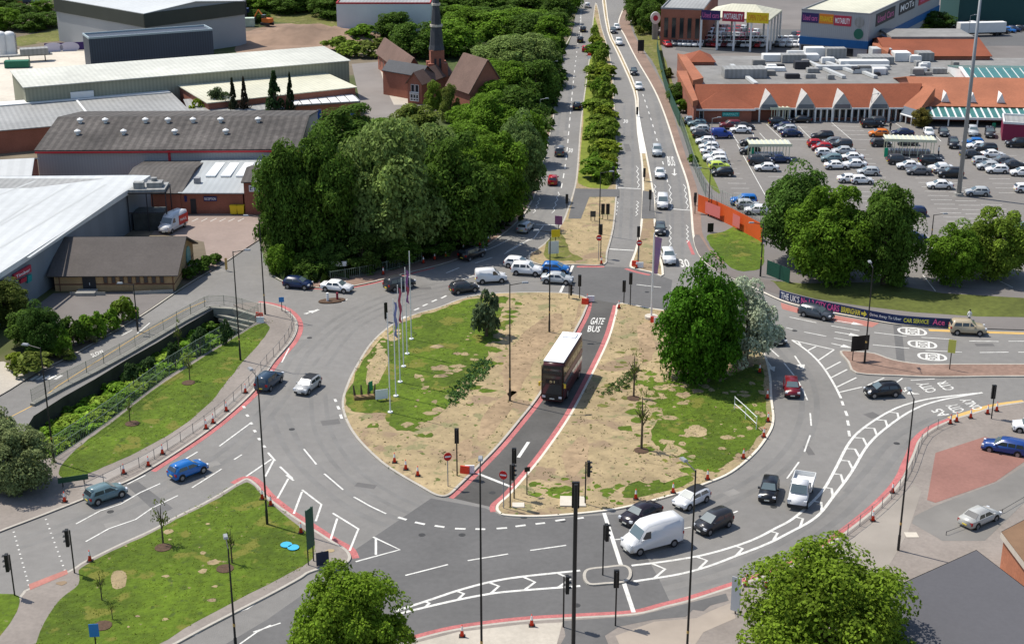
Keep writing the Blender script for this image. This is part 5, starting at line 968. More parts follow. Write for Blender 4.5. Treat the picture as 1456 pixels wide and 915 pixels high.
for i, (x, y, a, b) in enumerate([(268, 396, 22, 16), (281, 388, 26, 20), (296, 380, 26, 18), (306, 374, 20, 14)]): tree(x, y, a, b, 'shrub', DK, 'clipped dark hedge bush at the gable of the brick hall, %s from the front' % ORD[i], 'shrub', 'hedge at the hall gable')
# shrubs in the sunken channel
ch_s = []
for i in range(13):
    t = i / 12; ch_s.append((62 + t * 238, 648 - t * 158 - 6, 40, 30, [MD, LT, (.07, .13, .02)][i % 3])); 
for i in range(9):
    t = i / 8; ch_s.append((75 + t * 190, 612 - t * 122 + 3, 38, 26, [MD, LT][i % 2]))
for i in range(12):
    t = i / 11; ch_s.append((60 + t * 225, 592 - t * 132, 40, 20, [MD, DK][i % 2]))
for i, (x, y, a, b, c) in enumerate(ch_s): tree(x, y + 14, a * 1.35, b + 16, 'shrub', (c[0] * 1.3, c[1] * 1.3, c[2] * 1.3), 'leafy bush in the sunken channel, %s %s' % (ORD[i if i < 13 else i - 13 if i < 22 else i - 22] + ' from the left', 'along the green fence' if i < 13 else 'in the middle of the channel' if i < 22 else 'against the bridge wall'), 'bush', 'bushes in the channel', base_z=-2.9)
for i, (x, y, a, b) in enumerate([(250, 520, 22, 34), (285, 500, 24, 34), (322, 488, 18, 34), (190, 545, 26, 30), (212, 532, 22, 24)]): tree(x, y, a, b, 'shrub', (.055, .10, .03), 'young tree behind the green mesh fence, %s' % ['left of the rails', 'right of the rails', 'nearest the lamp posts', 'roundest one', 'between the round one and the rails'][i], 'young tree', 'young trees at the channel fence')
# central median shrubs
ms = [(835, 110, 12, 14), (848, 100, 20, 22), (832, 150, 12, 12), (855, 122, 22, 24), (850, 178, 30, 26), (860, 212, 24, 26), (842, 230, 22, 20), (856, 196, 26, 24), (846, 155, 24, 24), (868, 236, 14, 22), (850, 72, 16, 20), (836, 196, 14, 12), (841, 45, 12, 20), (845, 60, 16, 18), (840, 75, 16, 18), (852, 85, 20, 24), (840, 100, 20, 22), (858, 108, 20, 28), (846, 128, 22, 24), (862, 140, 20, 26), (840, 150, 18, 20), (854, 165, 26, 28), (846, 190, 24, 24), (862, 190, 18, 26), (852, 212, 30, 30), (860, 232, 20, 26), (848, 250, 34, 34), (858, 256, 24, 26), (838, 120, 14, 14), (866, 165, 12, 16)]
for i, (x, y, a, b) in enumerate(ms): tree(x + 4, y + 3, a * (1.0 + .3 * (i % 3)), b * (.5 + .18 * (i % 4)), 'shrub', [LT, YG, MD, LT][i % 4], 'bush in the green median, %s counting from the far end' % ORD[i], 'bush', 'bushes in the central median')
# east side
er = [(925, 52, 40, 54, DK), (905, 40, 36, 50, DK), (905, 20, 36, 40, DK), (935, 26, 30, 40, DK), (920, 6, 40, 30, DK), (965, 150, 34, 34, DK), (976, 42, 36, 26, OL), (985, 235, 14, 16, MD), (968, 160, 22, 20, MD), (1325, 50, 60, 32, (.06, .12, .02)), (1306, 50, 30, 18, YG), (1412, 30, 40, 40, OL), (1308, 184, 28, 32, (.16, .14, .03)), (948, 110, 16, 14, OL), (908, 50, 14, 14, OL)]
nm = ['dark tree above the verge near the totem', 'dark tree left of the tall verge tree', 'dark tree at the far verge', 'dark tree before the brick office', 'dark tree at the very top of the verge', 'dark shrub tree by the left end of the shopping centre', 'round olive bush before the brick office', 'small bush on the fence line beside the carriageway',
      'green shrub beside the corner store', 'wide green bush against the blue dealership wall', 'low yellow green bush by the dealership wall', 'thin olive tree in the far car park', 'small yellow leaved tree in front of the arcade', 'olive scrub on the verge', 'olive scrub at the far verge']
for (x, y, a, b, c), n_ in zip(er, nm): tree(x, y, a, b, 'mid' if a > 24 else 'shrub', c, n_, 'tree' if a > 24 else 'bush', lift=.05)
# saplings
for i, (x, y, a, b) in enumerate([(901, 564, 12, 72), (912, 638, 18, 92), (232, 772, 26, 66), (255, 500, 14, 50), (185, 600, 14, 40), (270, 540, 14, 40), (145, 853, 16, 46), (160, 880, 14, 30), (330, 800, 14, 60)]):
    tree(x, y, a, b, 'thin', OL, ['thin sapling on the bare soil left of the vivid tree', 'tall thin sapling with mulch ring on the bare soil', 'thin sapling over the lower left road', 'sapling near the top of the grass bank', 'sapling on the grass bank left', 'sapling in the middle of the grass bank', 'sapling near the bare square of soil', 'sapling at the lower triangle lawn', 'sapling in the middle of the triangle lawn'][i], 'sapling', 'saplings')
for x, y in [(912, 640), (901, 566), (232, 778), (188, 602), (268, 544), (146, 889), (320, 808)]:
    k = MB(); p = G(x, y, .142); k.prism([(p.x + .8 * math.cos(t), p.y + .8 * math.sin(t)) for t in [j * math.pi / 6 for j in range(12)]], .14, .19); k.build('mulch_ring', mat('mulch', (.09, .055, .035), .95, (4, .3)))['kind'] = 'structure'
# weeds and tufts (nobody could count them)
def tufts(name, poly, n, size, col, seed, z=.14, hgt=.6):
    r = random.Random(seed); P = xy(gp(cr(poly, 3))); xs = [p[0] for p in P]; ys = [p[1] for p in P]; mb = MB(); c = 0
    def inside(x, y):
        k = False; j = len(P) - 1
        for i in range(len(P)):
            if (P[i][1] > y) != (P[j][1] > y) and x < (P[j][0] - P[i][0]) * (y - P[i][1]) / (P[j][1] - P[i][1]) + P[i][0]: k = not k
            j = i
        return k
    while c < n:
        x, y = r.uniform(min(xs), max(xs)), r.uniform(min(ys), max(ys))
        if not inside(x, y): continue
        c += 1; cl = r.random() < .25
        for _ in range(4 if cl else 1):
            dx, dy = r.gauss(0, .25), r.gauss(0, .25); s = size * r.uniform(.5, 1.5); a = r.uniform(0, 6.28); ca, sa = math.cos(a) * s, math.sin(a) * s
            mb.add([(x + dx - ca, y + dy - sa, z), (x + dx + ca, y + dy + sa, z), (x + dx + ca * .4, y + dy + sa * .4, z + s * hgt), (x + dx - sa * .9, y + dy + ca * .9, z + s * .5 * hgt)], [(0, 1, 2), (0, 2, 3)])
    o = mb.build(name, LEAF); o.color = (*col, 1); o['kind'] = 'stuff'; return o
tufts('weeds', ISL_W, 380, .10, (.09, .11, .03), 1); tufts('weeds', ISL_E, 620, .10, (.09, .11, .03), 2)
tufts('weeds', [(640, 560), (665, 530), (690, 510), (700, 525), (672, 555), (640, 580)], 420, .16, (.09, .17, .05), 3, hgt=1.2)
tufts('weeds', [(855, 560), (880, 540), (905, 520), (900, 545), (870, 562)], 160, .2, (.07, .11, .03), 4)
GR = (.19, .24, .035)
tufts('grass_tufts', [(500, 585), (492, 560), (528, 492), (562, 464), (625, 440), (715, 426), (690, 520), (650, 565), (596, 604)], 1500, .07, GR, 5)
tufts('grass_tufts', [(930, 540), (1000, 556), (1080, 520), (1088, 600), (1035, 660), (985, 664), (925, 620)], 1400, .08, GR, 6)
tufts('grass_tufts', [(117, 808), (215, 759), (346, 688), (434, 756), (440, 800), (330, 858), (52, 985), (71, 874), (112, 832)], 1800, .07, GR, 7)
tufts('grass_tufts', [(366, 462), (380, 468), (300, 572), (210, 636), (90, 680), (118, 632), (236, 543)], 1400, .07, GR, 8)
tufts('grass_tufts', [(1030, 330), (1082, 343), (1086, 372), (1050, 386), (1010, 350)], 250, .08, GR, 9)
tufts('median_scrub', [(848, 40), (862, 100), (872, 180), (872, 255), (846, 258), (838, 200), (846, 110), (842, 60)], 1700, .42, (.15, .21, .03), 22, hgt=1.9)
tufts('scrub', [(780, 200), (790, 150), (800, 60), (700, 60), (640, 160), (700, 300), (760, 270)], 1500, .9, (.05, .09, .015), 10, hgt=1.2)
tufts('scrub', [(400, 392), (470, 400), (640, 360), (700, 335), (740, 300), (560, 250), (420, 280)], 1800, .8, (.035, .065, .012), 11, hgt=1.2)
tufts('channel_undergrowth', [(56, 612), (136, 560), (223, 508), (300, 462), (312, 470), (236, 530), (157, 590), (80, 636)], 2600, .5, (.05, .10, .015), 12, z=-2.95, hgt=1.8)
# ------------------------------------------------------------------ vehicles
PAINT = mat('car_paint', (1, 1, 1), .28, objcol=True, spec=.6)
BODYTRIM = mat('car_trim_black', (.02, .02, .022), .5); TYRE = mat('tyre', (.018, .018, .018), .8); RIM = mat('wheel_rim', (.30, .30, .31), .35, metal=.6)
CGLW = mat('windscreen_glass', (.10, .135, .145), .12, spec=.9); CGL = mat('car_glass', (.028, .035, .042), .08, spec=.9); HLAMP = mat('headlight', (.65, .67, .7), .15, spec=.8); TLAMP = mat('tail_light', (.35, .01, .01), .3); PLATEW = mat('number_plate', (.7, .7, .62), .5); PLATEY = mat('number_plate_rear', (.7, .55, .05), .5)
def side_body(name, prof, W, belt, top_k, H, parent, bev=.07, mt=None):
    """profile (x,z) extruded across the width, narrowed above the belt line, edges bevelled"""
    bm = bmesh.new(); w = W / 2
    a = [bm.verts.new((x, -w, z)) for x, z in prof]; b = [bm.verts.new((x, w, z)) for x, z in prof]
    bm.faces.new(a[::-1]); bm.faces.new(b); n = len(prof)
    for i in range(n): bm.faces.new((a[i], a[(i + 1) % n], b[(i + 1) % n], b[i]))
    for zc_ in (belt, .45):
        g_ = bm.verts[:] + bm.edges[:] + bm.faces[:]; bmesh.ops.bisect_plane(bm, geom=g_, plane_co=(0, 0, zc_), plane_no=(0, 0, 1))
    for sx in (prof[0][0] * .8, -prof[0][0] * .8):
        g_ = bm.verts[:] + bm.edges[:] + bm.faces[:]; bmesh.ops.bisect_plane(bm, geom=g_, plane_co=(sx, 0, 0), plane_no=(1, 0, 0))
    for v in bm.verts:
        if v.co.z > belt: v.co.y *= 1 - (1 - top_k) * (v.co.z - belt) / (H - belt)
        if v.co.z < .4: v.co.y *= .95
        if abs(v.co.x) > abs(prof[0][0]) * .86: v.co.y *= .90
    bmesh.ops.recalc_face_normals(bm, faces=bm.faces)
    ed = [e for e in bm.edges if len(e.link_faces) == 2 and e.calc_face_angle(0) > .45]
    bmesh.ops.bevel(bm, geom=ed, offset=bev, segments=2, affect='EDGES', clamp_overlap=True)
    me = bpy.data.meshes.new(name); bm.to_mesh(me); bm.free(); me.materials.append(mt or PAINT)
    me.polygons.foreach_set('use_smooth', [True] * len(me.polygons)); o = bpy.data.objects.new(name, me); COL.objects.link(o); o.parent = parent
    return o
def wheels(parent, xs, W, r=.32, wd=.2):
    for x in xs:
        for s in (-1, 1):
            y = s * (W / 2 - wd / 2 + .015); t = MB(); t.tube((0, -wd / 2, 0), (0, wd / 2, 0), r, n=14); wo = t.build('wheel', TYRE, parent, loc=(x, y, r))
            k = MB(); k.tube((0, s * (wd / 2), 0), (0, s * (wd / 2 + .015), 0), r * .62, n=10); k.build('rim', RIM, wo)
    a = MB()
    return
SPEC = {  # L, W, H, belt, top_k, profile (rear..front), windscreen(x,z base; x,z top), rear window, side windows [(x0b,x0t,x1t,x1b)], wheel x
    'hatchback': dict(L=4.0, W=1.76, H=1.47, belt=.92, k=.76, prof=[(-1.98, .3), (-2.0, .62), (-1.93, .98), (-1.62, 1.36), (-1.2, 1.45), (-.3, 1.47), (.25, 1.42), (1.02, .98), (1.72, .84), (1.95, .66), (1.98, .3)], ws=(.98, 1.0, .34, 1.38), rw=(-1.9, 1.02, -1.66, 1.33), sw=[(-1.55, -1.35, -.5, -.5), (-.4, -.4, .2, .78)], wx=(-1.25, 1.25)),
    'suv': dict(L=4.5, W=1.86, H=1.72, belt=1.08, k=.80, prof=[(-2.2, .35), (-2.24, .75), (-2.15, 1.12), (-1.95, 1.58), (-1.6, 1.70), (-.3, 1.72), (.3, 1.66), (.98, 1.16), (1.9, 1.04), (2.18, .82), (2.24, .35)], ws=(.96, 1.17, .38, 1.61), rw=(-2.13, 1.17, -1.99, 1.55), sw=[(-1.85, -1.7, -.9, -.9), (-.8, -.8, .0, .0), (.1, .1, .26, .74)], wx=(-1.38, 1.38)),
    'saloon': dict(L=4.5, W=1.80, H=1.44, belt=.90, k=.74, prof=[(-2.22, .3), (-2.25, .68), (-2.18, .98), (-1.55, 1.02), (-1.0, 1.36), (-.5, 1.43), (.1, 1.43), (.45, 1.38), (1.15, .96), (1.95, .82), (2.2, .64), (2.24, .3)], ws=(1.1, .98, .52, 1.34), rw=(-1.5, 1.05, -1.03, 1.33), sw=[(-1.2, -.95, -.35, -.35), (-.25, -.25, .38, .86)], wx=(-1.35, 1.38)),
    'estate': dict(L=4.6, W=1.80, H=1.50, belt=.93, k=.78, prof=[(-2.28, .3), (-2.3, .65), (-2.24, 1.0), (-1.95, 1.40), (-1.6, 1.48), (-.3, 1.50), (.35, 1.44), (1.1, .98), (1.95, .85), (2.25, .66), (2.28, .3)], ws=(1.06, 1.0, .44, 1.40), rw=(-2.2, 1.05, -2.0, 1.36), sw=[(-1.95, -1.8, -1.15, -1.15), (-1.05, -1.05, -.35, -.35), (-.25, -.25, .3, .84)], wx=(-1.38, 1.42)),
    'small_van': dict(L=4.4, W=1.82, H=1.85, belt=1.12, k=.90, prof=[(-2.15, .35), (-2.18, .8), (-2.16, 1.5), (-2.08, 1.80), (-.5, 1.85), (.4, 1.80), (1.25, 1.14), (1.85, 1.0), (2.15, .78), (2.18, .35)], ws=(1.2, 1.18, .5, 1.73), rw=None, sw=[(.15, .15, .45, 1.0)], wx=(-1.35, 1.38)),
    'panel_van': dict(L=5.7, W=2.02, H=2.58, belt=1.35, k=.95, prof=[(-2.82, .4), (-2.85, .9), (-2.84, 2.2), (-2.7, 2.52), (-.5, 2.58), (.85, 2.50), (1.30, 2.25), (1.95, 1.40), (2.55, 1.18), (2.80, .9), (2.85, .4)], ws=(1.9, 1.46, 1.36, 2.13), rw=None, sw=[(.75, .75, 1.25, 1.7)], wx=(-1.75, 1.85)),
    'minivan': dict(L=3.95, W=1.74, H=1.60, belt=.98, k=.80, prof=[(-1.93, .3), (-1.96, .7), (-1.93, 1.1), (-1.75, 1.50), (-1.3, 1.58), (-.3, 1.60), (.2, 1.54), (1.15, 1.02), (1.75, .88), (1.93, .66), (1.96, .3)], ws=(1.1, 1.05, .3, 1.49), rw=(-1.9, 1.1, -1.78, 1.47), sw=[(-1.6, -1.5, -.6, -.6), (-.5, -.5, .12, .85)], wx=(-1.25, 1.28)),
}
PROTO = {}
def make_car(kind, soft_top=False, parts=True):
    S = SPEC[kind]; r = empty(kind, (0, 0, 0)); W, H, bl, k = S['W'], S['H'], S['belt'], S['k']
    b = side_body('body', S['prof'], W, bl, k, H, r)
    hw = lambda z: W / 2 * (1 - (1 - k) * (z - bl) / (H - bl)) if z > bl else W / 2
    def xquad(nm, x0, z0, x1, z1, off, inset=.12, m=CGL):
        d = Vector((x1 - x0, 0, z1 - z0)); n = Vector((-d.z, 0, d.x)).normalized() * off
        if off and n.z < 0: n = -n
        y0, y1 = hw(z0) - inset, hw(z1) - inset
        if abs(x0) > S['L'] * .43: y0 *= .93; y1 *= .95
        q = MB(); q.add([Vector((x0, -y0, z0)) + n, Vector((x0, y0, z0)) + n, Vector((x1, y1, z1)) + n, Vector((x1, -y1, z1)) + n, Vector((x0, -y0, z0)) - n, Vector((x0, y0, z0)) - n, Vector((x1, y1, z1)) - n, Vector((x1, -y1, z1)) - n],
                         [(0, 1, 2, 3) if x0 > 0 else (3, 2, 1, 0), (0, 4, 5, 1), (1, 5, 6, 2), (2, 6, 7, 3), (3, 7, 4, 0)]); return q.build(nm, m, r)
    x0, z0, x1, z1 = S['ws']; xquad('windscreen', x0, z0, x1, z1, .035, m=CGLW)
    if S['rw']: x0, z0, x1, z1 = S['rw']; xquad('rear_window', x0, z0, x1, z1, .035)
    zt = H - .17 if kind != 'panel_van' else 2.05; zb = bl + .07
    for a, a2, c2, c in S['sw']:
        for s in (-1, 1):
            q = MB(); y0, y1 = s * (hw(zb) + .012), s * (hw(zt) + .012); P = [(a, y0, zb), (c, y0, zb), (c2, y1, zt), (a2, y1, zt)]
            q.add(P + [(x, y - s * .05, z) for x, y, z in P], [(0, 1, 2, 3) if s < 0 else (3, 2, 1, 0), (0, 4, 5, 1), (1, 5, 6, 2), (2, 6, 7, 3), (3, 7, 4, 0)]); q.build('side_window', CGL, r)
    Lh = S['L'] / 2
    for s in (-1, 1):
        q = MB(); zl = S['prof'][-3][1] * .98; q.box(Lh - .30, Lh - .06, s * W * .40 - .17, s * W * .40 + .14, zl - .22, zl - .04); q.build('headlight', HLAMP, r)
        q = MB(); zl = bl - .05; q.box(-Lh + .02, -Lh + .16, s * W * .40 - .13, s * W * .40 + .13, zl - .25, zl); q.build('tail_light', TLAMP, r)
        q = MB(); q.box(S['ws'][0] - .35, S['ws'][0] - .15, s * (W / 2 + .09) - .09, s * (W / 2 + .09) + .09, bl + .02, bl + .17); q.build('door_mirror', PAINT, r)
    q = MB(); q.box(Lh - .12, Lh + .005, -W * .40, W * .40, .28, .48); q.build('grille', BODYTRIM, r)
    q = MB(); q.box(Lh + .006, Lh + .02, -.26, .26, .36, .47); q.build('number_plate', PLATEW, r)
    q = MB(); q.box(-Lh - .03, -Lh + .03, -.26, .26, .50, .61); q.build('number_plate', PLATEY, r)
    wheels(r, S['wx'], W, .33 if kind != 'panel_van' else .36)
    for x in S['wx']:
        for s in (-1, 1):
            q = MB(); y = s * (W / 2 + .004); rr = .40; q.add([(x + rr * math.cos(t), y, .36 + rr * math.sin(t)) for t in [j * math.pi / 10 for j in range(-1, 12)]], [tuple(range(13))]); q.build('wheel_arch', BODYTRIM, r)
    return r
VZ = 1.13; VX = 1.04
def place(proto, c, heading, colr, label, cat, name, group, z=0.0, sc=(VX, 1.0, VZ)):
    key = proto
    if key not in PROTO: PROTO[key] = make_car(proto); o = PROTO[key]; first = True
    else: o = copy_tree(PROTO[key]); first = False
    o.name = name; o.location = (c.x, c.y, z); o.rotation_euler.z = heading; o.scale = sc
    tag(o, label, cat, group)
    for ch in o.children:
        if ch.data.materials and ch.data.materials[0] == PAINT: ch.color = (*colr, 1)
    return o
def head_px(px, py, dx, dy):
    a, b = G(px, py), G(px + dx, py + dy); return math.atan2(b.y - a.y, b.x - a.x)
WH = (.72, .72, .72); SI = (.42, .44, .45); GY = (.11, .115, .125); DG = (.035, .037, .042); BK = (.010, .010, .012); NV = (.008, .02, .07); BL = (.01, .13, .42); RD = (.36, .008, .012); DR = (.12, .008, .015); OR = (.65, .17, .01); LM = (.50, .62, .08); TEA = (.12, .19, .21); BE = (.42, .35, .24); LB = (.20, .27, .33)
GR_ = 'cars and vans on the roads'
V = [  # kind, centre of the footprint, image direction of travel, colour, label, category
    ('hatchback', (424, 409), (10, .8), NV, 'dark blue hatchback leaving the side road, left of a white car', 'car'),
    ('saloon', (479, 413.5), (10, 1), WH, 'white saloon waiting at the mouth of the side road beside the red kerb', 'car'),
    ('suv', (568, 410), (10, -2.4), DG, 'dark grey off-roader passing behind the flagpoles', 'car'),
    ('hatchback', (660, 415), (10, -1.5), DG, 'dark grey hatchback by the island kerb behind the white van', 'car'),
    ('suv', (671, 367), (10, -3.5), BK, 'black car in the tree shade on the left carriageway slip', 'car'),
    ('small_van', (698, 401), (10, -.6), WH, 'small white van with side windows in the queue on the roundabout', 'van'),
    ('suv', (749, 390), (10, .6), WH, 'white off-roader in the queue behind the blue hatchback', 'car'),
    ('hatchback', (737, 380), (10, 1), WH, 'white car half hidden behind the white off-roader', 'car'),
    ('hatchback', (790, 387.5), (10, .6), BL, 'bright blue hatchback waiting at the stop line', 'car'),
    ('saloon', (792, 402), (10, .6), SI, 'silver saloon with dark roof beside the blue hatchback at the stop line', 'car'),
    ('hatchback', (747, 328), (8, -7), SI, 'silver hatchback at the bend of the left carriageway', 'car'),
    ('hatchback', (786, 261), (1.5, -10), RD, 'red hatchback driving away along the left carriageway', 'car'),
    ('suv', (795.5, 220), (1, -10), GY, 'grey off-roader driving away ahead of the red hatchback', 'car'),
    ('hatchback', (820, 155), (1, -10), BK, 'black hatchback driving away near the central median trees', 'car'),
    ('hatchback', (825, 60), (.6, -10), BK, 'black car far up the left carriageway, nearer of two', 'car'), ('hatchback', (829, 45), (.6, -10), DG, 'dark car far up the left carriageway, farther of two', 'car'),
    ('hatchback', (832, 73), (.6, -10), RD, 'red car far up the left carriageway beside the roadworks', 'car'), ('hatchback', (835, 11), (.6, -10), WH, 'white car at the very top of the left carriageway', 'car'),
    ('hatchback', (872, 47), (2, 10), DG, 'dark car far up the right carriageway at the bend', 'car'), ('hatchback', (877, 42), (2, 10), WH, 'white car far up the right carriageway at the bend', 'car'),
    ('suv', (880, 64), (2, 10), WH, 'white off-roader coming down the right carriageway below the bend', 'car'), ('hatchback', (901, 106), (2, 10), BK, 'black hatchback coming down the right carriageway', 'car'),
    ('hatchback', (908, 127), (1.6, 10), WH, 'white hatchback following the black one down the right carriageway', 'car'), ('suv', (934, 220), (1, 10), SI, 'silver off-roader beside the pale concrete splitter', 'car'),
    ('saloon', (938, 251), (.3, 10), WH, 'white saloon coming down the right carriageway past the splitter', 'car'), ('small_van', (942, 294), (.2, 10), WH, 'white small van at the stop line on the right carriageway', 'van'),
    ('hatchback', (938.5, 331), (.2, 10), DG, 'dark grey hatchback beside the soil splitter near the purple banner', 'car'), ('suv', (950, 372), (4, 10), WH, 'white off-roader entering the roundabout beside the white flagpole', 'car'),
    ('estate', (1160, 451), (10, 2), (.05, .06, .075), 'dark grey estate car passing the advertising banner', 'car'), ('suv', (1375, 474), (10, .4), BE, 'beige off-roader leaving on the right hand arm', 'car'),
    ('saloon', (1102, 484), (6, 7), BK, 'black saloon emerging below the silvery tree', 'car'), ('hatchback', (1125, 558), (1.8, 10), (.15, .006, .012), 'dark red hatchback in the tree shadow on the roundabout', 'car'),
    ('hatchback', (1254, 562), (-10, .6), BK, 'black hatchback joining from the right hand arm', 'car'), ('estate', (1428, 643), (-10, -1.8), (.012, .05, .22), 'blue estate car parked on the red paved forecourt', 'car'),
    ('hatchback', (1466, 614), (-10, -1), WH, 'white car at the right edge above the blue estate', 'car'), ('saloon', (1392, 743), (9, -4), (.42, .42, .40), 'silver saloon parked on the forecourt by the brick wall', 'car'),
    ('hatchback', (1093, 704), (-2.5, 10), BK, 'black hatchback side by side with the white tipper', 'car'), ('minivan', (1014, 751), (-10, 4.3), (.03, .03, .034), 'charcoal people carrier behind the tall white van', 'car'),
    ('panel_van', (927, 777), (-10, 2.6), WH, 'large white high roofed van at the stop line', 'van'), ('saloon', (911, 738), (-10, 4.6), (.022, .016, .022), 'dark aubergine saloon beside the large white van', 'car'),
    ('hatchback', (268, 675), (10, -3.8), BL, 'bright blue hatchback entering from the lower left arm', 'car'), ('hatchback', (151, 709), (10, -3.4), TEA, 'grey teal hatchback on the lower left arm behind the blue one', 'car'),
    ('suv', (383, 549), (9, -7.5), (.03, .055, .09), 'dark blue people carrier on the left of the roundabout', 'car'),
]
for k, c, d, col, lab, cat in V:
    p = G(*c); nmz = {'hatchback': 'hatchback_car', 'saloon': 'saloon_car', 'estate': 'estate_car', 'suv': 'off_roader', 'minivan': 'people_carrier'}.get(k, k)
    o = place(k, p, head_px(c[0], c[1], *d), col, lab, cat, nmz, GR_ if cat == 'car' else 'vans on the roads')
# two cars with black fabric roofs
def soft(c, d, col, lab):
    o = make_car('hatchback'); o.name = 'convertible_car'; p = G(*c); o.location = (p.x, p.y, 0); o.rotation_euler.z = head_px(c[0], c[1], *d); o.scale = (VX, 1, VZ * .95); tag(o, lab, 'car', GR_)
    for ch in o.children:
        if ch.data.materials[0] == PAINT: ch.color = (*col, 1)
    S = SPEC['hatchback']; P = [(-1.60, 1.385), (-1.2, 1.475), (-.3, 1.495), (.25, 1.445)]; q = MB()
    for (x0, z0), (x1, z1) in zip(P, P[1:]): q.add([(x0, -.62, z0), (x1, -.62, z1), (x1, .62, z1), (x0, .62, z0)], [(0, 1, 2, 3)])
    q.build('fabric_roof', BODYTRIM, o)
soft((438, 554), (-8, 6), (.42, .42, .41), 'silver white car with black fabric roof rounding the left of the roundabout'); soft((983, 716), (-10, 4.8), WH, 'white convertible with black hood beside the island kerb')
# white tipper with open bed
def tipper():
    r = empty('tipper_truck', tuple(G(1138, 708)), head_px(1138, 708, -2.6, 8), 'white tipper truck with open bed beside the black hatchback', 'truck'); r.scale = (1.05, 1.0, 1.12)
    cab = side_body('cab', [(.55, .5), (.5, 2.1), (.7, 2.28), (1.2, 2.28), (1.55, 2.15), (2.15, 1.35), (2.6, 1.15), (2.75, .8), (2.75, .4)], 2.0, 1.35, .86, 2.28, r); cab.color = (*WH, 1)
    q = MB(); q.add([(2.12, -.82, 1.44), (2.12, .82, 1.44), (1.63, .74, 2.10), (1.63, -.74, 2.10)], [(0, 1, 2, 3)]); w_ = q.build('windscreen', CGLW, r); w_.location = (.035, 0, .03)
    for s in (-1, 1):
        q = MB(); y = s * 1.01; q.add([(.85, y, 1.4), (1.95, y, 1.4), (1.55, y * .90, 2.05), (.85, y * .90, 2.05)], [(0, 1, 2, 3) if s < 0 else (3, 2, 1, 0)]); q.build('side_window', CGL, r)
        q = MB(); q.box(2.55, 2.79, s * .8 - .15, s * .8 + .15, .85, 1.05); q.build('headlight', HLAMP, r)
    q = MB(); q.box(2.70, 2.80, -.95, .95, .38, .62); q.build('bumper', BODYTRIM, r)
    q = MB(); q.box(-2.9, .4, -1.05, 1.05, .9, 1.0); [q.box(-2.9, .4, s * 1.05 - .03, s * 1.05 + .03, .98, 1.45) for s in (-1, 1)]; q.box(-2.93, -2.87, -1.02, 1.02, 1.0, 1.45); q.box(.38, .44, -1.02, 1.02, 1.0, 1.9); bd = q.build('tipper_bed', TRIM, r)
    q = MB(); q.box(-2.8, 2.4, -.4, .4, .45, .89); q.build('chassis', BODYTRIM, r); wheels(r, (-1.7, 1.9), 2.0, .36)
tipper()
# royal-red box van in the yard
bvh = head_px(247, 326, -10, 5); bv = place('panel_van', G(247, 328), bvh, WH, 'white delivery van with red rear box parked in the brown yard', 'van', 'delivery_van', None, z=.15)
q = MB(); [q.box(-2.80, -.2, s * 1.035 - .012, s * 1.035 + .012, .75, 2.1) for s in (-1, 1)]; pnl = q.build('red_side_panel', mat('livery_red', (.55, .02, .02), .4), bv)
q = MB(); [text_quad(q, 'MAIL', (-2.4 if s < 0 else -.6, s * 1.05, 1.2), (-.6 if s < 0 else -2.4, s * 1.05, 1.2), (-2.4 if s < 0 else -.6, s * 1.05, 1.6), (-.6 if s < 0 else -2.4, s * 1.05, 1.6)) for s in (-1, 1)]; q.build('lettering', SWHITE, pnl)
q = MB(); q.box(-2.875, -2.84, -.9, .9, .8, 2.35); q.build('rear_doors', MATS['livery_red'], bv)
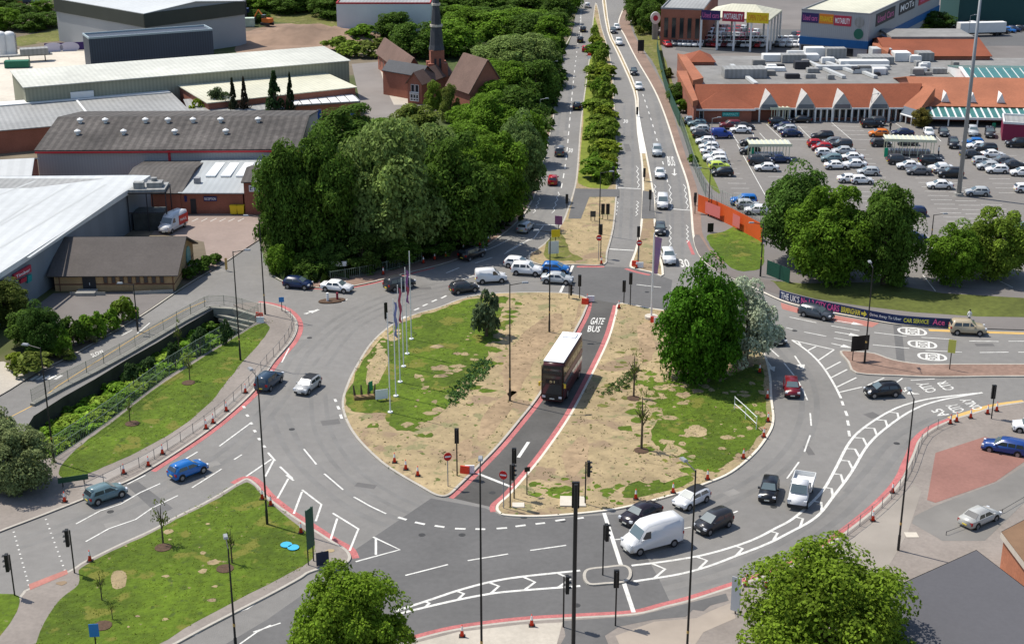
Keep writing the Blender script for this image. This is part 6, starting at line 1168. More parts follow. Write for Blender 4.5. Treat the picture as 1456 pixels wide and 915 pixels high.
# double deck bus
def bus():
    Hb = 4.35; a = G(785.5, 516, Hb * 1.2); b = G(814.5, 471.5, Hb * 1.2); d = a - b; hd = math.atan2(d.y, d.x); Lb = 10.9; W = 2.55
    c = a - d.normalized() * Lb / 2 * 1.0; r = empty('double_decker_bus', (c.x, c.y, .008), hd, 'black fronted double decker bus with white roof in the bus lane', 'bus'); sx = max(.9, min(1.25, d.length / Lb)); r.scale = (sx, 1.02, 1.2)
    c2 = a - d.normalized() * (Lb * sx / 2); r.location = (c2.x, c2.y, .008)
    BODY = mat('bus_side', (.065, .018, .022), .35, (.4, .1)); BLK = mat('bus_black', (.012, .012, .014), .2, spec=.7); BRF = mat('bus_roof', (.85, .85, .85), .4)
    bd = side_body('body', [(-5.4, .35), (-5.45, 1.5), (-5.42, 3.9), (-5.25, 4.28), (4.9, 4.28), (5.25, 4.05), (5.40, 3.2), (5.45, 1.6), (5.42, .35)], W, 4.0, .93, 4.35, r, bev=.12, mt=BODY)
    q = MB(); q.box(-5.2, 4.95, -1.17, 1.17, 4.29, 4.36); q.box(-4.6, -3.2, -.8, .8, 4.36, 4.48); q.build('roof', BRF, r)
    q = MB(); F = [(5.47, .5), (5.50, 1.6), (5.45, 3.2), (5.30, 4.02)]; bk_ = MB(); [bk_.box(4.9, 5.35, s_ * 1.285 - .012, s_ * 1.285 + .012, .45, 3.95) for s_ in (-1, 1)]; bk_.build('front_corner_panel', BLK, r)
    for (x0, z0), (x1, z1) in zip(F, F[1:]): q.add([(x0, -1.17, z0), (x0, 1.17, z0), (x1, 1.15, z1), (x1, -1.15, z1)], [(0, 1, 2, 3)])
    q.build('front_panel', BLK, r)
    q = MB(); q.add([(5.515, -1.08, 1.15), (5.515, 1.08, 1.15), (5.50, 1.06, 2.15), (5.50, -1.06, 2.15)], [(0, 1, 2, 3)]); q.build('windscreen', mat('bus_glass', (.02, .026, .03), .08, spec=.9), r)
    q = MB(); q.add([(5.49, -1.05, 2.75), (5.49, 1.05, 2.75), (5.37, 1.02, 3.7), (5.37, -1.02, 3.7)], [(0, 1, 2, 3)]); q.build('upper_windscreen', MATS['bus_glass'], r)
    q = MB(); q.box(5.48, 5.52, -.75, .75, 2.28, 2.60); dsp = q.build('destination_display', BODYTRIM, r); q = MB(); text_quad(q, '51', (5.53, -.3, 2.33), (5.53, .3, 2.33), (5.53, -.3, 2.55), (5.53, .3, 2.55)); q.build('lettering', mat('display_amber', (.75, .6, .3), .5), dsp)
    for s in (-1, 1):
        for k in range(7):
            for z0, z1 in ((1.45, 2.15), (3.0, 3.7)):
                x0 = -5.0 + k * 1.42; q = MB(); y = s * (W / 2 + .008); q.box(x0, x0 + 1.28, min(y, y - s * .03), max(y, y - s * .03), z0, z1); q.build('side_window', CGL, r)
        q = MB(); q.box(5.42, 5.55, s * .95 - .18, s * .95 + .18, .75, .95); q.build('headlight', HLAMP, r)
        q = MB(); q.box(5.35, 5.6, s * 1.48 - .1, s * 1.48 + .1, 1.9, 2.3); q.tube((5.3, s * 1.2, 2.3), (5.5, s * 1.5, 2.3), .04); q.build('wing_mirror', mat('mirror_yellow', (.7, .5, .05), .5), r)
        q = MB(); y = s * (W / 2 + .006); q.box(-5.2, 5.2, min(y, y - s * .02), max(y, y - s * .02), 2.35, 2.75); q.build('side_stripe', mat('bus_stripe', (.30, .17, .18), .4), r)
    q = MB(); q.box(5.5, 5.53, -.28, .28, .6, .72); q.build('number_plate', PLATEW, r)
    wheels(r, (-3.3, 3.0), 2.55, .5, .3)
bus()
# ---------------- car park: (x, y, kind, colour)
CP = [('in the first row beside the fence bank', [(986, 176, 'hatchback', LB), (991, 180, 'hatchback', TEA), (995, 188, 'hatchback', SI), (998, 196, 'hatchback', DG), (1003, 205, 'hatchback', WH), (1008, 213, 'hatchback', WH), (1012, 220, 'saloon', WH), (1016, 229, 'suv', WH), (1020, 233, 'hatchback', WH), (1023, 241, 'hatchback', LM), (1027, 250, 'hatchback', BK), (1057, 291, 'suv', BL), (1063, 296, 'hatchback', SI), (1075, 304, 'hatchback', WH)]),
      ('in the second row near the trolley shelter', [(1026, 196, 'small_van', (.02, .05, .25)), (1038, 183, 'suv', DR), (1053, 189, 'saloon', WH), (1057, 184, 'saloon', DG), (1066, 207, 'hatchback', BK), (1066, 219, 'hatchback', BK), (1080, 234, 'suv', DG), (1082, 230, 'hatchback', GY), (1090, 243, 'saloon', WH), (1108, 231, 'saloon', NV)]),
      ('in the bays before the first gabled entrance', [(1108, 179, 'suv', BK), (1115, 184, 'saloon', NV), (1119, 188, 'hatchback', SI), (1125, 194, 'saloon', NV), (1138, 174, 'saloon', BK)]),
      ('in the third row behind the tall trees', [(1169, 199, 'suv', BK), (1162, 209, 'hatchback', RD), (1168, 214, 'hatchback', RD), (1174, 222, 'hatchback', WH), (1182, 230, 'hatchback', TEA), (1189, 240, 'saloon', WH), (1183, 206, 'hatchback', GY), (1195, 211, 'suv', DG), (1199, 219, 'saloon', SI), (1211, 228, 'saloon', WH), (1215, 238, 'saloon', WH), (1208, 259, 'saloon', WH), (1225, 261, 'hatchback', WH), (1234, 249, 'hatchback', SI), (1299, 306, 'hatchback', NV), (1300, 343, 'hatchback', NV)]),
      ('in the fourth row by the middle trolley shelter', [(1278, 233, 'suv', DG), (1292, 240, 'saloon', WH), (1306, 248, 'saloon', GY), (1323, 234, 'suv', BK), (1337, 243, 'saloon', WH), (1343, 246, 'saloon', SI), (1351, 252, 'suv', BK), (1336, 268, 'saloon', WH), (1389, 278, 'hatchback', SI)]),
      ('in the fifth row behind the tall mast', [(1383, 207, 'hatchback', BL), (1390, 212, 'saloon', WH), (1400, 217, 'suv', BK), (1381, 224, 'saloon', DG), (1411, 224, 'saloon', WH), (1397, 234, 'hatchback', SI), (1404, 241, 'hatchback', SI), (1425, 233, 'saloon', GY), (1441, 239, 'saloon', DG), (1417, 246, 'hatchback', WH), (1452, 250, 'hatchback', WH), (1458, 273, 'hatchback', WH), (1452, 330, 'hatchback', LB)]),
      ('on the aisle in front of the arcade', [(1239, 181, 'suv', BK), (1243, 178, 'suv', DG), (1249, 194, 'hatchback', OR), (1283, 193, 'saloon', NV), (1252, 208, 'hatchback', DG), (1290, 206, 'hatchback', GY), (1320, 192, 'saloon', WH), (1341, 192, 'saloon', DG), (1383, 192, 'suv', SI), (1407, 194, 'suv', DG), (1355, 209, 'suv', BK), (1446, 209, 'suv', BK)])]
CN = {WH: 'white', SI: 'silver', GY: 'grey', DG: 'dark grey', BK: 'black', NV: 'navy blue', BL: 'bright blue', RD: 'red', DR: 'dark red', OR: 'orange', LM: 'lime green', TEA: 'grey green', LB: 'pale blue', (.02, .05, .25): 'deep blue', BE: 'beige'}
KN = {'hatchback': ('hatchback', 'hatchback_car'), 'saloon': ('saloon', 'saloon_car'), 'suv': ('off-roader', 'off_roader'), 'small_van': ('van', 'small_van')}
for row, lst in CP:
    cnt = {}
    for x, y, k, c in sorted(lst): cnt[(c, k)] = cnt.get((c, k), 0) + 1
    seen = {}
    for i, (x, y, k, c) in enumerate(sorted(lst)):
        seen[(c, k)] = seen.get((c, k), 0) + 1; pre = (ORD[seen[(c, k)] - 1] + ' ') if cnt[(c, k)] > 1 else ''
        lab = '%s%s %s parked %s%s' % (pre, CN[c], KN[k][0], row, '' if pre else '')
        hd = head_px(x, y, -10 if (i % 3) else 10, -.15)
        if 'on the aisle' in row and 1310 < x < 1430: hd = head_px(x, y, 4, 10)
        place(k, G(x, y, .14), hd + random.uniform(-.03, .03), c, lab, 'car' if k != 'small_van' else 'van', KN[k][1], 'cars in the shopping centre car park', z=.14, sc=(VX * .98, 1, 1.1))
# ---------------- dealership and far car parks: tiny cars, one mesh each
def tiny_mesh():
    S = SPEC['hatchback']; r = empty('tmp'); b = side_body('display_car', S['prof'], S['W'], S['belt'], S['k'], S['H'], r, bev=.05); me = b.data; me.materials.append(CGL); me.materials.append(TYRE)
    bm = bmesh.new(); bm.from_mesh(me)
    def q(vs, mi): f = bm.faces.new([bm.verts.new(v) for v in vs]); f.material_index = mi
    q([(1.03, -.68, 1.01), (1.03, .68, 1.01), (.38, .58, 1.43), (.38, -.58, 1.43)], 1); q([(-1.97, .6, 1.02), (-1.97, -.6, 1.02), (-1.7, -.55, 1.38), (-1.7, .55, 1.38)], 1)
    for s in (-1, 1):
        v = [(-1.55, s * .89, 1.0), (.75, s * .89, 1.0), (.2, s * .75, 1.34), (-1.35, s * .75, 1.34)]; q(v if s < 0 else v[::-1], 1)
        for x in (-1.25, 1.25): q([(x + .36 * math.cos(t) * (1 if s < 0 else -1), s * .895, .33 + .36 * math.sin(t)) for t in [j * math.pi / 5 for j in range(10)]], 2)
    bm.to_mesh(me); bm.free(); bpy.data.objects.remove(b); bpy.data.objects.remove(r); return me
TM = tiny_mesh()
def tiny_row(a, b, n, cols, where, ang=None, z=.15, jit=.25, grp='display cars of the dealership'):
    r = random.Random(int(a[0] * 7 + a[1])); A, B = G(*a), G(*b)
    for i in range(n):
        t = (i + .5) / n; p = A.lerp(B, t); c = cols[r.randrange(len(cols))]; o = bpy.data.objects.new('display_car', TM); COL.objects.link(o)
        o.location = (p.x + r.uniform(-jit, jit), p.y + r.uniform(-jit, jit), z); o.rotation_euler.z = (ang if ang is not None else -math.pi / 2) + r.uniform(-.05, .05); o.scale = (1, 1, 1.1); o.color = (*c, 1)
        tag(o, '%s car, %s from left %s' % (CN[c], ORD[i], where), 'car', grp)
mixd = [WH, WH, RD, SI, BK, WH, DR]
tiny_row((972, 60), (1086, 60.5), 17, mixd, 'in the front row below the showroom canopy', -2.0); tiny_row((978, 54), (1080, 55.5), 15, mixd, 'in the second row below the showroom canopy', -2.0); tiny_row((985, 48), (1078, 50), 12, [RD, WH, DR, BK], 'in the third row under the showroom canopy', -2.0); tiny_row((1010, 43), (1060, 45), 8, [RD, DR, WH], 'in the rear row under the showroom canopy', -2.0)
tiny_row((1104, 60), (1205, 61), 13, [WH, WH, SI, BK, GY], 'in the front row before the blue banded hall', -1.9); tiny_row((1124, 54), (1225, 56), 13, [WH, SI, BK, RD], 'in the second row before the blue banded hall', -1.9); tiny_row((1150, 50), (1215, 51.5), 8, [BK, DG, WH], 'closest to the blue banded hall', -1.9)
tiny_row((1352, 40), (1400, 38), 7, [BK, DG, NV, WH], 'in the front row of the far right car park', -1.2); tiny_row((1358, 30), (1456, 24), 13, [BK, DG, NV, SI, WH], 'in the second row of the right car park', -1.2); tiny_row((1362, 20), (1456, 14), 12, [BK, SI, NV, RD, DG], 'in the rear row of the far right car park', -1.2); tiny_row((1412, 50), (1456, 44), 5, [NV, NV, BL, BK], 'beside the long white trailer', -.6)
tiny_row((965, 66), (1088, 68), 18, mixd, 'in the roadside row behind the shopping centre, left part', -2.0); tiny_row((1100, 67), (1232, 68), 15, [WH, SI, BK, WH], 'in the roadside row behind the centre, right part', -1.9)
tiny_row((944, 68), (978, 62), 4, [WH, RD, BK, GY], 'in the yard beside the totem', -1.4); tiny_row((940, 60), (965, 55), 3, [BL, WH, NV], 'behind the totem sign', -1.4)
tiny_row((2, 10), (70, 3), 8, [BK, RD, WH, SI], 'in the lot at the very top left', .3, grp='cars at the top left corner')
t = empty('long_trailer', tuple(G(1394, 51, .15)), .15, 'long white curved trailer parked in the far right car park', 'trailer'); q = MB(); q.box(-7, 7, -1.3, 1.3, 1.1, 3.9); q.build('box_body', TRIM, t); q = MB(); [q.tube((x, -1.2, .5), (x, 1.2, .5), .5, n=12) for x in (-5.5, -4.3, 4.5)]; q.box(-6.5, 6.5, -.5, .5, .6, 1.09); q.build('chassis', BODYTRIM, t)
# ------------------------------------------------------------------ street furniture
BLKP = mat('pole_black', (.018, .018, .018), .45, spec=.4); GALV = mat('pole_galvanised', (.30, .31, .32), .5, metal=.3); WPOLE = mat('pole_white', (.72, .73, .72), .5)
CONE_O = mat('cone_red', (.62, .05, .02), .6); CONE_W = mat('cone_white', (.8, .8, .78), .5); RUB = mat('rubber_base', (.03, .03, .03), .8)
def lamp(px, py, ty, label, arm=(1, 0), m=BLKP, r=.10, al=1.4, band=True, group='street lamps round the junction'):
    p = G(px, py, .1); z = zat(p, ty) - .1; e = empty('street_lamp', tuple(p), 0, label, 'street lamp', group)
    q = MB(); q.tube((0, 0, 0), (0, 0, 1.6), r * 1.35, n=10); q.tube((0, 0, 1.6), (0, 0, z), r, r * .62, n=10); q.build('pole', m, e)
    if band: q = MB(); q.tube((0, 0, 2.7), (0, 0, 2.95), r * 1.1, n=10); q.build('band', YEL, e)
    a = Vector((arm[0], arm[1], 0)).normalized(); q = MB(); q.tube((0, 0, z - .1), a * al + Vector((0, 0, z + .12)), .05); ar = q.build('arm', m, e)
    q = MB(); c = a * (al + .35) + Vector((0, 0, z + .1)); s = Vector((-a.y, a.x, 0)); q.add([c + a * x + s * y + Vector((0, 0, h_)) for h_, k in ((0, 1), (.16, .75)) for x, y in ((-.4 * k, -.19 * k), (.4 * k, -.19 * k), (.4 * k, .19 * k), (-.4 * k, .19 * k))], [(3, 2, 1, 0), (4, 5, 6, 7), (0, 1, 5, 4), (1, 2, 6, 5), (2, 3, 7, 6), (3, 0, 4, 7)]); q.build('lamp_head', GALV if m == BLKP else m, ar)
    return e
for a in [((342, 512), 357, 'black lamp post standing beside the sunken channel', (1, 0)), ((377, 447), 308, 'black lamp post at the corner of the red kerb by the bridge', (-1, 0)), ((380, 745), 535, 'tall black lamp post on the tip of the triangle lawn', (-.6, 1)), ((77, 657), 494, 'dark lamp post by the left tree beside the green fence', (-1, .3)),
          ((336, 930), 779, 'black lamp post at the lower edge of the triangle lawn', (-.3, 1)), ((685, 955), 668, 'tall black lamp post in the lower middle', (0, 1)), ((725, 570), 404, 'black lamp post on the bare soil left of the bus', (1, .1)), ((781, 472), 329, 'black lamp post at the island tip near the bus gate lettering', (-1, 0)),
          ((976, 940), 668, 'tall black lamp post in front of the queueing cars', (-.5, 1)), ((1277, 782), 566, 'tall black lamp post on the lower right pavement', (0, 1)), ((1229, 516), 380, 'black lamp post on the brick refuge of the right arm', (0, 1)), ((1323, 351), 305, 'thin black lamp post in the car park between the trees', (1, 0)),
          ((1007, 307), 240, 'black lamp post at the orange hoarding', (-1, 0)), ((1081, 393), 318, 'black lamp post at the end of the orange hoarding', (-1, 0)), ((852, 333), 245, 'black lamp post on the dirt of the median', (1, 0)), ((196, 470), 404, 'short lamp post by the bridge road opposite the hall', (-1, 0))]:
    lamp(*a[0], a[1], a[2], a[3])
for i, (x, y, t) in enumerate([(768, 190, 141), (783, 120, 88), (790, 60, 34), (1010, 225, 168), (1237, 172, 134), (1148, 60, 40), (1376, 60, 22)]):
    lamp(x, y, t, ['grey lamp post beside the left carriageway, nearest one', 'grey lamp post beside the left carriageway at mid distance', 'grey lamp post beside the left carriageway, farthest one', 'grey lamp post by the corner store', 'short white lamp post before the third gabled entrance', 'thin grey lamp post at the blue banded hall', 'grey lamp post in the far right car park'][i], (1, 0), GALV, .08, 1.0, False)
# tall mast in the car park
p = G(1363, 278, .14); z = zat(p, -60); e = empty('lighting_mast', tuple(p), 0, 'very tall grey mast rising from the shopping centre car park', 'mast'); q = MB(); q.tube((0, 0, 0), (0, 0, z), .42, .2, n=14); q.build('mast_tube', GALV, e, smooth=True); q = MB(); q.tube((0, 0, 0), (0, 0, .5), .8, n=12); q.build('base', CONCRETE, e)
# traffic signals
SIG = mat('signal_black', (.012, .012, .012), .5); LENS = [mat('lens_red', (.18, .012, .01), .3), mat('lens_amber', (.16, .08, .01), .3), mat('lens_green', (.01, .10, .05), .3)]
def signal(px, py, ty, label, face=(0, -1), side=0, heads=1, r=.07, hs=1.0, back=False, big=False):
    p = G(px, py, .12); z = zat(p, ty) - .12; e = empty('traffic_signal', tuple(p), 0, label, 'traffic light', 'traffic signals')
    q = MB(); q.tube((0, 0, 0), (0, 0, z), r, n=8); q.build('pole', BLKP, e)
    f = Vector((face[0], face[1], 0)).normalized(); s = Vector((-f.y, f.x, 0)); up = Vector((0, 0, 1))
    for k in range(heads):
        c = f * (.28 if not side else .05) + s * (side * .38 + (k * .9 if heads > 1 else 0)) + up * (z - .62 * hs); q = MB(); hw_, hd_, hh = .18 * hs, .14, .66 * hs
        q.add([c + s * x + f * y + up * h_ for h_ in (-hh, hh) for x, y in ((-hw_, -hd_), (hw_, -hd_), (hw_, hd_), (-hw_, hd_))], [(3, 2, 1, 0), (4, 5, 6, 7), (0, 1, 5, 4), (1, 2, 6, 5), (2, 3, 7, 6), (3, 0, 4, 7)]); h0 = q.build('signal_head', SIG, e)
        for j in range(3):
            zc_ = (1 - j) * .40 * hs; q = MB(); q.tube(c + f * (hd_ + .002) + up * zc_, c + f * (hd_ + .03) + up * zc_, .13 * hs, n=12); q.build('lens', LENS[j], h0)
            q = MB(); o_ = c + f * (hd_ + .1) + up * (zc_ + .13 * hs); q.add([o_ + s * x + f * y + up * h_ for h_ in (0, .03) for x, y in ((-.15 * hs, -.1), (.15 * hs, -.1), (.15 * hs, .12), (-.15 * hs, .12))], [(3, 2, 1, 0), (4, 5, 6, 7), (0, 1, 5, 4), (1, 2, 6, 5), (2, 3, 7, 6), (3, 0, 4, 7)]); q.build('hood', SIG, h0)
    return e
for a in [((650, 676), 611, 'traffic signal on the island soil left of the bus lane exit', (0, 1)), ((731, 708), 639, 'taller traffic signal right of the bus lane stop line', (0, 1)), ((725.5, 720), 660, 'traffic signal at the right tip of the bus lane exit', (1, -.2)), ((832, 716), 656, 'traffic signal on the bare soil near the pale pad', (1, .1)),
          ((857, 817), 746, 'traffic signal on the refuge island before the white van', (1, .3)), ((801, 891), 819, 'traffic signal on the lower pavement left of the thick mast', (1, .1)), ((875, 889), 813, 'traffic signal on the lower pavement right of the thick mast', (0, 1)), ((106, 814), 753, 'traffic signal at the path corner of the triangle', (-1, -.1)),
          ((21, 846), 788, 'traffic signal at the left edge of the picture', (-1, -.1)), ((1409.5, 595), 549, 'traffic signal on the right hand pavement near the yellow line', (0, 1)), ((824, 424), 392, 'traffic signal left of the bus gate entrance', (0, 1)), ((887, 431), 400, 'traffic signal right of the bus gate entrance', (0, 1)),
          ((896, 434), 389, 'taller traffic signal behind the bus gate entrance on the right', (0, 1)), ((854, 366), 320, 'traffic signal on the median above the no entry sign', (0, 1)), ((907, 371), 323, 'traffic signal on the splitter beside a no entry sign', (0, 1)), ((809, 424), 404, 'small traffic signal behind the blue hatchback', (1, 0)),
          ((924, 300), 271, 'traffic signal on the splitter asphalt crossing', (0, 1)), ((988, 304), 275, 'traffic signal on the brown verge right of the carriageway', (0, 1)), ((872, 262), 238, 'traffic signal at the foot of the green median', (0, 1)), ((916, 258), 240, 'traffic signal on the splitter soil', (0, 1)), ((906, 166), 153, 'small traffic signal at the tip of the pale splitter', (0, 1)),
          ((806, 295), 277, 'traffic signal beside the left carriageway at the lay-by', (0, 1)), ((1009, 312), 306, 'low black control box at the orange hoarding', (0, -1))][:-1]:
    signal(*a[0], a[1], a[2], a[3], hs=1.25)
e = signal(815, 925, 688, 'very tall thick black signal mast at the bottom centre', (0, 1), hs=1.7, r=.17)
e.name = 'signal_mast'
def no_entry(px, py, ty, label, face=(0, -1)):
    p = G(px, py, .12); z = zat(p, ty) - .12; e = empty('no_entry_sign', tuple(p), 0, label, 'road sign', 'no entry signs'); q = MB(); q.tube((0, 0, 0), (0, 0, z), .05); q.build('pole', GALV, e)
    f = Vector((*face, 0)).normalized(); s = Vector((-f.y, f.x, 0)); up = Vector((0, 0, 1)); c = f * .08 + up * (z - .42); n = 20
    q = MB(); q.add([c + s * .42 * math.cos(t) + up * .46 * math.sin(t) + f * k for k in (0, .03) for t in [j * 2 * math.pi / n for j in range(n)]], [tuple(range(n)), tuple(range(2 * n - 1, n - 1, -1))] + [(j, (j + 1) % n, n + (j + 1) % n, n + j) for j in range(n)]); d_ = q.build('disc', mat('sign_signal_red', (.6, .02, .02), .5), e)
    q = MB(); q.add([c + s * x + up * y + f * .036 for x, y in ((-.31, -.07), (.31, -.07), (.31, .09), (-.31, .09))], [(0, 1, 2, 3)]); q.build('bar', SWHITE, d_)
no_entry(637, 691, 643, 'no entry sign left of the bus lane exit', (.3, -1)); no_entry(716, 722, 669, 'no entry sign right of the bus lane exit', (-.3, -1)); no_entry(851, 370, 334, 'no entry sign on the dirt median'); no_entry(908, 377, 341, 'no entry sign on the soil splitter')
def board(name, px, py, w, z0, z1, ang, m, label, cat, posts=2, txt=None, tm=None, pm=BLKP):
    p = G(px, py, .12); e = empty(name, tuple(p), ang, label, cat); q = MB(); [q.tube((x, .06, 0), (x, .06, z1), .06) for x in (np.linspace(-w * .35, w * .35, posts) if posts > 1 else (0,))]; q.build('posts', pm, e)
    q = MB(); q.box(-w / 2, w / 2, -.04, 0, z0, z1); b = q.build('panel', m, e)
    if txt: q = MB(); text_quad(q, txt, (-w * .42, -.05, z0 + (z1 - z0) * .3), (w * .42, -.05, z0 + (z1 - z0) * .3), (-w * .42, -.05, z0 + (z1 - z0) * .75), (w * .42, -.05, z0 + (z1 - z0) * .75)); q.build('lettering', tm, b)
    return e
board('direction_sign', 1221, 512, 2.4, 1.3, 3.3, .25, SIG, 'black backed direction sign on the brick refuge of the right arm', 'road sign')
board('direction_sign', 443, 800, 1.2, 1.6, 5.6, 1.1, mat('sign_green_back', (.02, .09, .05), .5), 'tall narrow green direction sign at the tip of the triangle lawn', 'road sign')
board('direction_sign', 857, 312, .6, .9, 2.7, .05, SIG, 'left of two narrow black sign backs on the dirt median', 'road sign', 1); board('direction_sign', 864, 312, .6, .9, 2.7, .05, SIG, 'right of two narrow black sign backs on the dirt median', 'road sign', 1); board('information_sign', 843, 314, .9, .7, 1.7, .05, mat('sign_grey_back', (.06, .06, .06), .6), 'small square dark sign back on the dirt median', 'road sign')
board('direction_sign', 911, 76, 1.7, .6, 3.6, 0, SIG, 'large black sign back on the far verge of the right carriageway', 'road sign')
board('warning_sign', 1350, 525, .9, 2.2, 3.9, -.4, mat('sign_yellow_pale', (.62, .60, .12), .5), 'yellow and white sign on the brick refuge by the right edge', 'road sign', 1)
board('pictogram_sign', 787, 365, 1.6, .5, 2.5, .2, mat('sign_pale', (.62, .66, .62), .6), 'pale patchwork sign with yellow top on the dirt median', 'road sign'); board('yellow_sign', 790, 349, 1.4, 1.4, 2.6, .2, YSIGN, 'yellow square sign at the corner of the dirt median', 'road sign', 1); board('purple_sign', 794, 338, 1.2, 2.2, 3.6, -.3, mat('sign_plum', (.28, .10, .22), .6), 'purple and white flag sign beside the dirt median weeds', 'road sign', 1)
board('white_board', 543, 569, 1.5, .2, 1.4, .3, SWHITE, 'small white notice board on the island lawn', 'notice board'); board('green_board', 527, 560, .8, .4, 1.6, 1.0, mat('sign_green', (.02, .25, .12), .5), 'small green board by the planting on the island lawn', 'notice board', 1)
board('street_sign', 483, 393, 2.2, 1.6, 2.3, .1, SWHITE, 'white street name board behind the white saloon', 'street sign', 2); board('keep_left_sign', 137, 925, .8, 1.4, 2.6, .1, mat('sign_blue', (.03, .2, .5), .4), 'blue and white sign at the bottom of the triangle lawn', 'road sign', 1)
board('pillar_sign', 1045, 872, .85, .3, 3.6, -.5, mat('sign_pale_grey', (.6, .62, .64), .5), 'pale grey feather sign board at the lower kerb', 'advertising flag', 1)
board('notice_sign', 749.5, 703, .6, 2.6, 3.1, .4, SIG, 'small dark sign back on the soil right of the bus lane', 'road sign', 1)
board('yellow_gate_post', 322, 384, .35, .1, 1.9, .4, YEL, 'yellow gate post panel at the side road', 'gate post', 1)
board('blue_disc_sign', 401, 442, .7, 1.3, 2.0, .2, MATS['sign_blue'], 'blue sign on post inside the red kerb corner', 'road sign', 1)
board('black_bin_board', 549, 468 - 12, .5, .3, 2.6, .6, SIG, 'dark post sign on the island edge behind the flagpoles', 'road sign', 1)
board('control_box', 1010, 330, 1.0, .05, 1.5, .2, SIG, 'black roadside control cabinet on the dirt by the orange hoarding', 'cabinet', 1); board('control_box', 459, 803, 1.2, .05, 1.4, .4, mat('box_dark_blue', (.03, .035, .06), .5), 'dark box at the tip of the triangle', 'cabinet', 1)
board('timber_bench', 105, 690, 3.0, .5, 1.1, .35, mat('bench_green', (.02, .07, .04), .6), 'dark green barrier rail at the foot of the grass bank', 'barrier', 2)
# flagpoles with flags on the island
FL = [mat('flag_blue', (.20, .22, .42), .6), mat('flag_red', (.42, .08, .12), .6), mat('flag_purple', (.28, .10, .28), .6)]
for i, (bx, by, tx, ty, fl) in enumerate([(555, 586, 548, 445, None), (563, 563, 560, 425, 0), (569, 543, 566, 405, 1), (574, 521, 571, 395, None), (579, 503, 576, 380, 2), (585, 482, 581, 357, None)]):
    p = G(bx, by, .14); z = zat(p, ty) - .14; e = empty('flagpole', tuple(p), 0, ['white flagpole nearest the camera, bare', 'white flagpole with blue flag, second of the row', 'white flagpole with red flag, third of the row', 'bare white flagpole, fourth of the row', 'white flagpole with red and purple flag, fifth of the row', 'white flagpole farthest along the row, bare'][i], 'flagpole', 'flagpoles on the island lawn')
    q = MB(); q.tube((0, 0, 0), (0, 0, z), .075, .05, n=10); q.tube((0, 0, 0), (0, 0, .12), .3, n=10); q.build('pole', WPOLE, e)
    if fl is not None:
        q = MB(); nn = 9; vs = []
        for j in range(nn):
            t_ = j / (nn - 1); vs += [(.08 + .10 * math.sin(j * 1.3), -.08 * math.cos(j * 1.9), z - .3 - 4.2 * t_), (.38 + .10 * math.sin(j * 1.7), .10 * math.cos(j * 1.4), z - .5 - 4.3 * t_)]
        q.add(vs, [(2 * j, 2 * j + 1, 2 * j + 3, 2 * j + 2) for j in range(nn - 1)]); q.build('flag', FL[fl], e)
        if fl == 2: q = MB(); q.add([(x + .01, y - .02, zz_) for x, y, zz_ in vs[8:14]], [(0, 1, 3, 2), (2, 3, 5, 4)]); q.build('flag_band', FL[1], e)
p = G(926, 452, .14); z = zat(p, 333); e = empty('banner_pole', tuple(p), 0, 'tall white pole with long purple banner at the top of the island', 'flagpole'); q = MB(); q.tube((0, 0, 0), (0, 0, z), .13, .09, n=10); q.build('pole', WPOLE, e); q = MB(); q.prism([(.9 * math.cos(t), .9 * math.sin(t)) for t in [j * math.pi / 6 for j in range(12)]], 0, .35); q.build('base', CONCRETE_PALE, e)
q = MB(); vs = []
for j in range(8): t_ = j / 7; w_ = .95 * (1 - t_ * .45); vs += [(.12, 0, z - .4 - 5.2 * t_), (.12 + w_, .12 * math.sin(j * 1.2), z - .7 - 5.0 * t_)]
q.add(vs, [(2 * j, 2 * j + 1, 2 * j + 3, 2 * j + 2) for j in range(7)]); q.build('banner', mat('flag_lilac', (.34, .20, .36), .6), e)
# cones
CNE = None
cones = [(561, 657), (577, 667), (594, 676), (904, 709), (957, 700), (1006, 681), (1057, 651), (1086, 621), (1092, 599), (1091, 566), (1080, 529), (349, 558), (322, 584), (303, 601), (293, 609), (231, 645), (211, 662), (176, 673), (92, 713), (128, 797), (385, 718), (373, 709), (428, 757), (657, 904), (756, 889), (1089, 834), (1061, 832), (1241, 740), (1269, 700),
         (1380, 594), (1404, 588), (1417, 584), (1360, 599), (1351, 602), (602, 374), (618, 369), (634, 365), (659, 357), (668, 354), (682, 349), (694, 344), (855, 375), (905, 381), (835, 429), (880, 438), (545, 390)]
wh_ = ['on the island kerb'] * 11 + ['along the left footway'] * 8 + ['at the triangle lawn kerb'] * 4 + ['on the lower kerb'] * 2 + ['at the lower right railing'] * 4 + ['at the right hand yellow line'] * 5 + ['on the wooded verge kerb'] * 7 + ['at the bus lane mouth'] * 4 + ['on the wooded verge kerb']
cc = {}
for i, (x, y) in enumerate(cones):
    if CNE is None:
        e = empty('traffic_cone'); q = MB(); q.box(-.26, .26, -.26, .26, 0, .07); q.build('base', RUB, e); q = MB(); q.tube((0, 0, .07), (0, 0, 1.15), .19, .035, n=12); bo = q.build('cone', CONE_O, e, smooth=True); q = MB(); q.tube((0, 0, .60), (0, 0, 1.0), .118, .065, n=12); q.build('reflective_sleeve', CONE_W, bo); CNE = e
    else: e = copy_tree(CNE)
    e.location = G(x, y, .14); w_ = wh_[i]; cc[w_] = cc.get(w_, 0) + 1
    tag(e, 'red and white traffic cone %s, %s of those' % (w_, ORD[cc[w_] - 1]), 'traffic cone', 'traffic cones')
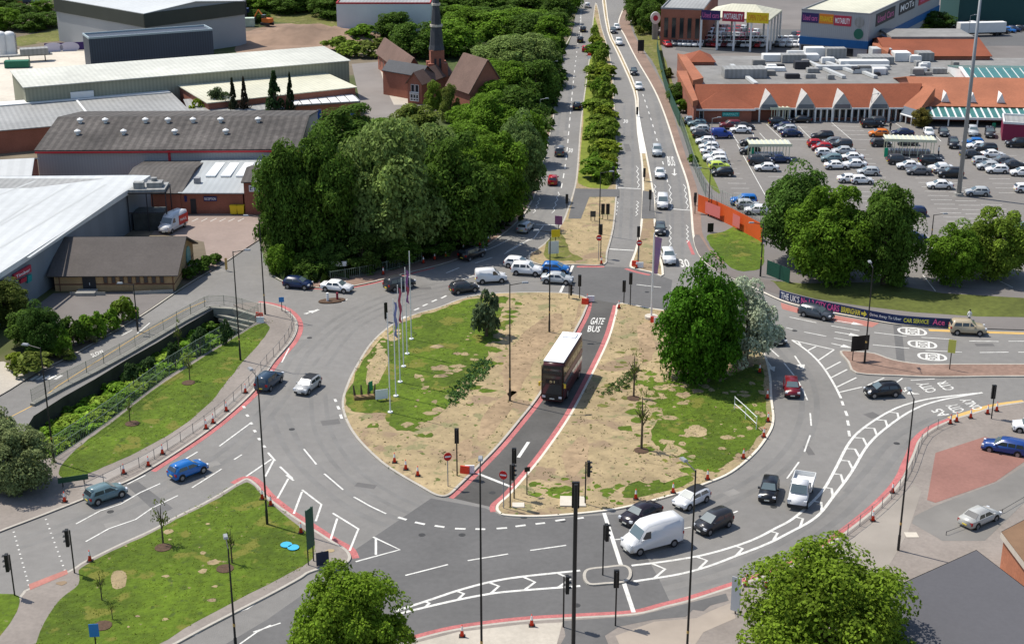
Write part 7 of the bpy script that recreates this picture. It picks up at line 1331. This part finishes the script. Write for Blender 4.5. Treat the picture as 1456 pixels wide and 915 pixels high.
# fences and railings
def fence(name, pts, h, label, cat, m, step=2.2, rails=(.15, .95), bar=None, z0=.13, pr=.035, panel=None, rr=.025, smooth=0, n_=0):
    P = [Vector(p) for p in xy(gp(cr(pts, n_, False) if n_ else pts, 0))]; e = empty(name, (P[0].x, P[0].y, z0), 0, label, cat); tot = sum((P[i] - P[i - 1]).length for i in range(1, len(P)))
    T = [tuple(p) for p in P]; n = max(1, round(tot / step)); o = P[0]
    L_ = [along(T, i / n) - o for i in range(n + 1)]
    if panel is not None:
        q = MB()
        for a, b in zip(L_, L_[1:]): d = (b - a).normalized(); s = Vector((-d.y, d.x)) * .02; q.add([(a.x - s.x, a.y - s.y, 0), (b.x - s.x, b.y - s.y, 0), (b.x - s.x, b.y - s.y, h), (a.x - s.x, a.y - s.y, h), (a.x + s.x, a.y + s.y, 0), (b.x + s.x, b.y + s.y, 0), (b.x + s.x, b.y + s.y, h), (a.x + s.x, a.y + s.y, h)], [(0, 1, 2, 3), (7, 6, 5, 4), (3, 2, 6, 7)])
        q.build('panel', panel, e)
    else:
        q = MB()
        for a, b in zip(L_, L_[1:]):
            for rz_ in rails: q.tube((a.x, a.y, h * rz_), (b.x, b.y, h * rz_), rr, n=5)
        if bar:
            k = int(tot / bar)
            for i in range(k + 1): a = along(T, min(1, i * bar / tot)) - o; q.tube((a.x, a.y, .05), (a.x, a.y, h * .98), .016, n=4)
        q.build('rails', m, e)
    for a in L_[:100]: q = MB(); q.tube((a.x, a.y, 0), (a.x, a.y, h * 1.04), pr, n=6); q.build('post', m, e)
    return e
GRN = mat('fence_green', (.10, .17, .11), .6, (1, .1)); GRF = mat('fence_grey_green', (.22, .27, .22), .6); ORH = mat('hoarding_orange', (.62, .10, .02), .6, (.3, .08)); GRH = mat('hoarding_green', (.012, .07, .045), .6, (.3, .1)); RAILM = mat('railing_grey', (.20, .19, .18), .6)
fence('mesh_fence', [(79, 652), (118, 626), (157, 599), (196, 569), (236, 539), (276, 514), (315, 491), (349, 470), (372, 457)], 2.5, 'green mesh fence between the grass bank and the sunken channel', 'fence', GRF, 3, (.02, .5, .98), .30)
fence('parapet_railing', [(46, 574), (90, 550), (136, 527), (180, 503), (223, 478), (262, 455), (298, 436), (332, 438), (368, 449)], 1.5, 'parapet railing of the bridge road above the channel', 'railing', mat('parapet_grey', (.24, .25, .19), .7), 3.2, (.05, .5, .98), .17, z0=.3)
pb = MB(); P_ = [Vector(p) for p in xy(gp([(46, 577), (90, 553), (136, 530), (180, 506), (223, 481), (262, 458), (298, 439), (332, 441), (366, 451)]))]
for a, b in zip(P_, P_[1:]): d = (b - a).normalized(); s = Vector((-d.y, d.x)) * .3; pb.add([(v.x, v.y, zz_) for zz_ in (-.9, .32) for v in (a - s, b - s, b + s, a + s)], [(3, 2, 1, 0), (4, 5, 6, 7), (0, 1, 5, 4), (1, 2, 6, 5), (2, 3, 7, 6), (3, 0, 4, 7)])
tag(pb.build('bridge_edge_beam', mat('beam_concrete', (.24, .235, .20), .85, (.3, .2))), 'stained concrete edge beam of the bridge over the sunken channel', 'bridge beam')
for i in range(3):
    a, b = G(308 + i * 4, 446 + i * 6, -.6 - .5 * i), G(362 - i * 6, 458 + i * 6, -.6 - .5 * i); q = MB(); d = (b - a).normalized(); s = Vector((-d.y, d.x, 0)) * .25; q.add([v + Vector((0, 0, h_)) for h_ in (-.4, 0) for v in (a - s, b - s, b + s, a + s)], [(3, 2, 1, 0), (4, 5, 6, 7), (0, 1, 5, 4), (1, 2, 6, 5), (2, 3, 7, 6), (3, 0, 4, 7)])
    tag(q.build('bridge_strut', MATS['beam_concrete']), 'concrete strut across the end of the channel, %s from the top' % ORD[i], 'bridge strut', 'struts across the channel')
fence('pedestrian_railing', [(406, 446), (417, 460), (410, 482), (394, 503), (378, 520), (352, 552), (318, 584), (282, 612), (242, 639), (206, 662), (176, 676), (122, 702)], 1.15, 'grey pedestrian guard railing along the left footway kerb', 'railing', RAILM, 2.4, (.1, .97), None, n_=3)
fence('pedestrian_railing', [(1352, 603), (1325, 615), (1311, 630), (1304, 648), (1297, 668), (1288, 685), (1272, 705), (1246, 730), (1214, 755), (1188, 774), (1158, 792), (1124, 810), (1098, 821), (1062, 834)], 1.15, 'grey pedestrian guard railing along the lower right kerb', 'railing', RAILM, 2.4, (.1, .97), None, n_=3)
fence('pedestrian_railing', [(470, 401), (520, 393), (560, 384), (600, 372)], 1.5, 'grey green railing at the foot of the roadside wood', 'railing', GRF, 2.4, (.1, .97), .3)
fence('mesh_fence', [(398, 381), (420, 385), (445, 390), (468, 394)], 1.9, 'low green mesh fence behind the two cars at the side road', 'fence', GRN, 2.4, (.02, .5, .98), .22)
fence('site_hoarding', [(992, 301), (1020, 312), (1050, 327), (1083, 345)], 2.9, 'orange site hoarding between the lawn and the car park', 'hoarding', ORH, 5, panel=ORH)
q = MB(); A, B = G(1004, 306.5, .13), G(1020, 313, .13)
for (x0, y0, x1, y1) in ((1003, 306.2, 1024, 314.8), (1042, 324, 1052, 329)):
    A, B = G(x0, y0, .13), G(x1, y1, .13); d = (B - A).normalized(); n_ = Vector((d.y, -d.x, 0)) * .12; q.add([A + n_ + Vector((0, 0, .5)), B + n_ + Vector((0, 0, .5)), B + n_ + Vector((0, 0, 2.5)), A + n_ + Vector((0, 0, 2.5))], [(0, 1, 2, 3)])
tag(q.build('hoarding_poster', mat('poster_pink', (.62, .17, .15), .6)), 'faded pink posters on the orange site hoarding', 'poster')
fence('mesh_fence', [(966, 178), (975, 205), (985, 238), (995, 262), (1004, 283), (1035, 297), (1060, 308), (1090, 326), (1100, 345)], 2.6, 'grey green mesh fence between the verge and the car park', 'fence', GRF, 3.2, (.02, .5, .98), .55)
fence('site_hoarding', [(934, 72), (938, 95), (945, 125), (954, 152), (966, 180)], 2.8, 'dark green hoarding along the verge of the right carriageway', 'hoarding', GRH, 5, panel=GRH)
fence('site_hoarding', [(1090, 391), (1100, 398), (1122, 404)], 2.2, 'dark green hoarding panel behind the silvery tree', 'hoarding', GRH, 5, panel=GRH)
fence('barrier_rail', [(1044, 583), (1052, 588), (1062, 600), (1075, 612)], 1.6, 'white double rail barrier at the right rim of the island', 'barrier', WPOLE, 2.6, (.45, .95), None, rr=.045)
fence('low_wall', [(100, 421), (150, 421)], .5, 'low brick wall in front of the hall entrance', 'wall', CONCRETE, 4, panel=CONCRETE); fence('low_wall', [(190, 420), (246, 417)], .5, 'low wall below the slit windows of the hall', 'wall', CONCRETE, 4, panel=CONCRETE)
fence('yard_wall', [(1345, 762), (1372, 752), (1420, 733), (1456, 712)], .4, 'low dark rail beside the silver saloon', 'rail', TRIMD, 4, (.9,), None)
# long advertising banner on the wall by the right arm
BP = [(1108, 424), (1125, 429), (1145, 434), (1170, 440), (1200, 446), (1235, 453), (1270, 459), (1300, 462), (1330, 464), (1365, 466), (1384, 467)]
P_ = [Vector(p) for p in xy(gp(cr(BP, 3, False), .13))]; T_ = [tuple(p) for p in P_]; hb = zat(G(1200, 446, .13), 435.5); o = P_[0]
bn = empty('advertising_banner', (o.x, o.y, .13), 0, 'long navy advertising banner with white, pink and yellow lettering beside the right arm', 'banner')
q = MB()
for a, b in zip(P_, P_[1:]): a, b = a - o, b - o; q.add([(a.x, a.y, 0), (b.x, b.y, 0), (b.x, b.y, hb), (a.x, a.y, hb), (a.x, a.y + .1, 0), (b.x, b.y + .1, 0), (b.x, b.y + .1, hb), (a.x, a.y + .1, hb)], [(0, 1, 2, 3), (7, 6, 5, 4), (3, 2, 6, 7)])
bo = q.build('banner_cloth', mat('banner_navy', (.012, .03, .10), .6), bn)
def btext(t, x0, x1, m, lo=.2, hi=.8):
    tot = sum((P_[i] - P_[i - 1]).length for i in range(1, len(P_))); V_, F_ = text_mesh(t); ta = (x0 - 1108) / 276; tb_ = (x1 - 1108) / 276; q = MB(); vs = []
    for u, v in V_: p = along(T_, ta + (tb_ - ta) * u) - o; vs.append((p.x + .02, p.y - .05, hb * (lo + (hi - lo) * v)))
    q.add(vs, F_); q.build('lettering', m, bo)
BW = mat('letters_white', (.8, .8, .8), .6); BPK = mat('letters_pink', (.75, .12, .35), .6); BYL = mat('letters_yellow', (.75, .72, .08), .6)
btext('THE UK\'S', 1110, 1141, BW, .1, .9); btext('No.1 2 CITY CARS', 1144, 1202, BPK, .1, .9); btext('BIRMINGHAM', 1205, 1232, BYL, .15, .85)
q = MB(); vs = []
for x, v in ((1234, .35), (1238, .35), (1238, .1), (1242, .5), (1238, .9), (1238, .65), (1234, .65)): p = along(T_, (x - 1108) / 276) - o; vs.append((p.x, p.y - .06, hb * v))
q.add(vs, [tuple(range(7))]); q.build('arrow', BYL, bo)
btext('Drive Away To Uber', 1246, 1289, BW, .3, .75); btext('CAR SERVICE', 1292, 1325, BYL, .25, .75); btext('Ace', 1330, 1346, BPK, .2, .9); btext('AXA', 1362, 1380, BW, .2, .8)
# trolley shelters
for i, (a, b, h) in enumerate([((1067, 228), (1122, 228), 2.6), ((1259, 222), (1327, 224), 2.8), ((1096, 174), (1120, 174), 2.6)]):
    A, B = G(*a, .14), G(*b, .14); w = (B - A).length; e = empty('trolley_shelter', tuple(A), math.atan2(B.y - A.y, B.x - A.x), 'glass trolley shelter with cream roof rim, %s' % ['near the left end of the car park', 'in the middle of the car park', 'in front of the first gabled entrance'][i], 'trolley shelter', 'trolley shelters'); h *= 1.15
    q = MB(); q.box(-.3, w + .3, -.2, 3.8, h, h + .12); q.build('roof', mat('polycarbonate', (.52, .54, .47), .4), e); q = MB(); [q.box(x, x + .12, y, y + .12, 0, h) for x in np.linspace(0, w - .12, 7) for y in (0, 3.4)]; [q.box(x, x + .25, -.25, 3.85, h + .122, h + .25) for x in np.arange(-.3, w, .9)]; q.box(-.35, w + .35, -.35, -.22, h - .25, h + .3); q.build('frame', mat('frame_cream', (.62, .62, .45), .6), e)
    q = MB(); [q.box(.2 + k * .5, .55 + k * .5, .8, 3.0, .3, 1.0) for k in range(int(w / .5) - 1)]; q.build('trolleys', RIM, e)
for i, (x, y) in enumerate(((1069, 226), (1259, 226), (1412, 190))): board('green_flag_sign', x, y, .7, .4, 2.2, 0, mat('sign_bright_green', (.01, .35, .18), .5), ['green upright sign at the left trolley shelter', 'green upright sign at the middle trolley shelter', 'green upright sign before the arcade kiosk'][i], 'sign', 1)
# yellow skip bins in the yard
for i, x in enumerate((333, 343)): 
    e = empty('wheeled_bin', tuple(G(x, 304.5, .15)), 0, '%s of two yellow wheeled bins by the brick wall of the yard' % ['left', 'right'][i], 'bin', 'yellow bins'); q = MB(); q.add([(x_, y_, z_) for z_, k in ((.15, .85), (1.5, 1)) for x_, y_ in ((-.6 * k, -.5 * k), (.6 * k, -.5 * k), (.6 * k, .5 * k), (-.6 * k, .5 * k))], [(3, 2, 1, 0), (4, 5, 6, 7), (0, 1, 5, 4), (1, 2, 6, 5), (2, 3, 7, 6), (3, 0, 4, 7)]); q.build('bin_body', YSIGN, e); q = MB(); q.box(-.64, .64, -.54, .54, 1.503, 1.62); q.build('lid', YSIGN, e)
# water filled barriers (red and white) at the roadworks
def barriers(P, label):
    for i, (x, y) in enumerate(P):
        e = empty('works_barrier', tuple(G(x, y, .13)), .3 * ((i % 3) - 1), label % ORD[i], 'barrier', 'red and white works barriers'); q = MB(); q.add([(x_, y_, z_) for z_, k in ((0, 1), (1.0, .35)) for x_, y_ in ((-.7, -.3 * k), (.7, -.3 * k), (.7, .3 * k), (-.7, .3 * k))], [(3, 2, 1, 0), (4, 5, 6, 7), (0, 1, 5, 4), (1, 2, 6, 5), (2, 3, 7, 6), (3, 0, 4, 7)]); q.build('barrier_body', CONE_O if i % 2 == 0 else CONE_W, e); e.scale = (.7, .7, .8)
barriers([(930, 458), (935, 459), (940, 458)], 'works barrier at the foot of the white banner pole, %s from the left'); barriers([(832, 432), (840, 428)], 'works barrier at the bus lane mouth on the left, %s from the left')
barriers([(661, 672), (668, 671)], 'works barrier beside the bus lane exit signal, %s from the left'); barriers([(369, 452), (370, 458)], 'works barrier at the bridge corner, %s from the top'); barriers([(838, 80), (839, 76), (840, 72), (838, 84)], 'red works barrier in the far median, %s counted')
barriers([(903, 378), (910, 380)], 'works barrier at the splitter tip, %s from the left')
# small things on the ground
for i, (x, y) in enumerate(((407, 774), (417, 778))):
    q = MB(); q.prism([(.55 * math.cos(t), .55 * math.sin(t)) for t in [j * math.pi / 8 for j in range(16)]], 0, .05); o = q.build('fallen_road_sign', mat('sign_cyan', (.05, .38, .62), .5), loc=tuple(G(x, y, .2))); tag(o, 'round blue sign disc lying on the triangle lawn, %s of the two' % ['left', 'right'][i], 'road sign', 'fallen blue sign discs')
q = MB(); q.prism([(-1.3, -1), (1.3, -1.1), (1.2, 1), (-1.2, 1.1)], 0, .12); tag(q.build('concrete_pad', CONCRETE_PALE, loc=tuple(G(814, 713, .14))), 'pale concrete pad on the bare soil behind the signal mast', 'concrete pad')
q = MB(); q.prism([(-.6, -.5), (.6, -.5), (.6, .5), (-.6, .5)], 0, .08); tag(q.build('utility_cover', CONCRETE_PALE, loc=tuple(G(737, 718, .14))), 'square pale utility cover near the bus lane tip', 'cover')
q = MB(); q.prism([(-.6, -.5), (.6, -.5), (.6, .5), (-.6, .5)], 0, .03); tag(q.build('utility_cover', CONCRETE_PALE, loc=tuple(G(1296, 760, .14))), 'square pale cover on the lower right pavement beside the lamp post', 'cover')
# planting sculpture on the island: small timber trough with figures
e = empty('planting_display', tuple(G(518, 566, .14)), .2, 'small timber planting display on the left rim of the island', 'planter'); q = MB(); q.box(-1.2, 1.2, -.4, .4, 0, .35); q.build('trough', mat('timber_orange', (.20, .13, .06), .8), e); q = MB(); [q.tube((x, 0, .5), (x * 1.1, .1, 1.7), .16, .07, n=7) for x in (-1.1, -.3, .5, 1.2)]; q.build('figures', mat('timber_dark', (.08, .06, .04), .8), e)
e = empty('planted_bed', tuple(G(472, 428, .01)), .3, 'small oval bed with bollard in the mouth of the side road', 'refuge'); q = MB(); q.prism([(1.9 * math.cos(t), 1.0 * math.sin(t)) for t in [j * math.pi / 9 for j in range(18)]], 0, .15); q.build('bed', MATS['mulch'], e); q = MB(); q.tube((-.6, 0, .15), (-.6, 0, 1.3), .18, n=10); q.build('bollard', CONE_W, e); q = MB(); q.tube((.8, .2, .15), (.8, .2, 1.1), .16, n=10); q.build('bollard', mat('bollard_maroon', (.25, .02, .04), .6), e)
# people
def person(px, py, ang, top, legs, label, z=.14, bend=0):
    e = empty('person', tuple(G(px, py, z)), ang, label, 'person', None); H = 2.05
    me = bpy.data.meshes.new('body'); b = bend; J = [(0, 0, .52), (0, .05 + b * .3, .62), (b * .0, b * .5, .82), (0, b * .6, .90), (0, b * .65, .95), (.12, .06, .30), (.13, .0, .04), (-.12, -.10, .30), (-.13, -.22, .04), (.20, b * .5, .78), (.26, b * .7 + .05, .62), (.24, b * .8 + .16, .50), (-.20, b * .5, .78), (-.26, b * .4 - .05, .62), (-.24, b * .5 + .05, .50), (.14, .10, .01), (-.14, -.12, .01)]
    J = [(x * 1, y, zz_ * H) for x, y, zz_ in J]; E = [(0, 1), (1, 2), (2, 3), (3, 4), (0, 5), (5, 6), (0, 7), (7, 8), (2, 9), (9, 10), (10, 11), (2, 12), (12, 13), (13, 14), (6, 15), (8, 16)]
    R_ = [.16, .15, .17, .07, .13, .10, .06, .10, .06, .08, .06, .045, .08, .06, .045, .05, .05]; me.from_pydata(J, E, []); o = bpy.data.objects.new('body', me); COL.objects.link(o); o.parent = e
    o.modifiers.new('skin', 'SKIN'); 
    for v, rr_ in zip(me.skin_vertices[0].data, R_): v.radius = (rr_, rr_)
    me.skin_vertices[0].data[0].use_root = True; o.modifiers.new('sub', 'SUBSURF').levels = 1; me.materials.append(legs)
    bpy.context.view_layer.update(); m2 = bpy.data.meshes.new_from_object(o.evaluated_get(bpy.context.evaluated_depsgraph_get())); o.modifiers.clear(); o.data = m2
    m2.materials.clear(); m2.materials.append(legs); m2.materials.append(top); m2.materials.append(mat('skin', (.42, .26, .19), .6))
    for p in m2.polygons: zc_ = p.center.z / H; p.material_index = 2 if zc_ > .87 else (1 if zc_ > .53 else 0); p.use_smooth = True
    q = MB(); q.lathe([(.09, 0), (.13, .06), (.12, .13), (.03, .18)], 12); q.build('hair', mat('hair_dark', (.02, .015, .01), .8), e, loc=(0, bend * .65, .93 * H)); return e
CL = lambda n, c: mat(n, c, .85)
person(1377, 461, -.4, CL('cloth_white', (.7, .7, .68)), CL('cloth_dark', (.04, .04, .05)), 'person in white top bending by the railing above the beige car', bend=.35); person(1265.5, 187, 0, CL('cloth_black', (.02, .02, .02)), MATS['cloth_dark'], 'person in black walking before the third gabled entrance'); person(1281, 208, .6, CL('cloth_red', (.4, .03, .03)), MATS['cloth_dark'], 'person in red top standing between the cars in the aisle')
person(1334, 222, 1, MATS['cloth_white'], MATS['cloth_dark'], 'person in white top beside the middle trolley shelter'); person(988, 292, .3, CL('cloth_navy', (.02, .03, .08)), MATS['cloth_dark'], 'person in navy walking on the brown verge', z=.14); person(1405, 193, .5, MATS['cloth_black'], MATS['cloth_dark'], 'person in black by the green sign before the kiosk')
